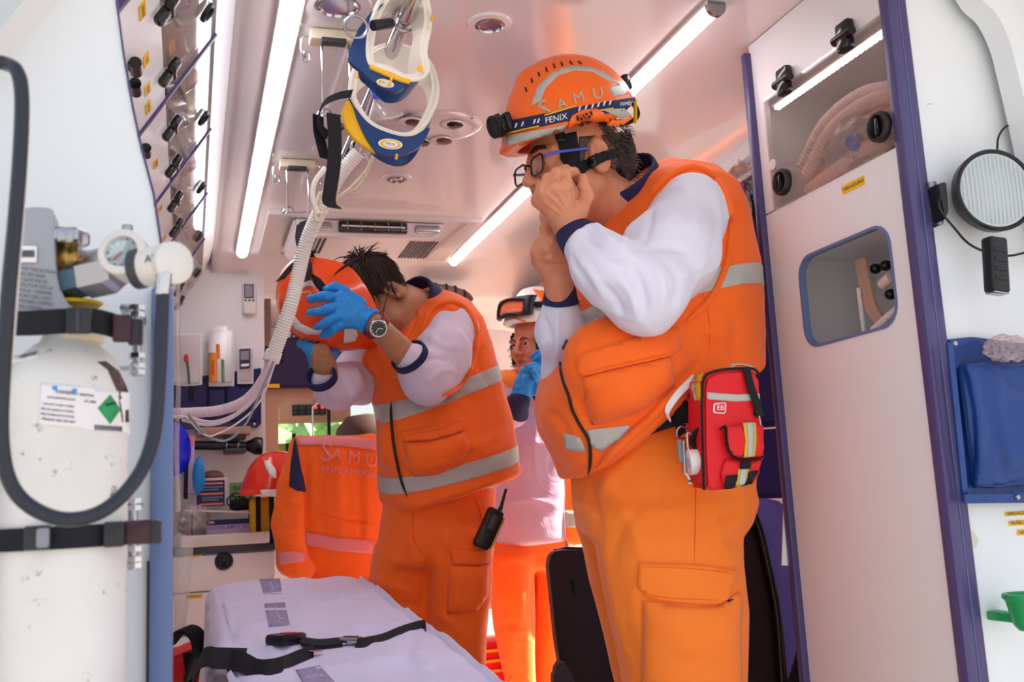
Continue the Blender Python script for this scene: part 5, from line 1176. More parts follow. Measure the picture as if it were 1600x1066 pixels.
# radio on his belt
rd = empty('handheld_radio', at(765, 820, Y=2.95), 'black handheld radio with aerial clipped on the bending man\'s hip', 'radio')
pa_, pb2 = at(752, 858, Y=2.92), at(782, 790, Y=2.92); axr = (pb2 - pa_).normalized(); sd = axr.cross(Vector((0, 1, 0))).normalized(); fr3 = sd.cross(axr).normalized(); Rr = Matrix((sd, fr3, axr)).transposed(); mid = at(763, 826, Y=2.92)
MB().cbox(mid, (.052, .034, .125), .010, Rr).build('radio_body', M['black_plastic'], rd)
MB().cbox(mid + sd * .030 * (1 if sd.x > 0 else -1) + axr * -.002, (.006, .024, .10), .002, Rr).build('gilt_side_panel', M['brass'], rd)
MB().cbox(mid - fr3 * .018 * (1 if fr3.y > 0 else -1) + axr * .02, (.018, .004, .045), .001, Rr).build('speaker_grille', M['dark_grey'], rd)
MB().tube([mid + axr * .06 + sd * .012 * (1 if sd.x > 0 else -1), at(791, 764, Y=2.92)], [.006, .0045], 10).build('aerial', M['black_plastic'], rd)
MB().cyl(mid + axr * .06 - sd * .010, mid + axr * .075 - sd * .010, .007, 14).build('volume_knob', M['black_gloss'], rd)

# ================================================================= woman at the back
m3 = empty('person', (1.2, 3.62, 0), 'woman in white helmet with goggles, blue gloved hands at her chin strap', 'person')
s3 = 1.0; f3 = A3((-.86, -.50, -.06)); R3 = frame3(f3, (.05, 0, 1)); O3 = p3((836, 541, 3.66))
hf3 = head_fn(O3, R3, s3, (p3((850, 606, 3.70)), .055)); V3h, Q3h = sdf_mesh(hf3, O3 - .2, O3 + .24, .0042)
V3rows = px_rows([(590, 815, 862, 3.68, .05), (604, 792, 880, 3.67, .10), (630, 782, 890, 3.66, .12), (680, 778, 888, 3.65, .125), (740, 778, 884, 3.65, .125), (800, 774, 886, 3.65, .13), (850, 770, 888, 3.65, .135)])
T3rows = px_rows([(810, 772, 886, 3.66, .12), (850, 768, 886, 3.66, .125), (890, 766, 886, 3.66, .12)])
L3A = px_rows([(860, 768, 830, 3.62, .09), (930, 770, 833, 3.62, .09), (980, 776, 834, 3.62, .085), (1066, 793, 834, 3.62, .08), (1180, 800, 835, 3.63, .07)])
L3B = px_rows([(860, 824, 886, 3.68, .09), (930, 830, 882, 3.68, .09), (1066, 836, 878, 3.68, .08), (1180, 842, 880, 3.68, .07)])
def shirt3(p): return smin(loft(p, V3rows, 2.2), cap(p, p3((800, 612, 3.62)), p3((875, 610, 3.7)), .05, .05), .04)
def trous3(p): return smin(smin(loft(p, T3rows), loft(p, L3A), .02), loft(p, L3B), .02)
q31 = [p3(q) for q in ((790, 610, 3.62), (778, 665, 3.56), (800, 645, 3.46), (812, 628, 3.42))]; r31 = [.055, .052, .044, .036]
w3 = p3((812, 618, 3.415))
Vc3, Qc3 = sdf_mesh(lambda p: smin(smin(smax(loft(p, V3rows) + .03, .8 - p[:, 2], .02), trous3(p) + .025, .02), chain(p, q31 + [w3], [.035, .035, .03, .026, .024]), .02), (.9, 3.3, -.02), (1.6, 3.95, 1.6), .016)
body3 = body_obj(M['skin_woman'], m3, [(V3h, Q3h), (Vc3, Qc3)]); b3 = BVHTree.FromPolygons(V3h.tolist(), Q3h.tolist())
tr3 = cloth_obj('trousers', trous3, (.95, 3.35, .05), (1.6, 3.95, 1.0), .009, M['orange_cloth'], m3, [([(835, 880), (833, 930), (833, 1000)], 4, -.012), ([(780, 880), (805, 872), (830, 880)], 5, .006), ([(790, 960), (800, 1000), (796, 1050)], 6, .008), ([(775, 985), (800, 975), (825, 985)], 5, -.007), ([(810, 900), (815, 950), (810, 1000)], 6, .006)], nz=.012, nzs=(7, 7, 3), seed=22)
for rows_ in (L3A, L3B):
    q = rows_[-1]; bx, by = q[1], q[2]
    def boot(p, bx=bx, by=by): return smax(smin(cap(p, (bx, by, .06), (bx, by, .25), .052, .05), ell(p, (bx - .05, by - .08, .045), (.09, .12, .055)), .03), -p[:, 2], .005)
    cloth_obj('boot', boot, (bx - .2, by - .25, -.02), (bx + .12, by + .14, .32), .012, M['black_plastic'], m3)
mat('shirt_pink', '#cdaec6', rough=.8, bump=.2, bscale=420, wr=10)
sh3 = cloth_obj('shirt', shirt3, (.95, 3.4, .75), (1.6, 3.95, 1.5), .008, M['shirt_pink'], m3, [([(840, 640), (835, 700), (842, 760)], 6, .006), ([(815, 660), (812, 700), (800, 740)], 5, -.006), ([(860, 640), (862, 690), (858, 740)], 5, -.006), ([(785, 790), (820, 780), (870, 790)], 5, .005), ([(800, 700), (830, 690), (860, 700)], 5, .004)], nz=.01, seed=23)
sl3 = cloth_obj('sleeve', slv(q31, r31, .035), *bb(q31, .1), .006, M['shirt_pink'], m3, [([(780, 640), (790, 655), (795, 670)], 4, -.006)], nz=.01, nzs=(10, 10, 10), seed=24)
d3 = q31[3] - q31[2]; d3 /= np.linalg.norm(d3)
strip_band(sl3, 'cuff', [(q31[3] - d3 * .045, d3), ((0, 3.50, 0), (0, -1, 0))], .003, M['navy_knit'], m3, 'navy ribbed cuff')
bs3 = bvh_of(sh3)
patch(bs3, [(826, 596), (833, 606), (838, 618), (836, 632), (828, 614), (822, 600)], 'collar', M['navy_knit'], m3, .006, 5); patch(bs3, [(864, 596), (852, 606), (838, 620), (836, 632), (848, 620), (868, 606)], 'collar', M['navy_knit'], m3, .006, 5)
seam(bs3, [(822, 602), (830, 620), (836, 632), (850, 620), (866, 608)], .002, 'collar_piping', M['piping'], m3, .008)
# open orange jacket
def jk(p):
    d = np.abs(shirt3(p) - .022) - .009; x = to_px(p)[0] * 0
    c = A3(at(883, 700, Y=3.52)); d1_ = smax(d, -(plane(p, c, (1, .18, 0))), .006)
    c2 = A3(at(806, 590, Y=3.55)); d2_ = smax(smax(d, plane(p, c2, (1, .25, .30)), .006), -(p[:, 2] - 1.33), .006); return np.minimum(d1_, d2_)
jk_rows = px_rows([(585, 835, 905, 3.72, .06), (610, 800, 925, 3.72, .15), (680, 790, 926, 3.72, .17), (760, 790, 930, 3.72, .17), (850, 788, 932, 3.72, .17)])
def jk2(p):
    d = np.abs(loft(p, jk_rows, 2.2)) - .006; a = A3(at(868, 660, Y=3.5)); b = A3(at(882, 848, Y=3.5)); n = np.cross(b - a, EYE - a); n = n if n[0] > 0 else -n
    keep = -plane(p, a, n); back = p[:, 1] - 3.80
    return smax(smin(d, d, .001), np.minimum(keep, -back), .006)
jk3 = cloth_obj('jacket', jk2, (1.0, 3.4, .74), (1.65, 3.98, 1.5), .0075, M['orange_cloth_bright'], m3, nz=.010, seed=26)
bj3 = bvh_of(jk3)
patch(bj3, [(882, 798), (916, 800), (918, 826), (884, 824)], 'reflective_band', M['reflective_silver'], m3, .004, 7)
seam(bj3, [(871, 660), (876, 720), (880, 780), (885, 850)], .0028, 'zip_tape', M['piping'], m3, .004)
MB().cyl(at(885, 845, Y=3.48), at(887, 858, Y=3.48), .006, 10).build('zip_pull', M['steel'], m3)
def shl(p): return smin(ell(p, p3((790, 606, 3.64)), (.055, .08, .065)), cap(p, p3((795, 598, 3.66)), p3((812, 590, 3.68)), .045, .04), .02)
cloth_obj('jacket_shoulder', shl, p3((790, 606, 3.64)) - .15, p3((800, 600, 3.64)) + .16, .007, M['orange_cloth_bright'], m3, nz=.01, seed=27)
# face details
for sx in (-1, 1):
    e0 = LW(O3, R3, s3, (sx * .031, .0835, .005)); MB().lathe([(.0005, .0128), (.006, .0112), (.0107, .007), (.0128, 0), (.0005, -.0128)], e0, R3 @ A3((0, 1, -.05)), 16).build('eye', M['eye_white'], m3)
    gz = R3 @ A3((-.25, 1, -.08)); MB().lathe([(.0005, .0137), (.0062, .0122)], e0, gz, 16).build('iris', M['iris'], m3)
    P = [LW(O3, R3, s3, (sx * (.031 + dx), .0965 - abs(dx) * .25, .0125 - dx * dx * 28)) for dx in np.linspace(-.016, .016, 7)]; MB().tube(P, [.0008, .0018, .002, .002, .002, .0018, .0008], 6).build('eyelid', M['skin_woman'], m3)
    P = [LW(O3, R3, s3, (sx * (.031 + dx), .103 - max(0, dx) * .5, .027 - dx * dx * 22)) for dx in np.linspace(-.02, .024, 7)]; MB().tube(P, [.001, .0028, .003, .003, .0026, .002, .0008], 6).build('eyebrow', M['hair_curly'], m3)
for z, k in ((-.0575, 1), (-.0665, .8)):
    P = [LW(O3, R3, s3, (x, .1015 - abs(x) * .42, z - (abs(x) * .10 if z > -.06 else -abs(x) * .22))) for x in np.linspace(-.022, .022, 9)]; MB().tube(P, [.0008, .0028, .0042, .0048, .0044, .0048, .0042, .0028, .0008], 8).build('lip', M['lip'], m3)
rh = random.Random(21); roots = []; dirs = []
for i in range(950):
    a = rh.uniform(.27, 1.0) * PI * (1 if rh.random() < .5 else -1); r_ = 1.0; loc = (math.sin(a) * .088, math.cos(a) * .095 - .012, rh.uniform(-.075, .06))
    if abs(a) < .40 * PI and loc[2] < -.05: continue
    roots.append(LW(O3, R3, s3, loc)); dirs.append(R3 @ A3((loc[0] * 3, loc[1] * 3, -.6)))
locks('hair', M['hair_curly'], m3, roots, dirs, .05, .0042, rh, curl=.9, n=8, seg=4)
he3 = empty('rescue_helmet', LW(O3, R3, s3, (0, 0, .06)), 'white and orange helmet with goggles pushed up, worn by the woman', 'helmet')
fh3 = A3((-.90, -.42, -.05)); RH3 = frame3(fh3, (.05, 0, 1)); OH3 = p3((843, 507, 3.66)); hs3 = helmet(he3, OH3, RH3, .92, M['helmet_white']); bh3 = bvh_of(hs3)
patch(bh3, [(832, 452), (850, 455), (858, 470), (856, 490), (842, 466)], 'orange_panel', M['orange_helmet'], he3, .002, 6)
seam(bh3, [(789, 497), (800, 497), (820, 502), (838, 508), (850, 511)], .004, 'rim_edge', M['orange_helmet'], he3, .000)
gg = empty('goggles', LW(OH3, RH3, 1, (0, .15, .06)), 'goggles with orange lens pushed up on the white helmet', 'goggles')
def gog(p):
    q = (p - OH3) @ RH3; y = q[:, 1]; d = np.abs(ell(q, (0, .0, .03), (.140, .170, .145))) - .012; x = np.abs(q[:, 0]); z = q[:, 2] - .060
    ou = np.maximum(x - .092, np.abs(z) - .040); inn = np.maximum(x - .070, np.abs(z + .002 - .006 * np.cos(x * 40)) - .024)
    return smax(smax(smax(d, ou, .01), -inn, .005), -y, .005)
gf = cloth_obj('goggle_frame', gog, OH3 - .24, OH3 + .24, .0045, M['black_plastic'], gg)
def gol(p):
    q = (p - OH3) @ RH3; d = np.abs(ell(q, (0, .0, .03), (.138, .168, .143))) - .003; x = np.abs(q[:, 0]); z = q[:, 2] - .060
    return smax(smax(d, np.maximum(x - .074, np.abs(z) - .028), .003), -q[:, 1], .003)
cloth_obj('goggle_lens', gol, OH3 - .24, OH3 + .24, .0045, M['goggle_orange'], gg)
def gos(p):
    q = (p - OH3) @ RH3; d = np.abs(ell(q, (0, .0, .03), (.128, .156, .134))) - .003; return smax(smax(d, np.abs(q[:, 2] - .060) - .014, .003), q[:, 1] - .11, .003)
cloth_obj('goggle_strap', gos, OH3 - .24, OH3 + .24, .005, M['black_webbing'], gg)
kn = [p3(q) for q in ((818, 583, 3.42), (824, 580, 3.41), (832, 578, 3.41), (838, 583, 3.42))]
fg = [[kn[0], p3((824, 573, 3.40)), p3((834, 570, 3.42)), p3((843, 573, 3.46))], [kn[1], p3((831, 577, 3.38)), p3((841, 575, 3.40)), p3((848, 580, 3.45))], [kn[2], p3((836, 585, 3.38)), p3((844, 583, 3.40)), p3((848, 590, 3.44))], [kn[3], p3((838, 592, 3.39)), p3((843, 592, 3.41)), p3((845, 598, 3.44))]]
glove(m3, p3((817, 602, 3.42)), kn, fg, [p3((830, 600, 3.42)), p3((836, 606, 3.41)), p3((836, 614, 3.41))], p3((814, 619, 3.42)), wr=.032, fr=.0112, pr=.017, cr=.037)
kn = [p3(q) for q in ((846, 560, 3.48), (850, 566, 3.47), (853, 572, 3.47), (856, 578, 3.48))]
fg = [[k_, k_ + A3((-.02, -.025, .018)), k_ + A3((-.04, -.01, .005))] for k_ in kn]
glove(m3, p3((868, 580, 3.5)), kn, fg, [p3((862, 566, 3.5)), p3((852, 556, 3.49)), p3((846, 552, 3.49))], p3((878, 590, 3.52)), wr=.030, fr=.0105, pr=.016, cr=.035)
MB().ribbon(bez(pxp([(838, 520, 3.56), (841, 550, 3.53), (838, 575, 3.52), (832, 600, 3.5)]), 5), (.009, .004, 0), .003).build('chin_strap', M['black_webbing'], he3)

# ------------------------------------------------------------------ helpers for things
def bvh_obj(*os_):
    Vs = []; Fs = []; b = 0
    for o in os_:
        me = o.data; Vs += [tuple(v.co) for v in me.vertices]; Fs += [tuple(i + b for i in p.vertices) for p in me.polygons]; b = len(Vs)
    return BVHTree.FromPolygons(Vs, Fs)
def ico(c, r, sub=3, nz=0.0, f=3.0, seed=0):
    bm = bmesh.new(); bmesh.ops.create_icosphere(bm, subdivisions=sub, radius=1); A = np.array([v.co[:] for v in bm.verts]); d = 1 + nz * (vnoise(A * f + seed, seed) - .5) + nz * .6 * (ridge(A * f * 2.3 + seed, seed + 1) - .5)
    for v, k in zip(bm.verts, d): v.co = Vector((v.co.x * r[0] * k + c[0], v.co.y * r[1] * k + c[1], v.co.z * r[2] * k + c[2]))
    return bm
def pxquad(mb, pts, Y, d):
    mb.prism(pxp(pts, Y=Y), (0, d, 0)); return mb
# ------------------------------------------------------------------ cervical collars on the rail
mat('collar_blue', '#153a72', rough=.35); mat('collar_foam', '#efe6da', rough=.85, bump=.3, bscale=300); mat('collar_yellow', '#f6b91e', rough=.4)
def loop_ribbon(mb, P, wv, th, inset=0.0):
    P = [Vector(p) for p in P]; k = len(P); c = sum(P, Vector()) / k; V = []
    for i in range(k):
        t = (P[(i + 1) % k] - P[i - 1]).normalized(); w = Vector(wv(i / k)) ; n = t.cross(w).normalized()
        if n.dot(P[i] - c) < 0: n = -n
        a = P[i] - n * inset; V += [a - w, a + w, a + w - n * th, a - w - n * th]
    Fs = []
    for i in range(k):
        j = (i + 1) % k
        for q in range(4): Fs.append((i * 4 + q, i * 4 + (q + 1) % 4, j * 4 + (q + 1) % 4, j * 4 + q))
    return mb.add(V, Fs, True)
def closed_px(pts, Y, n=6):
    P = [at(q[0], q[1], Y=(q[2] if len(q) > 2 else Y)) for q in pts]; k = len(P); out = []
    for i in range(k):
        a, b, c, d = P[i - 1], P[i], P[(i + 1) % k], P[(i + 2) % k]
        for s_ in range(n):
            t = s_ / n; out.append(.5 * ((2 * b) + (c - a) * t + (2 * a - 5 * b + 4 * c - d) * t * t + (3 * b - a - 3 * c + d) * t ** 3))
    return out
def neck_collar(lab, pts, Y, back, stick, ov, yl):
    t = empty('neck_collar', at(pts[0][0], pts[0][1], Y=Y), lab, 'neck collar', 'neck collars on the rail')
    P = closed_px(pts, Y); w = lambda u: (Vector(back) * (.55 + .45 * math.cos(2 * PI * (u - .5)) ** 2))
    P2 = [p + w(i / len(P)) for i, p in enumerate(P)]
    loop_ribbon(MB(), P2, w, .004).build('shell', M['collar_blue'], t)
    o = loop_ribbon(MB(), [p + w(i / len(P)) for i, p in enumerate(P)], lambda u: w(u) * 1.07, .009, .0042).build('foam_lining', M['collar_foam'], t)
    MB().tube([p - Vector((0, .002, 0)) for p in P], .0048, 8, closed=True).build('foam_edge', M['collar_foam'], t)
    if yl: MB().tube(bez(pxp(yl), 6), .005, 8).build('chin_trim', M['collar_yellow'], t)
    return t
n1 = neck_collar('upper blue and white neck collar hanging on the ceiling rail', [(640, -30), (605, -12), (583, 25), (574, 70), (577, 100), (594, 108), (612, 113), (632, 124), (655, 123), (668, 108), (664, 80), (671, 40), (668, 5), (658, -20)], 1.74, (-.012, .030, -.012), None, None, [(578, 104, 1.735), (600, 114, 1.733), (625, 124, 1.733), (640, 128, 1.735)])
n2 = neck_collar('lower, larger neck collar with yellow chin piece hanging on the ceiling rail', [(612, 70), (580, 80), (556, 105), (547, 140), (556, 165), (575, 190), (600, 204), (632, 212), (655, 205), (672, 180), (683, 150), (680, 120), (668, 95), (645, 78)], 1.92, (-.004, .022, -.026), None, None, None)
def shell_bits(t, Y, oval, dots, yell, blue):
    if blue: MB().prism(pxp(bez([(a, b, 0) for a, b in blue], 3) and [(q.x, q.y) for q in bez([(a, b, 0) for a, b in blue], 3)], Y=Y), (0, .012, 0)).build('front_plate', M['collar_blue'], t)
    if yell: MB().prism(pxp([(q.x, q.y) for q in bez([(a, b, 0) for a, b in yell], 3)], Y=Y + .006), (0, .014, 0), .002).build('chin_piece', M['collar_yellow'], t)
    ox_, oy_, rw, rh_, an = oval; c = Vector(at(ox_, oy_, Y=Y - .002)); pts = []
    for rr, m_, dy, nm in ((1.0, 'print_white', 0, 'sticker'), (.86, 'collar_yellow', -.0006, 'sticker_ring'), (.6, 'print_white', -.0012, 'sticker_centre')):
        pl = []
        for k in range(24):
            a = 2 * PI * k / 24; x = math.cos(a) * rw * rr; y = math.sin(a) * rh_ * rr; ca = math.radians(an); pl.append((ox_ + x * math.cos(ca) - y * math.sin(ca), oy_ + x * math.sin(ca) + y * math.cos(ca)))
        MB().prism(pxp(pl, Y=Y - .002 + dy), (0, .0015, 0)).build(nm, M[m_], t)
    lettering('STIFNECK', .0075, at(ox_, oy_ + .5, Y=Y - .0036), (math.cos(math.radians(an)), 0, -math.sin(math.radians(an))), (0, 0, 1), M['print_black'], t, 0) if False else None
    lettering('NECK', .008, at(ox_, oy_, Y=Y - .0036), (math.cos(math.radians(an)), 0, -math.sin(math.radians(an))), (0, 0, 1), M['print_black'], t, 0)
    for x, y in dots: MB().tube([at(x, y - 4, Y=Y - .004), at(x - 1, y + 4, Y=Y - .004)], .0028, 8).build('yellow_clip', M['collar_yellow'], t)
shell_bits(n1, 1.735, (602, 130, 14, 6, 14), ((612, 122), (676, 28)), None, [(560, 45), (549, 70), (544, 85), (549, 98), (566, 112), (583, 128), (605, 140), (622, 143), (634, 132), (620, 124), (596, 112), (578, 104), (572, 85), (575, 55), (588, 20), (600, 5), (580, 18)])
shell_bits(n2, 1.915, (610, 225, 19, 8, 6), ((620, 245), (560, 118)), [(545, 155), (537, 165), (535, 180), (541, 200), (555, 218), (575, 232), (590, 238), (578, 220), (563, 195), (555, 172)], [(552, 165), (560, 190), (575, 220), (592, 240), (616, 244), (640, 238), (660, 225), (672, 200), (662, 204), (640, 213), (615, 210), (590, 200), (568, 184)])
MB().lathe([(.0005, 0), (.006, .001), (.006, .004)], at(656, 108, Y=1.728), (0, -1, 0), 16).build('yellow_button', M['collar_yellow'], n1)
MB().rcyl(at(582, 40, Y=1.70), at(612, 36, Y=1.72), .010).build('rubber_clamp', M['black_plastic'], n1); MB().ring(at(556, 42, Y=1.72), (0, 1, .1), .021, .0028).build('clamp_ring', M['steel'], n1)
# breathing mask with blue valve
bm_ = empty('breathing_mask', at(592, 155, Y=2.0), 'clear breathing mask with blue valve hanging behind the lower neck collar', 'mask')
MB().lathe([(.010, 0), (.014, .01), (.022, .02), (.038, .045), (.040, .055), (.036, .058)], at(590, 148, Y=2.02), (.35, .2, -.9), 28).build('mask_cup', M['clear_film'], bm_)
MB().rcyl(at(588, 135, Y=2.0), at(592, 152, Y=2.0), .014).build('valve', mat('valve_blue', '#4a6ae0', rough=.3), bm_)
MB().tube(bez(pxp([(590, 150, 2.02), (575, 190, 2.06), (560, 235, 2.15)]), 6), .005, 8).build('mask_tube', M['clear_film'], bm_)
# black webbing hanging from the collars
wb_ = empty('webbing_strap', at(520, 200, Y=1.9), 'black webbing straps hanging beside the lower neck collar', 'strap')
MB().ribbon(bez(pxp([(550, 146, 1.90), (528, 150, 1.89), (508, 160, 1.88), (498, 178, 1.88), (500, 198, 1.89), (512, 212, 1.90)]), 6), (.003, .004, .010), .002).build('upper_loop', M['black_webbing'], wb_)
MB().ribbon(bez(pxp([(497, 180, 1.89), (498, 205, 1.90), (502, 225, 1.91), (508, 248, 1.91)]), 6), (.011, .006, 0), .002).build('short_end', M['black_webbing'], wb_)
MB().ribbon(bez(pxp([(521, 178, 1.885), (523, 215, 1.885), (522, 255, 1.885), (517, 290, 1.885), (514, 315, 1.885), (523, 325, 1.885)]), 6), (.0135, .004, 0), .0028).build('long_end', M['black_webbing'], wb_)
# ------------------------------------------------------------------ corrugated hose and lines
def hose(mb, P, r, pitch, amp, n=14):
    L = [0]
    for i in range(1, len(P)): L.append(L[-1] + (P[i] - P[i - 1]).length)
    k = int(L[-1] / pitch * 4); Q = []; R_ = []
    for i in range(k + 1):
        s = L[-1] * i / k; j = max(0, min(len(P) - 2, next((a for a in range(len(L) - 1) if L[a + 1] >= s), len(P) - 2))); t = (s - L[j]) / max(1e-9, L[j + 1] - L[j]); Q.append(P[j].lerp(P[j + 1], t)); R_.append(r + (amp if (i // 2) % 2 else 0))
    return mb.tube(Q, R_, n)
mat('hose_pinkish', '#e6cdd4', rough=.35); mat('hose_white', '#eee6e0', rough=.35)
vh = empty('ventilator_hose', at(480, 400, Y=2.45), 'white corrugated hose and thin lines swooping down from the ceiling rail', 'hose')
hp = bez(pxp([(560, 238, 2.35), (530, 275, 2.38), (505, 320, 2.42), (480, 375, 2.48), (466, 430, 2.50), (455, 475, 2.5), (440, 520, 2.52), (425, 560, 2.55)]), 8)
hose(MB(), hp, .0165, .0070, .0022).build('corrugated_hose', M['hose_white'], vh)
hp = bez(pxp([(427, 555, 2.55), (412, 592, 2.56), (385, 625, 2.58), (345, 641, 2.6), (300, 645, 2.62), (262, 646, 2.62)]), 8)
hose(MB(), hp, .0125, .0045, .0010).build('corrugated_hose', M['hose_pinkish'], vh)
MB().rcyl(at(429, 548, Y=2.55), at(423, 566, Y=2.55), .021).build('hose_collar', M['hose_white'], vh)
for pts, r, m_ in ((((428, 560, 2.52), (412, 600, 2.53), (380, 640, 2.55), (335, 660, 2.57), (290, 652, 2.6), (262, 652, 2.6)), .0052, 'hose_pinkish'), (((424, 562, 2.50), (405, 612, 2.52), (370, 648, 2.54), (330, 664, 2.56), (285, 657, 2.6)), .0042, 'hose_pinkish'),
                   (((428, 565, 2.5), (400, 630, 2.5), (382, 665, 2.5), (355, 688, 2.5), (328, 684, 2.5), (308, 665, 2.52), (295, 648, 2.6)), .0030, 'mid_grey'), (((432, 560, 2.5), (414, 612, 2.5), (396, 640, 2.5), (370, 662, 2.5), (345, 676, 2.5), (320, 680, 2.5), (288, 650, 2.6)), .0022, 'hose_pinkish'),
                   (((500, 300, 2.40), (492, 325, 2.40), (496, 345, 2.4), (510, 320, 2.42), (540, 300, 2.42), (570, 270, 2.4), (585, 240, 2.38)), .0045, 'cream_plastic'), (((570, 240, 2.38), (578, 262, 2.4), (560, 290, 2.42), (530, 308, 2.42)), .0026, 'cream_plastic'),
                   (((600, 205, 2.2), (585, 235, 2.3), (570, 285, 2.4), (560, 300, 2.42), (530, 305, 2.42)), .0022, 'clear_film'), (((508, 262, 2.4), (492, 285, 2.4), (489, 310, 2.4), (498, 335, 2.4)), .0065, 'collar_foam')):
    MB().tube(bez(pxp(pts), 8), r, 8).build('thin_line', M[m_], vh)
MB().ring(at(565, 230, Y=2.36), (.3, 1, 0), .026, .0032).build('hose_ring', M['steel'], vh)
# ------------------------------------------------------------------ stretcher, sheet, belts
stt = empty('stretcher', (.29, 2.2, 0), 'wheeled stretcher under a pale lilac disposable sheet', 'stretcher')
def zt(Y): return .565 + .066 * (Y - 1.2)
mb = MB(); X0, X1 = .07, .50
mb.prism([(X0, 1.02, zt(1.02) - .09), (X0, 3.24, zt(3.24) - .09), (X0, 3.24, zt(3.24) - .012), (X0, 1.02, zt(1.02) - .012)], (X1 - X0, 0, 0), .02, 3); mb.build('mattress', M['navy_vinyl'], stt)
for x in (.06, .51): MB().tube([(x, .98, zt(1) - .10), (x, 3.26, zt(3.24) - .10)], .014, 12).build('side_rail', M['steel'], stt)
for x in (.08, .49):
    for y in (1.25, 2.9):
        lg = MB().tube([(x, y, zt(y) - .10), (x, y + (.12 if y < 2 else -.12), .16)], .014, 12).build('leg', M['steel'], stt)
        yy = y + (.12 if y < 2 else -.12); MB().lathe([(.02, -.016), (.065, -.018), (.07, -.01), (.07, .01), (.065, .018), (.02, .016)], (x, yy, .07), (1, 0, 0), 24).build('wheel', M['black_plastic'], lg)
for y in (1.2, 2.1, 3.0): MB().tube([(.06, y, zt(y) - .10), (.51, y, zt(y) - .10)], .011, 10).build('cross_bar', M['steel'], stt)
MB().box((.035, 1.30, .555), (.060, 1.75, .66), .008).build('side_guard', M['dark_grey'], stt)
# sheet as a draped surface
nu, nv = 90, 170; Vs_ = []; 
for j in range(nv + 1):
    v = j / nv; Ys = .96 + (3.30 - .96) * v
    for i in range(nu + 1):
        u = i / nu; s = -.22 + (.62 + .20) * 1.0 * u              # arc length across, 0 at the left edge of the mattress
        W_ = .46; ex = .055; 
        if s < 0: X = ex + .02 - .02 * min(1, -s / .03) - .04 * (-s) ; dz = -min(-s, 9) * .97 + .008
        elif s > W_: X = ex + W_ + .02 * min(1, (s - W_) / .03) + .02 * (s - W_); dz = -(s - W_) * .99 + .008
        else:
            X = ex + .02 + (W_ - .02) * s / W_; e1 = min(s, W_ - s); dz = .008 - .020 * math.exp(-(e1 / .022) ** 1)
        Yv = Ys; zz = zt(Ys) + dz
        if Ys > 3.22: t = (Ys - 3.22) / .08; Yv = 3.22 + .05 * math.sin(t * PI / 2); zz -= .30 * t * t
        Vs_.append((X, Yv, zz))
Vs_ = np.array(Vs_); Fq = []
for j in range(nv):
    for i in range(nu): a = j * (nu + 1) + i; Fq.append((a, a + 1, a + nu + 2, a + nu + 1))
Fq = np.array(Fq); N_ = vnormals(Vs_, Fq)
if N_[len(N_) // 2][2] < 0: Fq = Fq[:, ::-1]; N_ = -N_
hang = np.clip((zt(2) - Vs_[:, 2]) * 5, 0, 1); Pn = Vs_ * np.array([5, 9, 3]); 
dsp = (ridge(Vs_ * np.array([5, 8, 3]), 3) ** 2 - .3) * .010 + (ridge(Vs_ * np.array([16, 5, 3]) + 5, 6) ** 2 - .3) * .008 + (vnoise(Vs_ * 5, 8) - .5) * .014 + hang * (np.sin(Vs_[:, 1] * 34 + vnoise(Vs_ * 4, 9) * 5) * .012)
Vs_ = Vs_ + N_ * (np.maximum(dsp, -.006))[:, None]
Vs_ = folds(Vs_, Fq, [([(560, 905), (610, 930), (657, 960)], 7, .010), ([(640, 962), (600, 955), (540, 948)], 5, .005), ([(655, 985), (640, 1010), (640, 1040)], 6, -.010), ([(650, 975), (700, 1000), (740, 1040)], 7, .008), ([(345, 930), (350, 970), (345, 1020)], 7, .012), ([(370, 960), (362, 1000), (352, 1040)], 6, -.008), ([(385, 925), (440, 918), (520, 925)], 5, .004), ([(400, 985), (470, 982), (560, 990)], 4, -.004), ([(470, 925), (540, 950), (620, 965)], 5, -.004), ([(560, 1040), (620, 1030), (700, 1045)], 6, .006)])
sheet = link('stretcher_sheet', np_mesh('stretcher_sheet', Vs_, Fq), mat('sheet_lilac', '#e2dcf8', rough=.85, bump=.5, bscale=140)); o_data[sheet.name] = (Vs_, Fq)
tag(sheet, 'pale lilac disposable sheet with grey printed squares draped over the stretcher', 'sheet'); md = sheet.modifiers.new('thick', 'SOLIDIFY'); md.thickness = .0015; md.offset = -1
bsh = bvh_of(sheet)
mp = mat('sheet_print', '#a49cc0', rough=.8, noise=.35, nscale=160)
for pl, an, (lx, ly) in (([(405, 905), (437, 904), (441, 928), (412, 929)], 80, (424, 917)), ([(413, 944), (445, 942), (453, 977), (420, 981)], 78, (433, 961)), ([(428, 993), (461, 991), (470, 1008), (432, 1010)], 0, (448, 1000)), ([(462, 1048), (500, 1041), (524, 1068), (480, 1080)], 0, (492, 1058))):
    o = patch(bsh, pl, 'printed_square', mp, sheet, .0012, 7, th=.0006)
    print_on(bsh, 'HOSPITAL', (lx, ly), 30 if an else 28, an if an else -8, mat('sheet_print_light', '#d6d0ea', rough=.8) if 'sheet_print_light' not in M else M['sheet_print_light'], sheet, .0022)
def on_sheet(pts, off=.004): 
    out = []
    for q in pts:
        h = cast(bsh, q[0], q[1], off + (q[2] if len(q) > 2 else 0))
        if h: out.append(h[0])
        elif out: out.append(out[-1].lerp(at(q[0], q[1], Y=out[-1].y), 1))
    return out
sb = empty('stretcher_belt', on_sheet([(440, 1010)])[0], 'black stretcher belt with red release button and steel buckle lying on the sheet', 'belt')
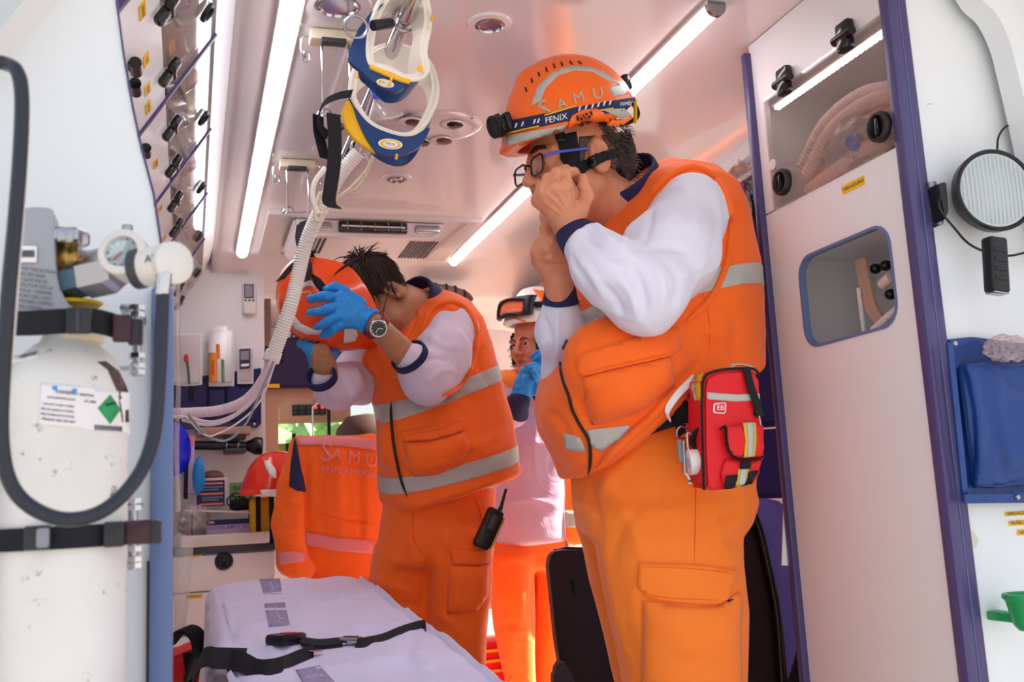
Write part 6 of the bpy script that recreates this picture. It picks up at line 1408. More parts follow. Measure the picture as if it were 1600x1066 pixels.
P = on_sheet([(q.x, q.y) for q in bez([(470, 1008, 0), (500, 1012, 0), (535, 1009, 0)], 5)], .008); MB().ribbon(P, (.002, .018, .004), .007).build('buckle_stalk', M['black_webbing'], sb)
P = on_sheet([(556, 1010), (575, 1007), (600, 1001), (622, 991), (642, 984), (660, 982, .004), (672, 988, .01)], .004); MB().ribbon(bez(P, 4), (.004, .018, .008), .003).build('webbing', M['black_webbing'], sb)
a_, b_ = on_sheet([(424, 1010), (466, 1006)], .013); d_ = (b_ - a_).normalized(); up_ = Vector((0, 0, 1)); sd_ = up_.cross(d_).normalized(); up_ = d_.cross(sd_); RB = Matrix((d_, sd_, up_)).transposed()
bk = MB().cbox((a_ + b_) / 2, ((b_ - a_).length, .05, .022), .007, RB).build('buckle_housing', M['black_plastic'], sb)
MB().cbox((a_ + b_) / 2 + up_ * .0105 - sd_ * .004, (.030, .020, .005), .001, RB).build('red_button', mat('button_red', '#d8202a', rough=.3), bk)
a_, b_ = on_sheet([(541, 1009), (558, 1006)], .010); c_ = (a_ + b_) / 2; MB().cbox(c_, (.024, .045, .012), .003, RB).build('steel_buckle', M['chrome'], sb); MB().cbox(c_ + up_ * .0065, (.012, .03, .002), .0005, RB).build('buckle_label', M['print_black'], sb)
sb2 = empty('stretcher_belt', on_sheet([(400, 1055)])[0], 'broad black belt with steel tongue curling across the near end of the sheet', 'belt')
P = on_sheet([(q.x, q.y, max(0, .035 - abs(q.x - 345) * .0006)) for q in bez([(322, 1066, 0), (330, 1052, 0), (352, 1044, 0), (385, 1052, 0), (425, 1052, 0), (462, 1038, 0), (490, 1026, 0)], 5)], .006); MB().ribbon(P, (.004, .022, .016), .002).build('webbing', M['black_webbing'], sb2)
a_, b_ = on_sheet([(480, 1029), (497, 1022)], .010); MB().cbox((a_ + b_) / 2, (.034, .030, .004), .0015, RB).build('steel_tongue', M['chrome'], sb2)
# ------------------------------------------------------------------ drawers and the things standing on them
YC = 4.0
zc0 = at(400, 850, Y=YC).z; xR = at(431, 900, Y=YC).x
dc = empty('drawer_unit', (.13, YC, 0), 'white drawer unit with grey top and round black latches below the bulkhead window', 'cabinet')
MB().box((-.30, YC + .016, 0), (xR, 4.235, zc0 - .01), .004).build('body', M['white_panel'], dc)
MB().box((-.30, YC - .01, zc0 - .026), (xR + .006, 4.235, zc0), .005).build('worktop', M['dark_grey'], dc)
z1, z2 = at(400, 919, Y=YC).z, at(400, 985, Y=YC).z
for za, zb_, ly in ((zc0 - .031, z1 + .003, 867), (z1 - .003, z2 + .003, 932), (z2 - .003, .06, 1010)):
    d = MB().box((-.29, YC, zb_), (xR - .003, YC + .016, za), .003).build('drawer_front', M['white_panel'], dc)
    lz = at(300, ly, Y=YC).z
    if ly < 1000:
        o = MB().box((-.01, YC - .0015, lz - .008), (.048, YC, lz + .006)).build('yellow_label', M['yellow_label'], d); lettering('SUEROS' if ly < 900 else 'APOSITOS', .011, (.018, YC - .0018, lz - .001), (1, 0, 0), (0, 0, 1), M['print_black'], o, 0)
    c_ = at(350, 877, Y=YC) if ly == 867 else Vector((at(350, 877, Y=YC).x, YC, (za + zb_) / 2))
    MB().lathe([(.034, 0), (.034, .006), (.030, .010), (.025, .009), (.023, .003), (.0005, .003)], c_, (0, -1, 0), 32).build('round_latch', M['black_plastic'], d)
    MB().box((c_.x - .008, YC - .012, c_.z - .018), (c_.x + .008, YC - .002, c_.z + .018), .004).build('latch_grip', M['black_gloss'], d)
MB().box((-.03, YC - .012, zc0), (at(421, 840, Y=YC).x, YC + .004, zc0 + .045), .014, None, 4).build('retaining_rim', M['white_plastic'], dc)
zw = zc0
def standbox(name, lab, cat, x0, x1, y0, y1, Y, m, d=.05, bev=.002, grp=None):
    a = at(x0, y1, Y=Y); b = at(x1, y0, Y=Y); o = MB().box((a.x, Y, a.z), (b.x, Y + d, b.z), bev).build(name, M[m], label=lab, cat=cat); return o, a, b
mat('box_lilac', '#c9b4dc', rough=.5); mat('box_navy', '#262a5c', rough=.5); mat('box_purple', '#6a3fa0', rough=.5)
tb = empty('test_kit_box', at(370, 845, Y=4.08), 'lilac and navy rapid test box with open lid on the drawer unit', 'box')
a, b = at(322, 846, Y=4.06), at(421, 806, Y=4.06); zm = at(370, 819, Y=4.06).z; zt2 = at(370, 811, Y=4.06).z
MB().box((a.x, 4.06, zw + .001), (b.x, 4.14, zm), .001).build('lower_part', M['box_lilac'], tb)
MB().box((a.x, 4.06, zm), (b.x, 4.14, zt2), .001).build('upper_band', M['box_navy'], tb)
MB().prism([(a.x + .16, 4.06, zt2), (b.x, 4.06, zt2 + .004), (b.x, 4.05, zt2 + .02), (a.x + .16, 4.05, zt2 + .012)], (0, .003, 0)).build('lid_flap', M['box_lilac'], tb)
zl = (zw + .03 + zm) / 2
lettering('COVID-19', .020, (a.x + .055, 4.059, zm - .011), (1, 0, 0), (0, 0, 1), M['box_purple'], tb, .0006); lettering('RAPID TEST DEVICE', .018, (a.x + .155, 4.059, zm - .011), (1, 0, 0), (0, 0, 1), M['box_purple'], tb, .0006)
for k in range(9):
    an = k * 2 * PI / 9; MB().lathe([(.0005, .001), (.004, .001), (.004, 0)], (b.x - .045 + math.cos(an) * .012, 4.0595, zm - .004 + math.sin(an) * .012), (0, -1, 0), 10).build('virus_mark', M['box_purple'], tb)
MB().lathe([(.0005, .001), (.010, .001), (.010, 0)], (b.x - .045, 4.0595, zm - .004), (0, -1, 0), 16).build('virus_mark', M['box_purple'], tb)
MB().box((a.x + .008, 4.0585, zm + .006), (a.x + .030, 4.0598, zt2 - .004)).build('logo_square', M['box_lilac'], tb)
cb_ = empty('clipboard', at(350, 797, Y=4.1), 'thin pale tray lying on top of the test kit box', 'tray')
a, b = at(288, 796, Y=4.06), at(408, 800, Y=4.06); MB().prism([(a.x, 4.03, a.z), (b.x, 4.03, b.z), (b.x - .01, 4.03, b.z - .007), (a.x, 4.03, a.z - .008)], (0, .17, 0)).build('tray_board', mat('board_pink', '#d9c3c6', rough=.4), cb_)
for px_ in (300, 395): q = at(px_, 800, Y=4.16); MB().box((q.x - .004, 4.13, zw + .001), (q.x + .004, 4.19, q.z), .001).build('tray_foot', M['dark_grey'], cb_)
ps = empty('notice_card', at(330, 795, Y=4.12), 'small navy notice with orange lines in a pink frame standing on the tray', 'notice')
a, b = at(303, 795, Y=4.12), at(355, 746, Y=4.12); MB().box((a.x, 4.12, a.z), (b.x, 4.128, b.z), .002).build('card_frame', M['board_pink'], ps); MB().box((a.x + .010, 4.117, a.z + .006), (b.x - .010, 4.121, b.z - .010)).build('card_print', M['box_navy'], ps)
for k in range(3):
    z_ = b.z - .022 - k * .040; MB().box((a.x + .022, 4.1155, z_ - .003), (b.x - .016, 4.1172, z_ + .003)).build('orange_line', M['orange_helmet'], ps)
    for j in range(2): MB().box((a.x + .03, 4.1155, z_ - .016 - j * .009), (b.x - .018 - j * .015, 4.1172, z_ - .012 - j * .009)).build('text_line', M['mid_grey'], ps)
MB().bm(ico(at(332, 744, Y=4.17), (.045, .03, .022), 3, .2)).build('brown_pack', mat('brown_pack', '#7c5a4c', rough=.5), label='brown domed pack peeking out behind the notice', cat='pack')
o, a, b = standbox('green_packet', 'green printed packet behind the black straps on the tray', 'packet', 359, 398, 753, 797, 4.16, 'leaf_green', .012); lettering('SUTUR', .022, ((a.x + b.x) / 2, 4.159, b.z - .022), (1, 0, 0), (0, 0, 1), M['print_black'], o, .0006)
st_ = empty('coiled_cable', at(370, 790, Y=4.07), 'tangle of black cable and straps lying beside the notice', 'cable')
for k in range(4):
    c_ = at(362 + k * 7, 783 - (k % 2) * 3, Y=4.09); MB().ring(c_, (.3 * (k - 1.5), 1, .2), .020 + .004 * (k % 2), .003, 20, 6).build('cable_loop', M['black_plastic'], st_)
MB().bm(ico(at(378, 788, Y=4.1), (.045, .03, .022), 3, .4, 3, 5)).build('strap_bundle', M['black_webbing'], st_)
yb = empty('equipment_bag', at(410, 830, Y=3.95), 'yellow and black zipped bag standing between drawer unit and hanging jacket', 'bag')
a, b = at(391, 836, Y=4.0), at(432, 776, Y=4.0); MB().box((a.x, 4.02, zw + .001), (b.x, 4.14, b.z), .02, None, 4).build('bag_body', mat('bag_yellow', '#d8b41e', rough=.6), yb)
for px_ in (404, 425): q = at(px_, 800, Y=4.0); MB().box((q.x - .009, 4.005, zw + .001), (q.x + .009, 4.145, b.z + .004), .004).build('bag_strap', M['black_webbing'], yb)
h3 = empty('rescue_helmet', at(425, 775, Y=3.98), 'glossy red helmet with white stripe resting on the yellow bag', 'helmet')
RH4 = frame3(A3((-.75, -.45, -.15)), A3((0, -.05, 1))); OH4 = p3((433, 762, 3.98)); hs4 = helmet(h3, OH4, RH4, .86, mat('helmet_redder', '#f2300c', rough=.2, coat=.5)); bh4 = bvh_of(hs4)
patch(bh4, [(412, 721), (420, 719), (431, 734), (432, 748), (424, 746), (416, 733)], 'white_stripe', M['helmet_white'], h3, .002, 6); patch(bh4, [(406, 766), (440, 764), (440, 777), (412, 776)], 'white_stripe', M['helmet_white'], h3, .002, 6)
tq = empty('torch', at(355, 697, Y=4.12), 'long black torch clipped horizontally to the bulkhead panel', 'torch')
a, b = at(300, 696, Y=4.15), at(384, 697, Y=4.15); MB().tube([a, b], .018, 20).build('torch_body', M['black_plastic'], tq)
d_ = (b - a).normalized(); MB().lathe([(.018, 0), (.030, .025), (.036, .035), (.036, .062), (.030, .066)], b, d_, 28).build('torch_head', M['black_gloss'], tq)
for zz in (.028, -.028): MB().box((at(350, 697, Y=4.15).x, 4.115, a.z + zz - .01), (at(384, 697, Y=4.15).x, 4.235, a.z + zz + .01), .004).build('clip', M['dark_grey'], tq)
for x in (354, 372): q = at(x, 697, Y=4.15); MB().ring(q, d_, .020, .004).build('clip_band', M['steel'], tq)
# navy pocket row with packs
pk = empty('pocket_organiser', at(340, 630, Y=4.2), 'navy hanging organiser with pockets on the bulkhead panel', 'organiser')
YQ = 4.20
mb = MB(); mb.prism(pxp([(258, 598), (300, 590), (408, 575), (408, 662), (402, 668), (258, 668)], Y=YQ), (0, .03, 0)); mb.build('backing', M['navy_cloth'], pk)
for x0, x1, yt in ((262, 324, 600), (326, 352, 606), (354, 404, 602)):
    P = [(x0, yt), ((x0 + x1) / 2, yt + 4), (x1, yt), (x1, 658), (x0, 658)]; MB().prism(pxp(P, Y=YQ - .035), (0, .034, 0), .006).build('pocket', M['navy_cloth'], pk)
MB().prism(pxp([(262, 660), (405, 658), (402, 668), (262, 670)], Y=YQ - .02), (0, .02, 0), .003).build('lower_hem', M['navy_vinyl'], pk)
for x in (330, 398): MB().lathe([(.0005, .003), (.006, .002), (.007, 0)], at(x, 663, Y=YQ - .02), (0, -1, 0), 14).build('press_stud', M['steel'], pk)
MB().prism(pxp([(295, 603), (303, 603), (303, 626), (295, 626)], Y=YQ - .037), (0, .003, 0)).build('hook_tape', M['black_webbing'], pk)
MB().box((at(308, 675, Y=4.1).x, 4.10, at(308, 680, Y=4.1).z), (at(392, 675, Y=4.1).x, 4.235, at(308, 668, Y=4.1).z), .004).build('shelf', M['cab_beige'], label='small beige shelf under the navy organiser', cat='shelf')
def blister(px0, px1, py0, py1, lab, inner, Y=4.185, lean=0):
    t = empty('blister_pack', at((px0 + px1) / 2, py1, Y=Y), lab, 'packet', 'packs in the navy organiser'); c0 = [at(px0, py1, Y=Y), at(px1, py1, Y=Y), at(px1 - lean, py0, Y=Y), at(px0 - lean, py0, Y=Y)]
    MB().prism(c0, (0, .004, 0), .001).build('backing_film', M['clear_label'], t); q = [p.lerp(sum(c0, Vector()) / 4, .12) - Vector((0, .001, 0)) for p in c0]
    MB().prism(q, (0, -.014, 0), .004, 3).build('clear_blister', M['clear_film'], t); inner(t); return t
def in1(t):
    MB().tube(pxp([(291, 555, 4.17), (294, 575, 4.17), (296, 600, 4.17)]), .005, 8).build('handle', M['leaf_dark'], t); MB().bm(ico(at(291, 560, Y=4.17), (.010, .006, .018), 2)).build('red_tip', M['button_red'], t)
def in2(t):
    MB().tube(pxp([(333, 552, 4.165), (333, 597, 4.165)]), .017, 12).build('amber_tube', mat('amber', '#e8862a', rough=.3), t); MB().tube(pxp([(341, 538, 4.165), (341, 560, 4.165)]), .008, 10).build('tube_tip', M['amber'], t); MB().tube(pxp([(348, 562, 4.165), (349, 597, 4.165)]), .006, 10).build('green_stick', M['leaf_green'], t)
    lettering('ARTERIAL', .014, at(333, 574, Y=4.146), (0, 0, 1), (-1, 0, 0), M['print_black'], t, 0)
def in3(t):
    MB().prism(pxp([(374, 546), (391, 545), (391, 575), (375, 577)], Y=4.165), (0, .004, 0)).build('printed_card', M['box_navy'], t); MB().prism(pxp([(376, 549), (389, 548), (389, 562), (376, 563)], Y=4.163), (0, .002, 0)).build('card_picture', M['mid_grey'], t); MB().prism(pxp([(377, 569), (389, 568), (389, 572), (377, 573)], Y=4.163), (0, .002, 0)).build('card_stripe', M['print_white'], t)
blister(262, 316, 520, 604, 'clear pack with a green handled instrument, leftmost in the navy organiser', in1); blister(326, 366, 512, 604, 'clear pack with an orange tube in the middle of the navy organiser', in2); blister(371, 396, 541, 600, 'small clear pack with a navy printed card, rightmost in the navy organiser', in3)
blister(330, 358, 508, 560, 'taller clear pack standing behind the orange tube pack', lambda t: None, 4.195)
# remote control
rm = empty('remote_control', at(389, 466, Y=4.23), 'white remote control hanging on the bulkhead panel', 'remote control')
a, b = at(379, 490, Y=4.215), at(400, 443, Y=4.215); MB().box((a.x, 4.215, a.z), (b.x, 4.238, b.z), .006).build('casing', M['white_plastic'], rm); MB().box((a.x + .010, 4.212, b.z - .060), (b.x - .012, 4.216, b.z - .008), .002).build('display', M['mid_grey'], rm); MB().box((a.x + .007, 4.2135, b.z - .064), (b.x - .009, 4.2155, b.z - .004), .001).build('display_surround', M['print_black'], rm)
for k in range(3): MB().cyl((a.x + .012 + k * .016, 4.212, b.z - .073), (a.x + .012 + k * .016, 4.216, b.z - .073), .004, 12).build('button', M['black_plastic'], rm)
MB().box((a.x + .004, 4.209, a.z), (b.x - .004, 4.216, a.z + .05), .004).build('holder', M['white_plastic'], rm)
# purple pouch over the window, brown roll bag
pp = empty('hanging_pouch', at(460, 560, Y=4.42), 'dark purple pouch with yellow label above the bulkhead window', 'pouch')
mat('pouch_purple', '#2c2148', rough=.7, bump=.2, bscale=300)
MB().prism(pxp([(414, 540), (440, 528), (520, 520), (560, 530), (560, 603), (415, 606)], Y=4.38), (0, .06, 0), .01, 3).build('pouch_body', M['pouch_purple'], pp)
o = MB().prism(pxp([(417, 600), (437, 600), (437, 606), (417, 606)], Y=4.376), (0, .002, 0)).build('yellow_label', M['yellow_label'], pp)
MB().prism(pxp([(437, 545), (443, 545), (443, 568), (437, 568)], Y=4.374), (0, .005, 0)).build('hook_tape', M['black_webbing'], pp)
MB().prism(pxp([(413, 412), (423, 412), (423, 540), (413, 540)], Y=4.36), (0, .07, 0)).build('trim_8', mat('brown_edge', '#8a6a60', rough=.6), kind='structure')
rb = empty('rolled_bag', at(690, 460, Y=4.2), 'brown rolled bag with dark straps on the bulkhead behind the bending man', 'bag')
mat('bag_brown', '#5f3f34', rough=.6, bump=.3, bscale=60)
P = bez(pxp([(655, 458, 4.2), (690, 460, 4.2), (720, 468, 4.2), (728, 478, 4.2)]), 6); MB().tube(P, [.045] * (len(P) - 3) + [.042, .034, .02], 20).build('bag_roll', M['bag_brown'], rb)
for x, y in ((676, 459), (693, 461), (707, 464), (721, 470)): MB().ring(at(x, y, Y=4.2), (1, 0, -.25), .046, .007, 24, 8).build('bag_strap', M['black_webbing'], rb)
# left edge of the view: lilac box, blue disc, glove, bags
o, a, b = standbox('carton', 'tall lilac and pink carton on the tray at the bulkhead', 'box', 282, 304, 681, 772, 4.1, 'box_lilac', .08); MB().box((a.x, 4.098, b.z - .035), (b.x + .001, 4.105, b.z), 0).build('pink_band', M['reflective_pink'], o)
MB().lathe([(.0005, -.02), (.06, -.012), (.105, 0), (.108, .01)], at(268, 702, Y=4.03), (-.6, .6, 0), 28).build('blue_bowl', mat('bowl_blue', '#1420e0', rough=.3), label='bright blue bowl at the left edge of the bulkhead view', cat='bowl')
MB().ribbon(pxp([(291, 684, 4.08), (291, 735, 4.08), (290, 780, 4.08)]), (.008, 0, 0), .003).build('thin_strap', M['black_webbing'], label='thin black strap hanging in front of the lilac carton', cat='strap')
MB().bm(ico(at(311, 742, Y=4.08), (.022, .016, .065), 3, .5, 3)).build('spare_glove', M['glove_blue'], label='crumpled blue glove hanging beside the lilac carton', cat='glove')
MB().bm(ico(at(303, 815, Y=4.07), (.055, .05, .062), 4, .35, 3, 3)).build('clear_container', M['clear_film'], label='crumpled clear bag standing left of the test kit box', cat='bag')
MB().prism(pxp([(272, 832), (304, 840), (300, 880), (295, 940), (288, 990), (272, 992)], Y=3.2), (.0, .03, 0), .008, 3).build('hanging_film_bag', M['clear_film'], label='long clear plastic bag hanging left of the drawers', cat='bag')
MB().tube(bez(pxp([(279, 420, 2.6), (277, 520, 2.6), (279, 600, 2.6), (276, 700, 2.6), (279, 800, 2.6)]), 6), .006, 8).build('clear_curtain_edge', M['clear_film'], label='clear film edge hanging beside the left cabinet', cat='film')
rbg = empty('emergency_bag', at(290, 1030, Y=3.3), 'red bag with black handles on the floor left of the stretcher', 'bag')
MB().prism(pxp([(255, 1030), (290, 1022), (312, 1010), (318, 1040), (312, 1150), (255, 1150)], Y=3.25), (0, .25, 0), .02, 3).build('bag_body', M['red_cloth'], rbg)
MB().ribbon(bez(pxp([(262, 1010, 3.2), (285, 985, 3.2), (305, 990, 3.2), (312, 1015, 3.2), (298, 1060, 3.2)]), 6), (.018, .02, .005), .012).build('handle', M['black_webbing'], rbg)
MB().ribbon(pxp([(293, 1020, 3.235), (298, 1060, 3.235), (300, 1110, 3.235)]), (.014, 0, 0), .006).build('strap', M['black_webbing'], rbg)
for yy, lab, dx in ((1003, 'red bag with yellow bands on the floor between the standing pair', 0),):
    rb2 = empty('emergency_bag', (1.02, 3.75, 0), lab, 'bag'); MB().box((.86, 3.72, .12), (1.2, 3.95, at(757, 1005, Y=3.72).z), .03, None, 3).build('bag_body', M['red_cloth'], rb2)
    for k in range(3): z_ = at(757, 1018 + k * 16, Y=3.715).z; MB().box((.858, 3.712, z_ - .006), (1.202, 3.722, z_ + .004)).build('yellow_band', M['bag_yellow'], rb2)
MB().box((.86, 4.05, 0), (1.2, 4.3, at(757, 955, Y=4.05).z), .01).build('wheel_arch_box', mat('cream_box', '#efe0c4', rough=.5), label='cream coloured box low on the bulkhead between the legs', cat='box')
# ------------------------------------------------------------------ hanging jacket
hj = empty('hanging_jacket', at(520, 680, Y=3.72), 'orange jacket with SAMU ENFERMERIA lettering hung over a seat back', 'jacket')
JR = px_rows([(681, 466, 600, 3.70, .045), (690, 461, 604, 3.70, .065), (720, 458, 606, 3.69, .075), (770, 462, 606, 3.69, .08), (820, 472, 606, 3.69, .085), (870, 476, 604, 3.69, .085), (900, 484, 592, 3.69, .08), (906, 500, 586, 3.69, .07)])
JS = [p3(q) for q in ((468, 700, 3.70), (456, 760, 3.68), (450, 820, 3.66), (455, 878, 3.64), (475, 892, 3.62))]
def jkt(p): return smin(loft(p, JR, 2.6), chain(p, JS, [.04, .052, .058, .050, .035], .02), .015)
hjo = cloth_obj('jacket_body', jkt, (.25, 3.45, .55), (.95, 3.95, 1.3), .0068, M['orange_cloth'], hj, [([(478, 700), (479, 780), (478, 850)], 4, -.010), ([(490, 800), (540, 812), (590, 816)], 3, -.006), ([(530, 690), (532, 780), (536, 880)], 9, .006), ([(505, 700), (500, 780), (505, 850)], 8, -.005), ([(440, 800), (460, 790), (475, 780)], 5, -.006), ([(436, 840), (455, 835), (474, 845)], 5, .006), ([(560, 700), (562, 780), (566, 870)], 8, -.004)], nz=.012, nzs=(7, 7, 3), seed=31)
bhj = bvh_of(hjo)
patch(bhj, [(461, 684), (465, 700), (471, 735), (477, 769), (464, 767), (452, 760), (454, 730)], 'navy_panel', M['navy_knit'], hj, .004, 6)
for pl in ([(464, 684), (500, 683), (545, 684), (588, 688), (586, 704), (545, 699), (500, 696), (467, 697)], [(477, 832), (520, 840), (582, 846), (581, 866), (520, 860), (478, 852)], [(434, 866), (455, 862), (475, 864), (475, 878), (455, 880), (436, 884)]):
    patch(bhj, pl, 'reflective_band', M['reflective_pink'], hj, .004, 7)
for ch, x, y in (('S', 510, 709), ('A', 526, 712), ('M', 553, 716), ('U', 580, 721)): print_on(bhj, ch, (x, y), 16, 5, M['reflective_pink'], hj, .006)
print_on(bhj, 'ENFERMERIA', (545, 738), 85, 6, M['reflective_pink'], hj, .006)
fs = empty('folding_seat', (.62, 3.8, 0), 'dark navy seat under the hanging orange jacket', 'seat')
MB().box((.40, 3.70, .30), (.78, 3.78, 1.17), .03, None, 3).build('seat_back', M['navy_vinyl'], fs); MB().box((.42, 3.5, .40), (.76, 3.72, .48), .02, None, 3).build('seat', M['navy_vinyl'], fs); MB().box((.54, 3.6, 0), (.64, 3.7, .40), .01).build('leg', M['dark_grey'], fs)
# ------------------------------------------------------------------ seats on the right
mat('seat_shell', '#23161a', rough=.28, spec=.5, bump=.3, bscale=400); mat('seat_violet', '#8680ee', rough=.6, bump=.15, bscale=300); mat('seat_navy', '#3a3580', rough=.65, bump=.15, bscale=300)
sA = empty('folded_seat', at(905, 1066, Y=2.75), 'folded black seat shell behind the legs of the front man', 'seat')
MB().prism(pxp([(q.x, q.y) for q in bez([(858, 885, 0), (862, 868, 0), (876, 860, 0), (925, 862, 0), (938, 870, 0), (944, 900, 0), (958, 1000, 0), (965, 1110, 0)], 4)] + [(888, 1110), (870, 1000)], Y=2.75), (0, .035, 0), .008, 3).build('seat_shell', M['seat_shell'], sA)
MB().prism(pxp([(866, 862), (880, 855), (930, 856), (942, 868), (950, 900), (950, 1100), (890, 1100)], Y=2.80), (0, .06, 0), .015, 3).build('seat_cushion', mat('cushion_plum', '#3d1c4c', rough=.6), sA)
MB().prism(pxp([(891, 905), (896, 905), (899, 918), (898, 930), (893, 926)], Y=2.747), (0, .004, 0)).build('lock_slot', M['black_gloss'], sA)
MB().prism(pxp([(868, 1050), (880, 1030), (900, 1060), (905, 1110), (868, 1110)], Y=2.70), (0, .05, 0), .01, 3).build('hinge_cover', M['dark_grey'], sA)
MB().tube([(1.15, 2.8, 0), (1.15, 2.8, .5)], .025, 12).build('seat_post', M['dark_grey'], sA)
MB().tube(bez(pxp([(914, 745, 2.72), (912, 800, 2.72), (913, 856, 2.74)]), 4), .004, 8).build('cord', M['black_webbing'], label='black cord hanging above the folded seat shell', cat='cord'); MB().rcyl(at(911, 792, Y=2.715), at(912, 808, Y=2.715), .011, 16).build('cord_toggle', M['black_plastic'], label='dark toggle on the cord above the folded seat', cat='toggle')
sB = empty('attendant_seat', (1.45, 2.4, 0), 'attendant seat with black shell and violet cushions beside the tall cabinet', 'seat')
MB().prism(pxp([(q.x, q.y) for q in bez([(1120, 788, 0), (1150, 786, 0), (1172, 792, 0), (1188, 815, 0), (1205, 880, 0), (1222, 960, 0), (1232, 1060, 0), (1240, 1120, 0)], 4)] + [(1110, 1120)], Y=2.26), (0, .05, 0), .012, 3).build('seat_shell', M['seat_shell'], sB)
MB().tube(bez(pxp([(1140, 788, 2.25), (1168, 796, 2.25), (1184, 820, 2.25), (1200, 885, 2.25), (1214, 960, 2.25), (1222, 1066, 2.25)]), 6), .010, 10).build('shell_rim', M['black_gloss'], sB)
MB().prism(pxp([(q.x, q.y) for q in bez([(1130, 786, 0), (1160, 779, 0), (1205, 780, 0), (1226, 790, 0), (1240, 830, 0), (1250, 920, 0), (1258, 1000, 0), (1262, 1120, 0)], 4)] + [(1130, 1120)], Y=2.31), (0, .10, 0), .02, 4).build('back_cushion', M['seat_violet'], sB)
MB().prism(pxp([(1120, 675), (1235, 668), (1240, 778), (1120, 782)], Y=2.46), (0, .08, 0), .016, 4).build('lumbar_cushion', M['seat_navy'], sB)
MB().prism(pxp([(1120, 470), (1222, 455), (1235, 664), (1120, 671)], Y=2.47), (0, .08, 0), .016, 4).build('upper_cushion', M['seat_navy'], sB)
MB().box((1.40, 2.3, 0), (1.5, 2.45, .4), .01).build('seat_base', M['dark_grey'], sB)
MB().prism(pxp([(1228, 700), (1240, 700), (1248, 884), (1222, 884)], Y=2.002), (0, .003, 0)).build('paper_sheet', M['print_white'], label='white paper strip hanging behind the tall cabinet', cat='paper')
MB().ribbon(bez(pxp([(1235, 1080, 2.08), (1248, 1040, 2.08), (1256, 1010, 2.08)]), 4), (.016, 0, .004), .01).build('seat_belt', M['black_webbing'], label='black seat belt end beside the tall cabinet base', cat='belt'); MB().cbox(at(1252, 1016, Y=2.06), (.02, .012, .008), .002).build('belt_button', M['button_red'], label='red release button of the seat belt by the tall cabinet', cat='button')
# ------------------------------------------------------------------ wall pouches between man and tall cabinet
wp = empty('wall_pouch', at(1165, 350, Y=2.3), 'large navy pouch stuffed with packets between the man and the tall cabinet', 'pouch')
YW = 2.34
MB().prism(pxp([(1118, 300), (1150, 290), (1210, 250), (1222, 400), (1190, 428), (1130, 432)], Y=YW), (0, .05, 0), .008, 3).build('pouch_back', M['navy_cloth'], wp)
MB().prism(pxp([(1135, 305), (1160, 310), (1212, 290), (1220, 405), (1190, 418), (1150, 422)], Y=YW - .05), (0, .05, 0), .012, 3).build('pouch_front', M['navy_vinyl'], wp)
MB().tube(bez(pxp([(1186, 330, YW - .065), (1180, 312, YW - .065), (1182, 295, YW - .065), (1192, 288, YW - .065), (1204, 286, YW - .065)]), 5), .007, 10, squash=.6).build('plastic_hook', mat('handle_blue', '#1ea0f0', rough=.35), label='bright blue plastic handle hooked over the navy wall pouch', cat='handle')
MB().prism(pxp([(1168, 310), (1178, 312), (1178, 336), (1168, 334)], Y=YW - .062), (0, .006, 0)).build('hook_tape', M['black_webbing'], wp)
cr = empty('packet_bundle', at(1165, 280, Y=YW - .02), 'crinkled clear packets with pink and green parts in the navy wall pouch', 'packet')
MB().bm(ico(at(1168, 280, Y=YW - .03), (.05, .03, .045), 4, .6, 3, 2)).build('clear_wrapper', M['soft_bag'], cr)
MB().bm(ico(at(1170, 318, Y=YW - .07), (.008, .004, .03), 3, .5, 3, 4)).build('wrapper_tail', M['soft_bag'], cr)
MB().bm(ico(at(1155, 292, Y=YW - .06), (.014, .01, .012), 3, .3)).build('pink_piece', mat('hot_pink', '#e62a86', rough=.4), cr)
MB().tube(bez(pxp([(1184, 268, YW - .06), (1190, 262, YW - .06), (1196, 270, YW - .06), (1190, 282, YW - .06), (1184, 278, YW - .06)]), 5), .006, 8).build('green_ring', mat('green_plastic', '#1f9a56', rough=.35), cr)
sh_ = MB().prism(pxp([(1125, 440), (1172, 425), (1222, 406), (1228, 466), (1175, 482), (1125, 494)], Y=YW + .0), (0, .02, 0), .002).build('trim_9', M['white_panel'], kind='structure')
for pl, tx, sz in (([(1142, 262), (1160, 254), (1161, 261), (1143, 269)], 'BOLSILLO', .008), ([(1172, 431), (1194, 422), (1195, 429), (1173, 438)], 'LARINGEAS', .009)):
    Yl = YW - .002 if tx[0] == 'L' else YW - .025
    o = MB().prism(pxp(pl, Y=Yl), (0, .002, 0)).build('yellow_label', M['yellow_label'], label='yellow %s label' % ('upper' if tx[0] == 'B' else 'lower') + ' on the wall beside the navy pouch', cat='label'); c_ = sum(pxp(pl, Y=Yl - .001), Vector()) / 4; ux = at(pl[1][0], pl[1][1], Y=Yl) - at(pl[0][0], pl[0][1], Y=Yl); lettering(tx, sz, c_, ux, (0, 0, 1), M['print_black'], o, 0)
MB().prism(pxp([(1118, 285), (1215, 205), (1222, 235), (1120, 300)], Y=YW - .0), (0, .03, 0)).build('trim_10', M['white_panel'], kind='structure')
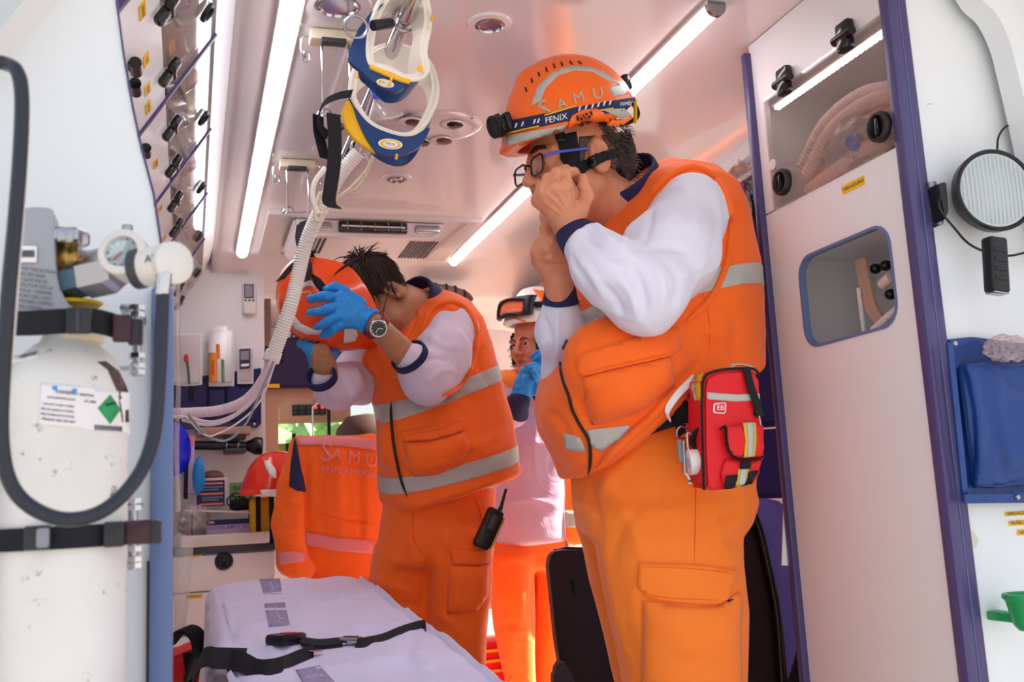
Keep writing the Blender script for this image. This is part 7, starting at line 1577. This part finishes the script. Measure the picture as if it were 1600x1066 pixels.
# ------------------------------------------------------------------ contents of the tall cabinet
tb_ = empty('tubing_pack', (1.45, 1.66, 1.57), 'clear bag of pale pink corrugated tubing behind the tall cabinet flap', 'tubing')
for k, pts in enumerate(([(1262, 275), (1300, 205), (1350, 165), (1396, 150), (1420, 150)], [(1255, 262), (1290, 195), (1345, 150), (1400, 138)], [(1265, 300), (1310, 265), (1350, 235), (1390, 215)], [(1275, 305), (1320, 280), (1360, 258), (1395, 238)])):
    P = [at(a, b, X=1.345 + .015 * (k % 2)) for a, b in pts]; P = [Vector((p.x, p.y, max(p.z, 1.562))) for p in P]
    hose(MB(), bez(P, 6), .0145, .010, .0035).build('corrugated_tube', mat('tube_pink', '#ecd0cc', rough=.35) if k == 0 else M['tube_pink'], tb_)
MB().lathe([(.008, 0), (.018, .008), (.020, .02), (.012, .03), (.008, .045)], at(1335, 215, X=1.34), (-.4, -.5, -.7), 20).build('blue_valve', M['valve_blue'], tb_)
MB().bm(ico((1.372, 1.68, 1.635), (.050, .15, .062), 4, .5, 3, 8)).build('clear_bag', M['soft_bag'], tb_)
P = [at(a, b, X=1.36) for a, b in ((1345, 290), (1370, 265), (1398, 245))]; MB().tube(P, .012, 10).build('violet_tube', mat('violet_tube', '#6f5ac8', rough=.4), tb_)
lw = empty('suction_tubing', (1.45, 1.62, 1.215), 'clear packed suction tube and pink connector seen through the rounded window', 'tubing')
P = [at(a, b, X=1.40) for a, b in ((1345, 405), (1352, 440), (1362, 480), (1378, 505))]; MB().ribbon(bez(P, 5), (0, .018, 0), .008).build('printed_packet', mat('packet_tan', '#c9a592', rough=.5), lw)
P = [at(a, b, X=1.36) for a, b in ((1365, 515), (1385, 497), (1408, 478))]; MB().tube(P, .0075, 12).build('white_tube', M['hose_white'], lw)
MB().rcyl(at(1378, 445, X=1.38), at(1392, 432, X=1.38), .012).build('pink_connector', M['tube_pink'], lw)
for a, b in ((1368, 420), (1384, 415), (1392, 460)): MB().bm(ico(at(a, b, X=1.42), (.014, .014, .012), 2)).build('black_knob', M['black_gloss'], lw)
MB().ribbon([at(a, b, X=1.39) for a, b in ((1341, 450), (1346, 490), (1350, 520))], (0, .004, 0), .004).build('white_strip', M['print_white'], lw)
# ------------------------------------------------------------------ rear right panel: searchlight, pouch, labels
sl = empty('searchlight', at(1555, 305, Y=1.44), 'round black hand searchlight with ribbed lens and handle on the rear panel', 'lamp')
c_ = at(1546, 302, Y=1.45); axl = Vector((-.20, -1, -.02)).normalized(); rl = .072
MB().lathe([(.03, -.040), (.055, -.036), (.068, -.015), (.077, 0), (.0795, .022), (.077, .025), (rl, .022), (rl - .002, .018)], c_, axl, 48).build('lamp_housing', M['black_plastic'], sl)
MB().lathe([(.0005, .002), (.03, .004), (.05, .012), (rl - .003, .018)], c_, axl, 40).build('reflector', mat('reflector', '#dfe6e6', rough=.18, metal=1.0), sl)
clear('lens_glass', '#eef4f4', rough=.08, base=.12, gain=1.0, milk=.45, milkcol='#eef4f4')  # white share in the glass stands in for the sky's reflection
MB().lathe([(.0005, .024), (.03, .0235), (rl - .001, .021)], c_, axl, 40).build('lens', M['lens_glass'], sl)
ul = axl.cross(Vector((0, 0, 1))).normalized(); vl = ul.cross(axl).normalized()
for k in range(-8, 9):
    x = k * .0082; h = math.sqrt(max(0, (rl - .003) ** 2 - x * x))
    for sg_ in ([(-.96, .96)]): MB().tube([c_ + axl * .0235 + ul * x + vl * (h * sg_[0]), c_ + axl * .0245 + ul * x, c_ + axl * .0235 + ul * x + vl * (h * sg_[1])], .0011, 5).build('lens_rib', M['lens_glass'], sl)
h0 = at(1553, 372, Y=1.425); h1_ = at(1558, 458, Y=1.425); dh = (h1_ - h0).normalized(); sdh = dh.cross(Vector((0, 1, 0))).normalized(); Rh_ = Matrix((sdh, dh.cross(sdh), dh)).transposed()
MB().cbox((h0 + h1_) / 2, (.040, .028, (h1_ - h0).length), .006, Rh_, 3).build('handle', M['black_plastic'], sl)
for k in range(4): MB().cbox(h0.lerp(h1_, .25 + k * .17) - Vector((0, .013, 0)), (.030, .006, .008), .002, Rh_).build('grip_rib', M['black_plastic'], sl)
MB().cbox(h1_ + dh * .001, (.034, .024, .003), .001, Rh_).build('handle_base', M['steel'], sl)
MB().prism(pxp([(1451, 284), (1464, 282), (1476, 345), (1474, 352), (1467, 352)], Y=1.475), (0, .022, 0), .002).build('wall_bracket', M['steel'], sl)
MB().prism(pxp([(1464, 288), (1480, 283), (1484, 330), (1476, 345)], Y=1.455), (0, .03, 0), .003).build('bracket_arm', M['black_plastic'], sl)
MB().tube(bez(pxp([(1558, 238, 1.46), (1560, 215, 1.47), (1572, 198, 1.48), (1600, 190, 1.48), (1640, 200, 1.48)]), 6), .0022, 8).build('cable', M['black_plastic'], sl); MB().tube(bez(pxp([(1470, 300, 1.46), (1468, 325, 1.45), (1490, 355, 1.46), (1520, 385, 1.47), (1570, 400, 1.47), (1620, 390, 1.48)]), 6), .0024, 8).build('cable', M['black_plastic'], sl)
bp_ = empty('blue_pouch', at(1550, 660, Y=1.47), 'glossy blue vinyl pouch holding clear packets on the rear panel', 'pouch')
pw = empty if False else None
MB().prism(pxp([(1482, 530), (1520, 526), (1560, 531), (1700, 548), (1700, 785), (1508, 787)], Y=1.485), (0, .012, 0), .003).build('pouch_back', M['blue_vinyl'], bp_)
def pfn(p):
    c = p3((1598, 662, 1.47)); q = p - c; d = np.maximum(np.abs(q[:, 0]) - .128, np.abs(q[:, 2]) - .112); y = -q[:, 1] ; th_ = .012 + .040 * np.clip(1 - (q[:, 0] / .13) ** 2, 0, 1) * np.clip((.12 - q[:, 2]) / .2, 0, 1) ** .6 * np.clip((q[:, 2] + .115) / .05, 0, 1)
    return smax(d, np.abs(y) - th_, .012) * .8
pf = cloth_obj('pouch_front', pfn, p3((1600, 665, 1.47)) - .15, p3((1600, 665, 1.47)) + .15, .005, M['blue_vinyl'], bp_, [([(1510, 560), (1525, 640), (1535, 740)], 8, .008), ([(1500, 560), (1520, 650), (1515, 760)], 6, -.008), ([(1520, 570), (1560, 600), (1600, 620)], 9, .006), ([(1545, 640), (1560, 700), (1575, 760)], 10, -.006)], nz=.006, seed=40)
bpf = bvh_of(pf); seam(bpf, [(1496, 560), (1510, 660), (1522, 770)], .0012, 'stitching', M['box_navy'], bp_, .001)
MB().ribbon(pxp([(1483, 536, 1.455), (1500, 700, 1.46), (1508, 784, 1.47)]), (.006, 0, 0), .006).build('side_binding', M['blue_vinyl'], bp_)
MB().ribbon(pxp([(1506, 780, 1.455), (1560, 779, 1.45), (1640, 778, 1.45)]), (0, 0, .008), .006).build('lower_binding', M['blue_vinyl'], bp_)
for q in ((1492, 537), (1590, 777)): MB().lathe([(.0005, .003), (.004, .0025), (.005, 0)], at(*q, Y=1.452 if q[1] < 600 else 1.445), (0, -1, 0), 14).build('press_stud', M['steel'], bp_)
MB().bm(ico(at(1575, 545, Y=1.44), (.042, .022, .022), 4, .6, 3, 6)).build('packet_bundle', M['soft_bag'], label='crinkled clear packets sticking out of the blue pouch', cat='packet')
for k, (x0, x1, y0, tx) in enumerate(((1571, 1640, 796, 'INMOVILIZADORES'), (1577, 1625, 811, 'MUÑECA'), (1590, 1620, 826, 'SAM'))):
    a, b = at(x0, y0 + 11, Y=1.499), at(x1, y0, Y=1.499); o = MB().box((a.x, 1.498, a.z), (b.x, 1.4995, b.z)).build('yellow_label', M['yellow_label'], label='yellow %s label below the blue pouch' % ('top', 'middle', 'bottom')[k], cat='label', group='labels under the blue pouch')
    bmt = text_bm(tx, .0085); mnx = min(v.co.x for v in bmt.verts); bmt.free(); lettering(tx, .0085, (a.x + .004 - mnx, 1.4975, (a.z + b.z) / 2), (1, 0, 0), (0, 0, 1), M['print_black'], o, 0)
gc = MB().lathe([(.020, 0), (.028, .01), (.036, .05), (.041, .055), (.040, .062), (.034, .062), (.030, .055), (.024, .012), (.0005, .010)], at(1612, 985, Y=1.42), (0, 0, 1), 32).build('green_cup', M['green_plastic'], label='green plastic cup at the right edge of the rear panel', cat='cup')
MB().box((at(1605, 985, Y=1.42).x - .01, 1.44, at(1605, 975, Y=1.42).z), (at(1605, 985, Y=1.42).x + .02, 1.5, at(1605, 960, Y=1.42).z), .003).build('cup_bracket', M['green_plastic'], gc)
MB().prism(pxp([(1507, 824), (1520, 830), (1530, 845), (1526, 855), (1512, 862), (1509, 845)], Y=1.4985), (0, .0012, 0)).build('tape_residue', mat('residue', '#dcd8c6', rough=.7), label='yellowed tape residue on the rear panel below the pouch', cat='mark')
# ------------------------------------------------------------------ belt pouch of the front man
bg = empty('belt_pouch', at(1140, 680, Y=1.78), 'red first aid belt pouch with grey and yellow stripes on the front man\'s hip', 'pouch')
Yp = 1.72; front = [(1098, 610), (1102, 590), (1118, 580), (1150, 577), (1176, 577), (1187, 588), (1190, 640), (1194, 690), (1192, 722), (1182, 750), (1160, 762), (1112, 768), (1102, 762), (1099, 700)]
dv = at(1074, 612, Y=1.80) - at(1099, 610, Y=Yp)
pb_o = MB().prism(pxp(front, Y=Yp), dv, .007, 4).build('pouch_body', M['red_cloth'], bg); bpb = bvh_obj(pb_o)
MB().tube(bez(pxp([(1100, 766, Yp - .001), (1098, 700, Yp - .001), (1097, 620, Yp - .001), (1101, 590, Yp - .001), (1118, 580, Yp - .001), (1150, 576, Yp - .001), (1178, 577, Yp - .001), (1188, 590, Yp - .001)]), 6), .0028, 8).build('edge_piping', M['black_webbing'], bg)
MB().tube(bez(pxp([(1076, 615, 1.79), (1088, 650, 1.77), (1084, 690, 1.78), (1088, 735, 1.775), (1102, 764, 1.74)]), 6), .0025, 8).build('edge_piping', M['black_webbing'], bg)
def bpatch(pl, nm, m_, off=.002, th=None, puff=0.0): return patch(bpb, pl, nm, M[m_], bg, off, 7, th=th, puff=puff)
bpatch([(1104, 613), (1150, 617), (1187, 615), (1187, 625), (1150, 628), (1105, 624)], 'reflective_strip', 'reflective_silver')
bpatch([(1088, 587), (1098, 582), (1094, 600), (1097, 626), (1090, 626), (1085, 608)], 'yellow_strip', 'bag_yellow'); bpatch([(1082, 590), (1087, 588), (1085, 605), (1090, 626), (1086, 626), (1081, 608)], 'reflective_strip', 'reflective_silver')
fl = bpatch([(1128, 672), (1136, 666), (1160, 664), (1192, 666), (1194, 700), (1190, 712), (1180, 716), (1155, 718), (1142, 714), (1134, 704), (1131, 690)], 'front_flap', 'red_cloth', .012, .012, .004)
bpatch([(1132, 718), (1188, 718), (1186, 740), (1176, 756), (1130, 764), (1124, 740)], 'front_pocket', 'red_cloth', .006, .006, .004)
MB().tube(bez([cast(bpb, a, b, .013)[0] for a, b in ((1120, 672), (1128, 668), (1130, 690), (1134, 706), (1144, 716), (1165, 719), (1182, 717), (1190, 710))], 5), .0042, 8, squash=.5).build('flap_binding', M['black_webbing'], bg)
for pl, m_, of in (([(1154, 662), (1174, 662), (1175, 690), (1172, 714), (1155, 716), (1158, 690)], 'bag_yellow', .0175), ([(1158, 662), (1170, 662), (1171, 690), (1169, 714), (1160, 715), (1162, 690)], 'reflective_silver', .019), ([(1149, 733), (1166, 732), (1160, 760), (1144, 762)], 'bag_yellow', .0125), ([(1152, 733), (1163, 732), (1157, 761), (1148, 762)], 'reflective_silver', .014), ([(1152, 722), (1168, 722), (1167, 733), (1151, 734)], 'black_webbing', .0145),
                   ([(1130, 744), (1148, 742), (1144, 764), (1126, 765)], 'black_webbing', .013), ([(1164, 738), (1180, 735), (1176, 756), (1160, 760)], 'black_webbing', .013), ([(1176, 622), (1190, 622), (1190, 648), (1177, 650)], 'black_webbing', .003)):
    bpatch(pl, 'stripe' if m_ != 'black_webbing' else 'webbing_patch', m_, of, .0015)
for (ring_, of, m_) in (([(1117, 630), (1132, 629), (1134, 632), (1133, 645), (1130, 647), (1115, 646), (1113, 643), (1114, 632)], .0025, 'piping'), ([(1118, 632), (1130, 631), (1131, 633), (1131, 643), (1129, 645), (1117, 644), (1116, 642), (1116, 634)], .0035, 'red_cloth')): bpatch(ring_, 'badge', m_, of, .001)
print_on(bpb, 'EB', (1124, 638), 11, 3, M['piping'], bg, .0045)
MB().ribbon(bez(pxp([(1166, 574, 1.715), (1172, 600, 1.712), (1182, 630, 1.712), (1188, 652, 1.712)]), 5), (.008, 0, .001), .003).build('pull_strap', M['black_webbing'], bg); MB().tube(pxp([(1186, 650, 1.71), (1189, 664, 1.71)]), .0018, 6).build('zip_pull', M['steel'], bg)
MB().tube(bez(pxp([(1142, 578, 1.74), (1145, 571, 1.76), (1160, 570, 1.76), (1176, 574, 1.75)]), 5), .006, 8, squash=.5).build('top_handle', M['reflective_silver'], bg)
MB().ribbon(bez(pxp([(1085, 590, 1.80), (1060, 615, 1.79), (1043, 640, 1.80), (1045, 655, 1.81)]), 5), (.004, .0, -.006), .003).build('white_tape_edge', M['piping'], bg)
MB().ribbon(bez(pxp([(1000, 668, 1.87), (1040, 655, 1.845), (1070, 645, 1.835), (1088, 640, 1.825)]), 5), (0, .004, .020), .008).build('webbing_belt', M['black_webbing'], label='black webbing belt passing under the orange vest to the red pouch', cat='belt')
MB().prism(pxp([(1054, 628), (1074, 622), (1078, 660), (1058, 664)], Y=1.82), (0, .012, 0), .003).build('belt_keeper', M['black_webbing'], label='black belt keeper beside the red pouch', cat='keeper')
MB().tube(bez(pxp([(1100, 668, 1.74), (1088, 676, 1.755), (1081, 690, 1.76), (1090, 700, 1.76)]), 5), .010, 10, squash=.6).build('loop_strap', M['black_webbing'], bg)
tp = empty('tape_roll', at(1087, 724, Y=1.76), 'white roll of surgical tape hanging beside the red pouch', 'tape')
MB().lathe([(.010, 0), (.0245, 0), (.0250, .002), (.0250, .038), (.0245, .040), (.010, .040), (.010, 0)], at(1076, 723, Y=1.765), (.95, -.28, .06), 32).build('tape', mat('tape_white', '#ece9e4', rough=.6), tp); MB().lathe([(.008, -.001), (.0105, -.001), (.0105, .041), (.008, .041)], at(1076, 723, Y=1.765), (.95, -.28, .06), 24).build('core', mat('tape_core', '#b9b7d6', rough=.6), tp)
MB().tube(bez(pxp([(1078, 716, 1.76), (1074, 690, 1.76), (1076, 676, 1.765), (1090, 694, 1.77), (1100, 706, 1.77)]), 5), .0012, 6).build('string', M['piping'], tp)
sc = empty('scissors', at(1068, 700, Y=1.80), 'steel scissors and carabiner hanging from the belt beside the tape', 'scissors')
MB().tube(pxp([(1068, 690, 1.79), (1070, 740, 1.785)]), .0038, 8).build('blade', M['steel'], sc); MB().cbox(at(1063, 705, Y=1.785), (.010, .006, .045), .002).build('grip', M['mid_grey'], sc); MB().tube(bez(pxp([(1070, 738, 1.785), (1076, 746, 1.785), (1078, 756, 1.79)]), 4), .003, 8).build('tip', M['piping'], sc); MB().cbox(at(1077, 752, Y=1.785), (.006, .005, .004), .001).build('green_band', M['green_plastic'], sc)
MB().ring(at(1066, 676, Y=1.795), (0, 1, .2), .012, .0024).build('carabiner', M['steel'], sc); MB().prism(pxp([(1056, 664), (1072, 662), (1072, 676), (1060, 684)], Y=1.80), (0, .005, 0), .001).build('belt_tab', M['black_webbing'], sc)
# ------------------------------------------------------------------ oxygen cylinder at the left
mat('cyl_white', '#e2dfda', rough=.45, noise=.06, nscale=12, stain=('#6d6660', 34, .63), bump=.1, bscale=80); mat('guard_grey', '#9fa1a8', rough=.4); mat('shoulder_brown', '#4f3a38', rough=.5)
YO = 1.23; cl = at(2, 600, Y=YO); cr_ = at(203, 600, Y=YO); cx_ = (cl.x + cr_.x) / 2; RO = (cr_.x - cl.x) / 2 * .985
oc = empty('oxygen_cylinder', (cx_, YO, -.35), 'tall white medical gas cylinder with stains strapped to the left panel', 'gas cylinder')
zs = at(100, 590, Y=YO).z; zn = at(115, 546, Y=YO).z
prof = [(RO * .9, -.35), (RO, -.33)] + [(RO, zs - .03)] + [(RO * math.cos(a), zs - .03 + (zn - zs + .045) * math.sin(a)) for a in np.linspace(0.12, 1.10, 9)] + [(.024, zn + .02)]
cy_o = MB().lathe([(r, z) for r, z in prof], (cx_, YO, 0), (0, 0, 1), 72).build('cylinder_body', M['cyl_white'], oc, angle=60); bcy = bvh_obj(cy_o)
MB().lathe([(.026, zn + .005), (.031, zn + .008), (.031, zn + .026), (.024, zn + .028)], (cx_ + .008, YO, 0), (0, 0, 1), 40).build('neck_ring', M['cream_plastic'], oc)
cpz = lambda pl, nm, m_, of=.0008: patch(bcy, pl, nm, M[m_], oc, of, 10, th=.0006)
cpz([(165, 565), (185, 580), (200, 610), (202, 660), (190, 660), (182, 610), (168, 578), (152, 566)], 'shoulder_paint', 'shoulder_brown')
cpz([(64, 598), (140, 606), (203, 614), (203, 680), (120, 670), (60, 662)], 'paper_label', 'clear_label', .0009)
cpz([(152, 638), (171, 617), (187, 640), (171, 663)], 'green_hazard_diamond', 'green_plastic', .0016); cpz([(163, 632), (178, 628), (179, 631), (164, 635)], 'diamond_mark', 'print_black', .0024)
cpz([(16, 558), (60, 548), (62, 558), (18, 570)], 'barcode_label', 'clear_label', .0009)
for k in range(9): cpz([(26 + k * 3.6, 557 - k * .75), (27.5 + k * 3.6, 556.7 - k * .75), (27.5 + k * 3.6, 562 - k * .75), (26 + k * 3.6, 562.4 - k * .75)], 'bar', 'print_black', .0015)
for k in range(14): cpz([(147 + k * 3.1, 664 + k * .2), (148.6 + k * 3.1, 664.2 + k * .2), (148.6 + k * 3.1, 672 + k * .2), (147 + k * 3.1, 672 + k * .2)], 'bar', 'print_black', .0015)
for k, (x, y, w, tx) in enumerate(((104, 614, 34, 'OXIGENO'), (135, 618, 22, 'MEDICINAL'), (96, 623, 44, 'GAS COMPRIMIDO 200 BAR'), (92, 633, 48, 'Conservar en lugar ventilado'), (90, 641, 50, 'No usar grasas ni aceites'), (90, 649, 52, 'Abrir lentamente la valvula'), (92, 657, 52, 'Mantener lejos del calor'), (140, 628, 18, 'O2 100%'))): print_on(bcy, tx, (x, y), w, 6, M['dark_grey'], oc, .0016)
for x, y in ((86, 607), (116, 611)): cpz([(x - 4, y - 3), (x + 4, y - 3), (x + 3, y + 3), (x - 3, y + 3)], 'blue_mark', 'handle_blue', .0018)
# straps
def wrap(t, y0, y1, a0=150, a1=395, nm='strap_band', r=RO + .0015, th=.003):
    za, zb_ = at(100, y1, Y=YO - RO).z, at(100, y0, Y=YO - RO).z; V = []; n = 40
    P = [(cx_ + math.cos(math.radians(a0 + (a1 - a0) * i / n)) * r, YO + math.sin(math.radians(a0 + (a1 - a0) * i / n)) * r) for i in range(n + 1)]
    mb = MB(); V = []
    for (x, y) in P:
        ex, ey = (x - cx_) / r * th, (y - YO) / r * th; V += [(x, y, za), (x, y, zb_), (x + ex, y + ey, zb_), (x + ex, y + ey, za)]
    Fs = [(i * 4 + q, i * 4 + (q + 1) % 4, i * 4 + 4 + (q + 1) % 4, i * 4 + 4 + q) for i in range(n) for q in range(4)]; mb.add(V, Fs, False); return mb.build(nm, M['black_webbing'], t)
mat('strap_buckle', '#26242a', rough=.35); mat('buckle_maroon', '#3a1b22', rough=.3)
s1_ = empty('retaining_strap', (cx_, YO - RO, at(100, 840, Y=YO - RO).z), 'lower black ratchet strap round the white gas cylinder', 'strap', 'cylinder straps'); wrap(s1_, 822, 858, 170, 350)
yf = YO - RO - .004
def fb(t, x0, x1, y0, y1, m_, d=.012, nm='buckle_plate', Y=None):
    Y = yf if Y is None else Y; a, b = at(x0, y1, Y=Y), at(x1, y0, Y=Y); return MB().box((a.x, Y - d, a.z), (b.x, Y, b.z), .003).build(nm, M[m_], t)
fb(s1_, 38, 82, 820, 861, 'strap_buckle'); fb(s1_, 58, 80, 824, 857, 'mid_grey', .014, 'buckle_grip'); fb(s1_, 162, 196, 814, 856, 'strap_buckle', .012, 'buckle_plate', yf + .02); fb(s1_, 192, 252, 811, 852, 'buckle_maroon', .014, 'buckle_lever', yf + .03); fb(s1_, 236, 253, 812, 850, 'strap_buckle', .018, 'lever_end', yf + .03)
s2_ = empty('retaining_strap', (cx_, YO - RO, at(100, 505, Y=YO - RO).z), 'upper black ratchet strap above the shoulder of the gas cylinder', 'strap', 'cylinder straps')
zA, zB = at(100, 522, Y=1.15).z, at(100, 484, Y=1.15).z
P = bez(pxp([(10, 506, 1.20), (50, 505, 1.16), (100, 502, 1.15), (150, 502, 1.16), (200, 516, 1.19)]), 6); MB().ribbon(P, (0, 0, (zB - zA) / 2), .005).build('strap_band', M['black_webbing'], s2_)
fb(s2_, 103, 145, 483, 523, 'strap_buckle', .010, 'buckle_plate', 1.15); fb(s2_, 119, 127, 485, 521, 'dark_grey', .013, 'buckle_grip', 1.15); fb(s2_, 176, 208, 494, 536, 'buckle_maroon', .012, 'buckle_lever', 1.175); fb(s2_, 200, 224, 501, 541, 'strap_buckle', .014, 'lever_end', 1.18)
# eyebolts holding the straps
for lab, y0, y1, x in (('upper steel threaded bolt beside the gas cylinder', 482, 588, 214), ('lower steel threaded bolt beside the gas cylinder', 784, 890, 208)):
    t = empty('anchor_bolt', at(x, y1, Y=1.26), lab, 'bolt', 'bolts by the cylinder'); MB().tube(pxp([(x, y0, 1.26), (x, y1, 1.26)]), .0055, 14).build('shaft', M['steel'], t)
    for yy in (y0 + 3, y0 + 14, y1 - 28, y1 - 12, y1 - 2): MB().lathe([(.0095, 0), (.0095, .006), (.004, .007)], at(x, yy, Y=1.26), (0, 0, 1), 6, smooth=False).build('nut', M['chrome'], t)
    MB().tube(pxp([(x, y1 - 14, 1.26), (x - 20, y1 - 12, 1.33), (x - 30, y1 - 12, 1.375)]), .003, 8).build('eye_arm', M['steel'], t)
    MB().box((at(x - 25, y0, Y=1.30).x, 1.27, at(x, y0 + 10, Y=1.3).z), (at(x + 12, y0, Y=1.30).x, 1.375, at(x, y0, Y=1.3).z), .003).build('anchor_plate', M['steel'], t)
# valve guard, valve, regulator, gauge
vg = empty('cylinder_valve', at(110, 440, Y=YO), 'brass and steel cylinder valve with grey guard and handwheel', 'valve')
MB().prism(pxp([(q.x, q.y) for q in bez([(12, 500, 0), (14, 420, 0), (18, 345, 0), (34, 326, 0), (76, 325, 0), (84, 338, 0), (86, 400, 0), (92, 440, 0), (108, 476, 0), (140, 486, 0), (185, 492, 0)], 4)] + [(185, 500), (150, 502)], Y=1.19), (0, .05, 0), .008, 3).build('guard', M['guard_grey'], vg)
MB().box((at(28, 410, Y=1.188).x, 1.1865, at(28, 410, Y=1.188).z), (at(58, 384, Y=1.188).x, 1.1885, at(28, 384, Y=1.188).z), .001).build('guard_label', M['clear_label'], vg)
for k in range(8): q = at(31 + k * 3, 391 - 0, Y=1.186); MB().box((q.x, 1.1855, q.z - .008), (q.x + .0012, 1.187, q.z)).build('bar', M['print_black'], vg)
for k, tx in enumerate(('OXIGENO MEDICINAL', 'GAS 200 BAR', 'NO QUITAR EL', 'PROTECTOR DE LA', 'VALVULA. CERRAR', 'DESPUES DEL USO', 'MANTENER LIMPIO', 'SIN GRASA')): lettering(tx, .0052, at(48, 421 + k * 8.5, Y=1.186), (1, 0, -.12), (0, 0, 1), M['print_black'], vg, 0)
bx_ = at(106, 470, Y=1.22); tp_ = at(104, 384, Y=1.22)
L_v = (tp_ - bx_).length; MB().lathe([(.013, 0), (.016, L_v * .12), (.012, L_v * .3), (.010, L_v * .42), (.014, L_v * .5), (.016, L_v * .62), (.017, L_v * .8), (.012, L_v * .9), (.012, L_v)], bx_, tp_ - bx_, 8).build('valve_body', M['brass'], vg)
hw = at(106, 374, Y=1.21); mb = MB(); P = [(.012, -.006)]; n = 60; V = []
for hh, rs_ in ((-.008, .85), (-.005, 1), (.006, 1), (.010, .82)):
    for j in range(n): a = 2 * PI * j / n; r_ = (.021 + .0028 * math.cos(a * 6)) * rs_; V.append(hw + Vector((math.cos(a) * r_, math.sin(a) * r_, hh)))
Fs = [(i * n + j, i * n + (j + 1) % n, (i + 1) * n + (j + 1) % n, (i + 1) * n + j) for i in range(3) for j in range(n)] + [tuple(range(n))[::-1], tuple(3 * n + j for j in range(n))]
mb.add(V, Fs, True).build('handwheel', M['steel'], vg)
MB().lathe([(.027, 0), (.030, .003), (.024, .005)], at(118, 478, Y=1.22), (0, 0, 1), 32).build('yellow_ring', M['bag_yellow'], vg)
rg_ = empty('pressure_regulator', at(180, 420, Y=1.18), 'white and steel pressure regulator with round gauge on the gas cylinder', 'regulator')
a, b = at(110, 440, Y=1.20), at(165, 428, Y=1.17); MB().lathe([(.020, 0), (.021, .004), (.021, .030), (.020, .034)], a, b - a, 6, smooth=False).build('coupling_nut', mat('nut_blue', '#4a6270', rough=.3, metal=.8), rg_); MB().lathe([(.019, .022), (.024, .026), (.024, .060), (.018, .066)], a, b - a, 6, smooth=False).build('regulator_block', M['steel'], rg_)
MB().tube([at(160, 432, Y=1.17), at(228, 408, Y=1.15)], .010, 16).build('outlet_body', M['steel'], rg_)
g0 = at(192, 395, Y=1.145); ga = Vector((-.35, -1, .15)).normalized(); MB().lathe([(.022, -.03), (.0265, -.026), (.0265, .004), (.024, .006), (.0185, .006), (.018, .001)], g0, ga, 36).build('gauge_case', M['white_plastic'], rg_); MB().lathe([(.0005, .002), (.0185, .002)], g0, ga, 28).build('gauge_dial', mat('dial', '#cfe0e0', rough=.3), rg_)
gu = ga.orthogonal().normalized(); MB().tube([g0 + ga * .003, g0 + ga * .003 + gu * .013], .0008, 5).build('gauge_needle', M['button_red'], rg_)
for k in range(9): an = -.8 + k * .55; gv = ga.cross(gu); q = g0 + ga * .0025 + (gu * math.cos(an) + gv * math.sin(an)) * .0155; MB().cyl(q, q + ga * .0006, .0012, 6).build('dial_mark', M['leaf_dark'], rg_)
c0, c1 = at(212, 421, Y=1.15), at(268, 412, Y=1.13); dc_ = (c1 - c0).normalized(); Lc = (c1 - c0).length
MB().lathe([(.014, -.004), (.0225, 0), (.0225, .008), (.0205, .010)], c0, dc_, 32).build('grey_collar', M['dark_grey'], rg_); MB().lathe([(.0200, .010), (.0215, .013), (.0215, Lc - .006), (.0195, Lc)], c0, dc_, 40).build('air_cap', M['white_plastic'], rg_)
fcz = Vector((.55, -.80, -.08)).normalized(); MB().lathe([(.021, -.012), (.0235, -.008), (.0235, .004), (.021, .006), (.0005, .006)], at(270, 411, Y=1.125), fcz, 40).build('cap_disc', M['white_plastic'], rg_)
ux = dc_; lettering('AIR', .012, at(238, 404, Y=1.115), ux, (0, 0, 1), M['print_black'], rg_, .0005)
MB().tube(pxp([(257, 428, 1.12), (255, 446, 1.12), (253, 462, 1.12)]), [.0085, .0085, .0075], 16).build('hose_fitting', M['chrome'], rg_)
MB().tube(bez(pxp([(112, 392, 1.24), (140, 398, 1.25), (170, 388, 1.25), (195, 368, 1.25)]), 5), .010, 12, squash=.5).build('guard_arm', M['guard_grey'], rg_); MB().rcyl(at(199, 352, Y=1.25), at(199, 378, Y=1.25), .0065).build('arm_pin', M['steel'], rg_)
gh = empty('gas_hose', at(120, 815, Y=1.07), 'thick black hose looping down in front of the gas cylinder', 'hose')
P = bez(pxp([(-12, 96, 1.06), (10, 100, 1.06), (27, 112, 1.05), (34, 150, 1.05), (32, 230, 1.05), (24, 340, 1.05), (13, 460, 1.05), (5, 580, 1.05), (2, 680, 1.05), (14, 750, 1.05), (48, 792, 1.05), (105, 812, 1.05), (165, 796, 1.06), (215, 745, 1.07), (240, 680, 1.09), (248, 600, 1.10), (252, 520, 1.11), (254, 460, 1.12)]), 8)
MB().tube(P, .0072, 16).build('hose', mat('hose_black', '#1c1f2c', rough=.3, spec=.6), gh)
P = bez(pxp([(40, 120, 1.07), (41, 200, 1.07), (36, 300, 1.07), (26, 430, 1.07), (16, 560, 1.07)]), 6); MB().tube(P, .0032, 8).build('hose_highlight', M['white_plastic'], gh)  # white tube standing in for the highlight along the hose's right side
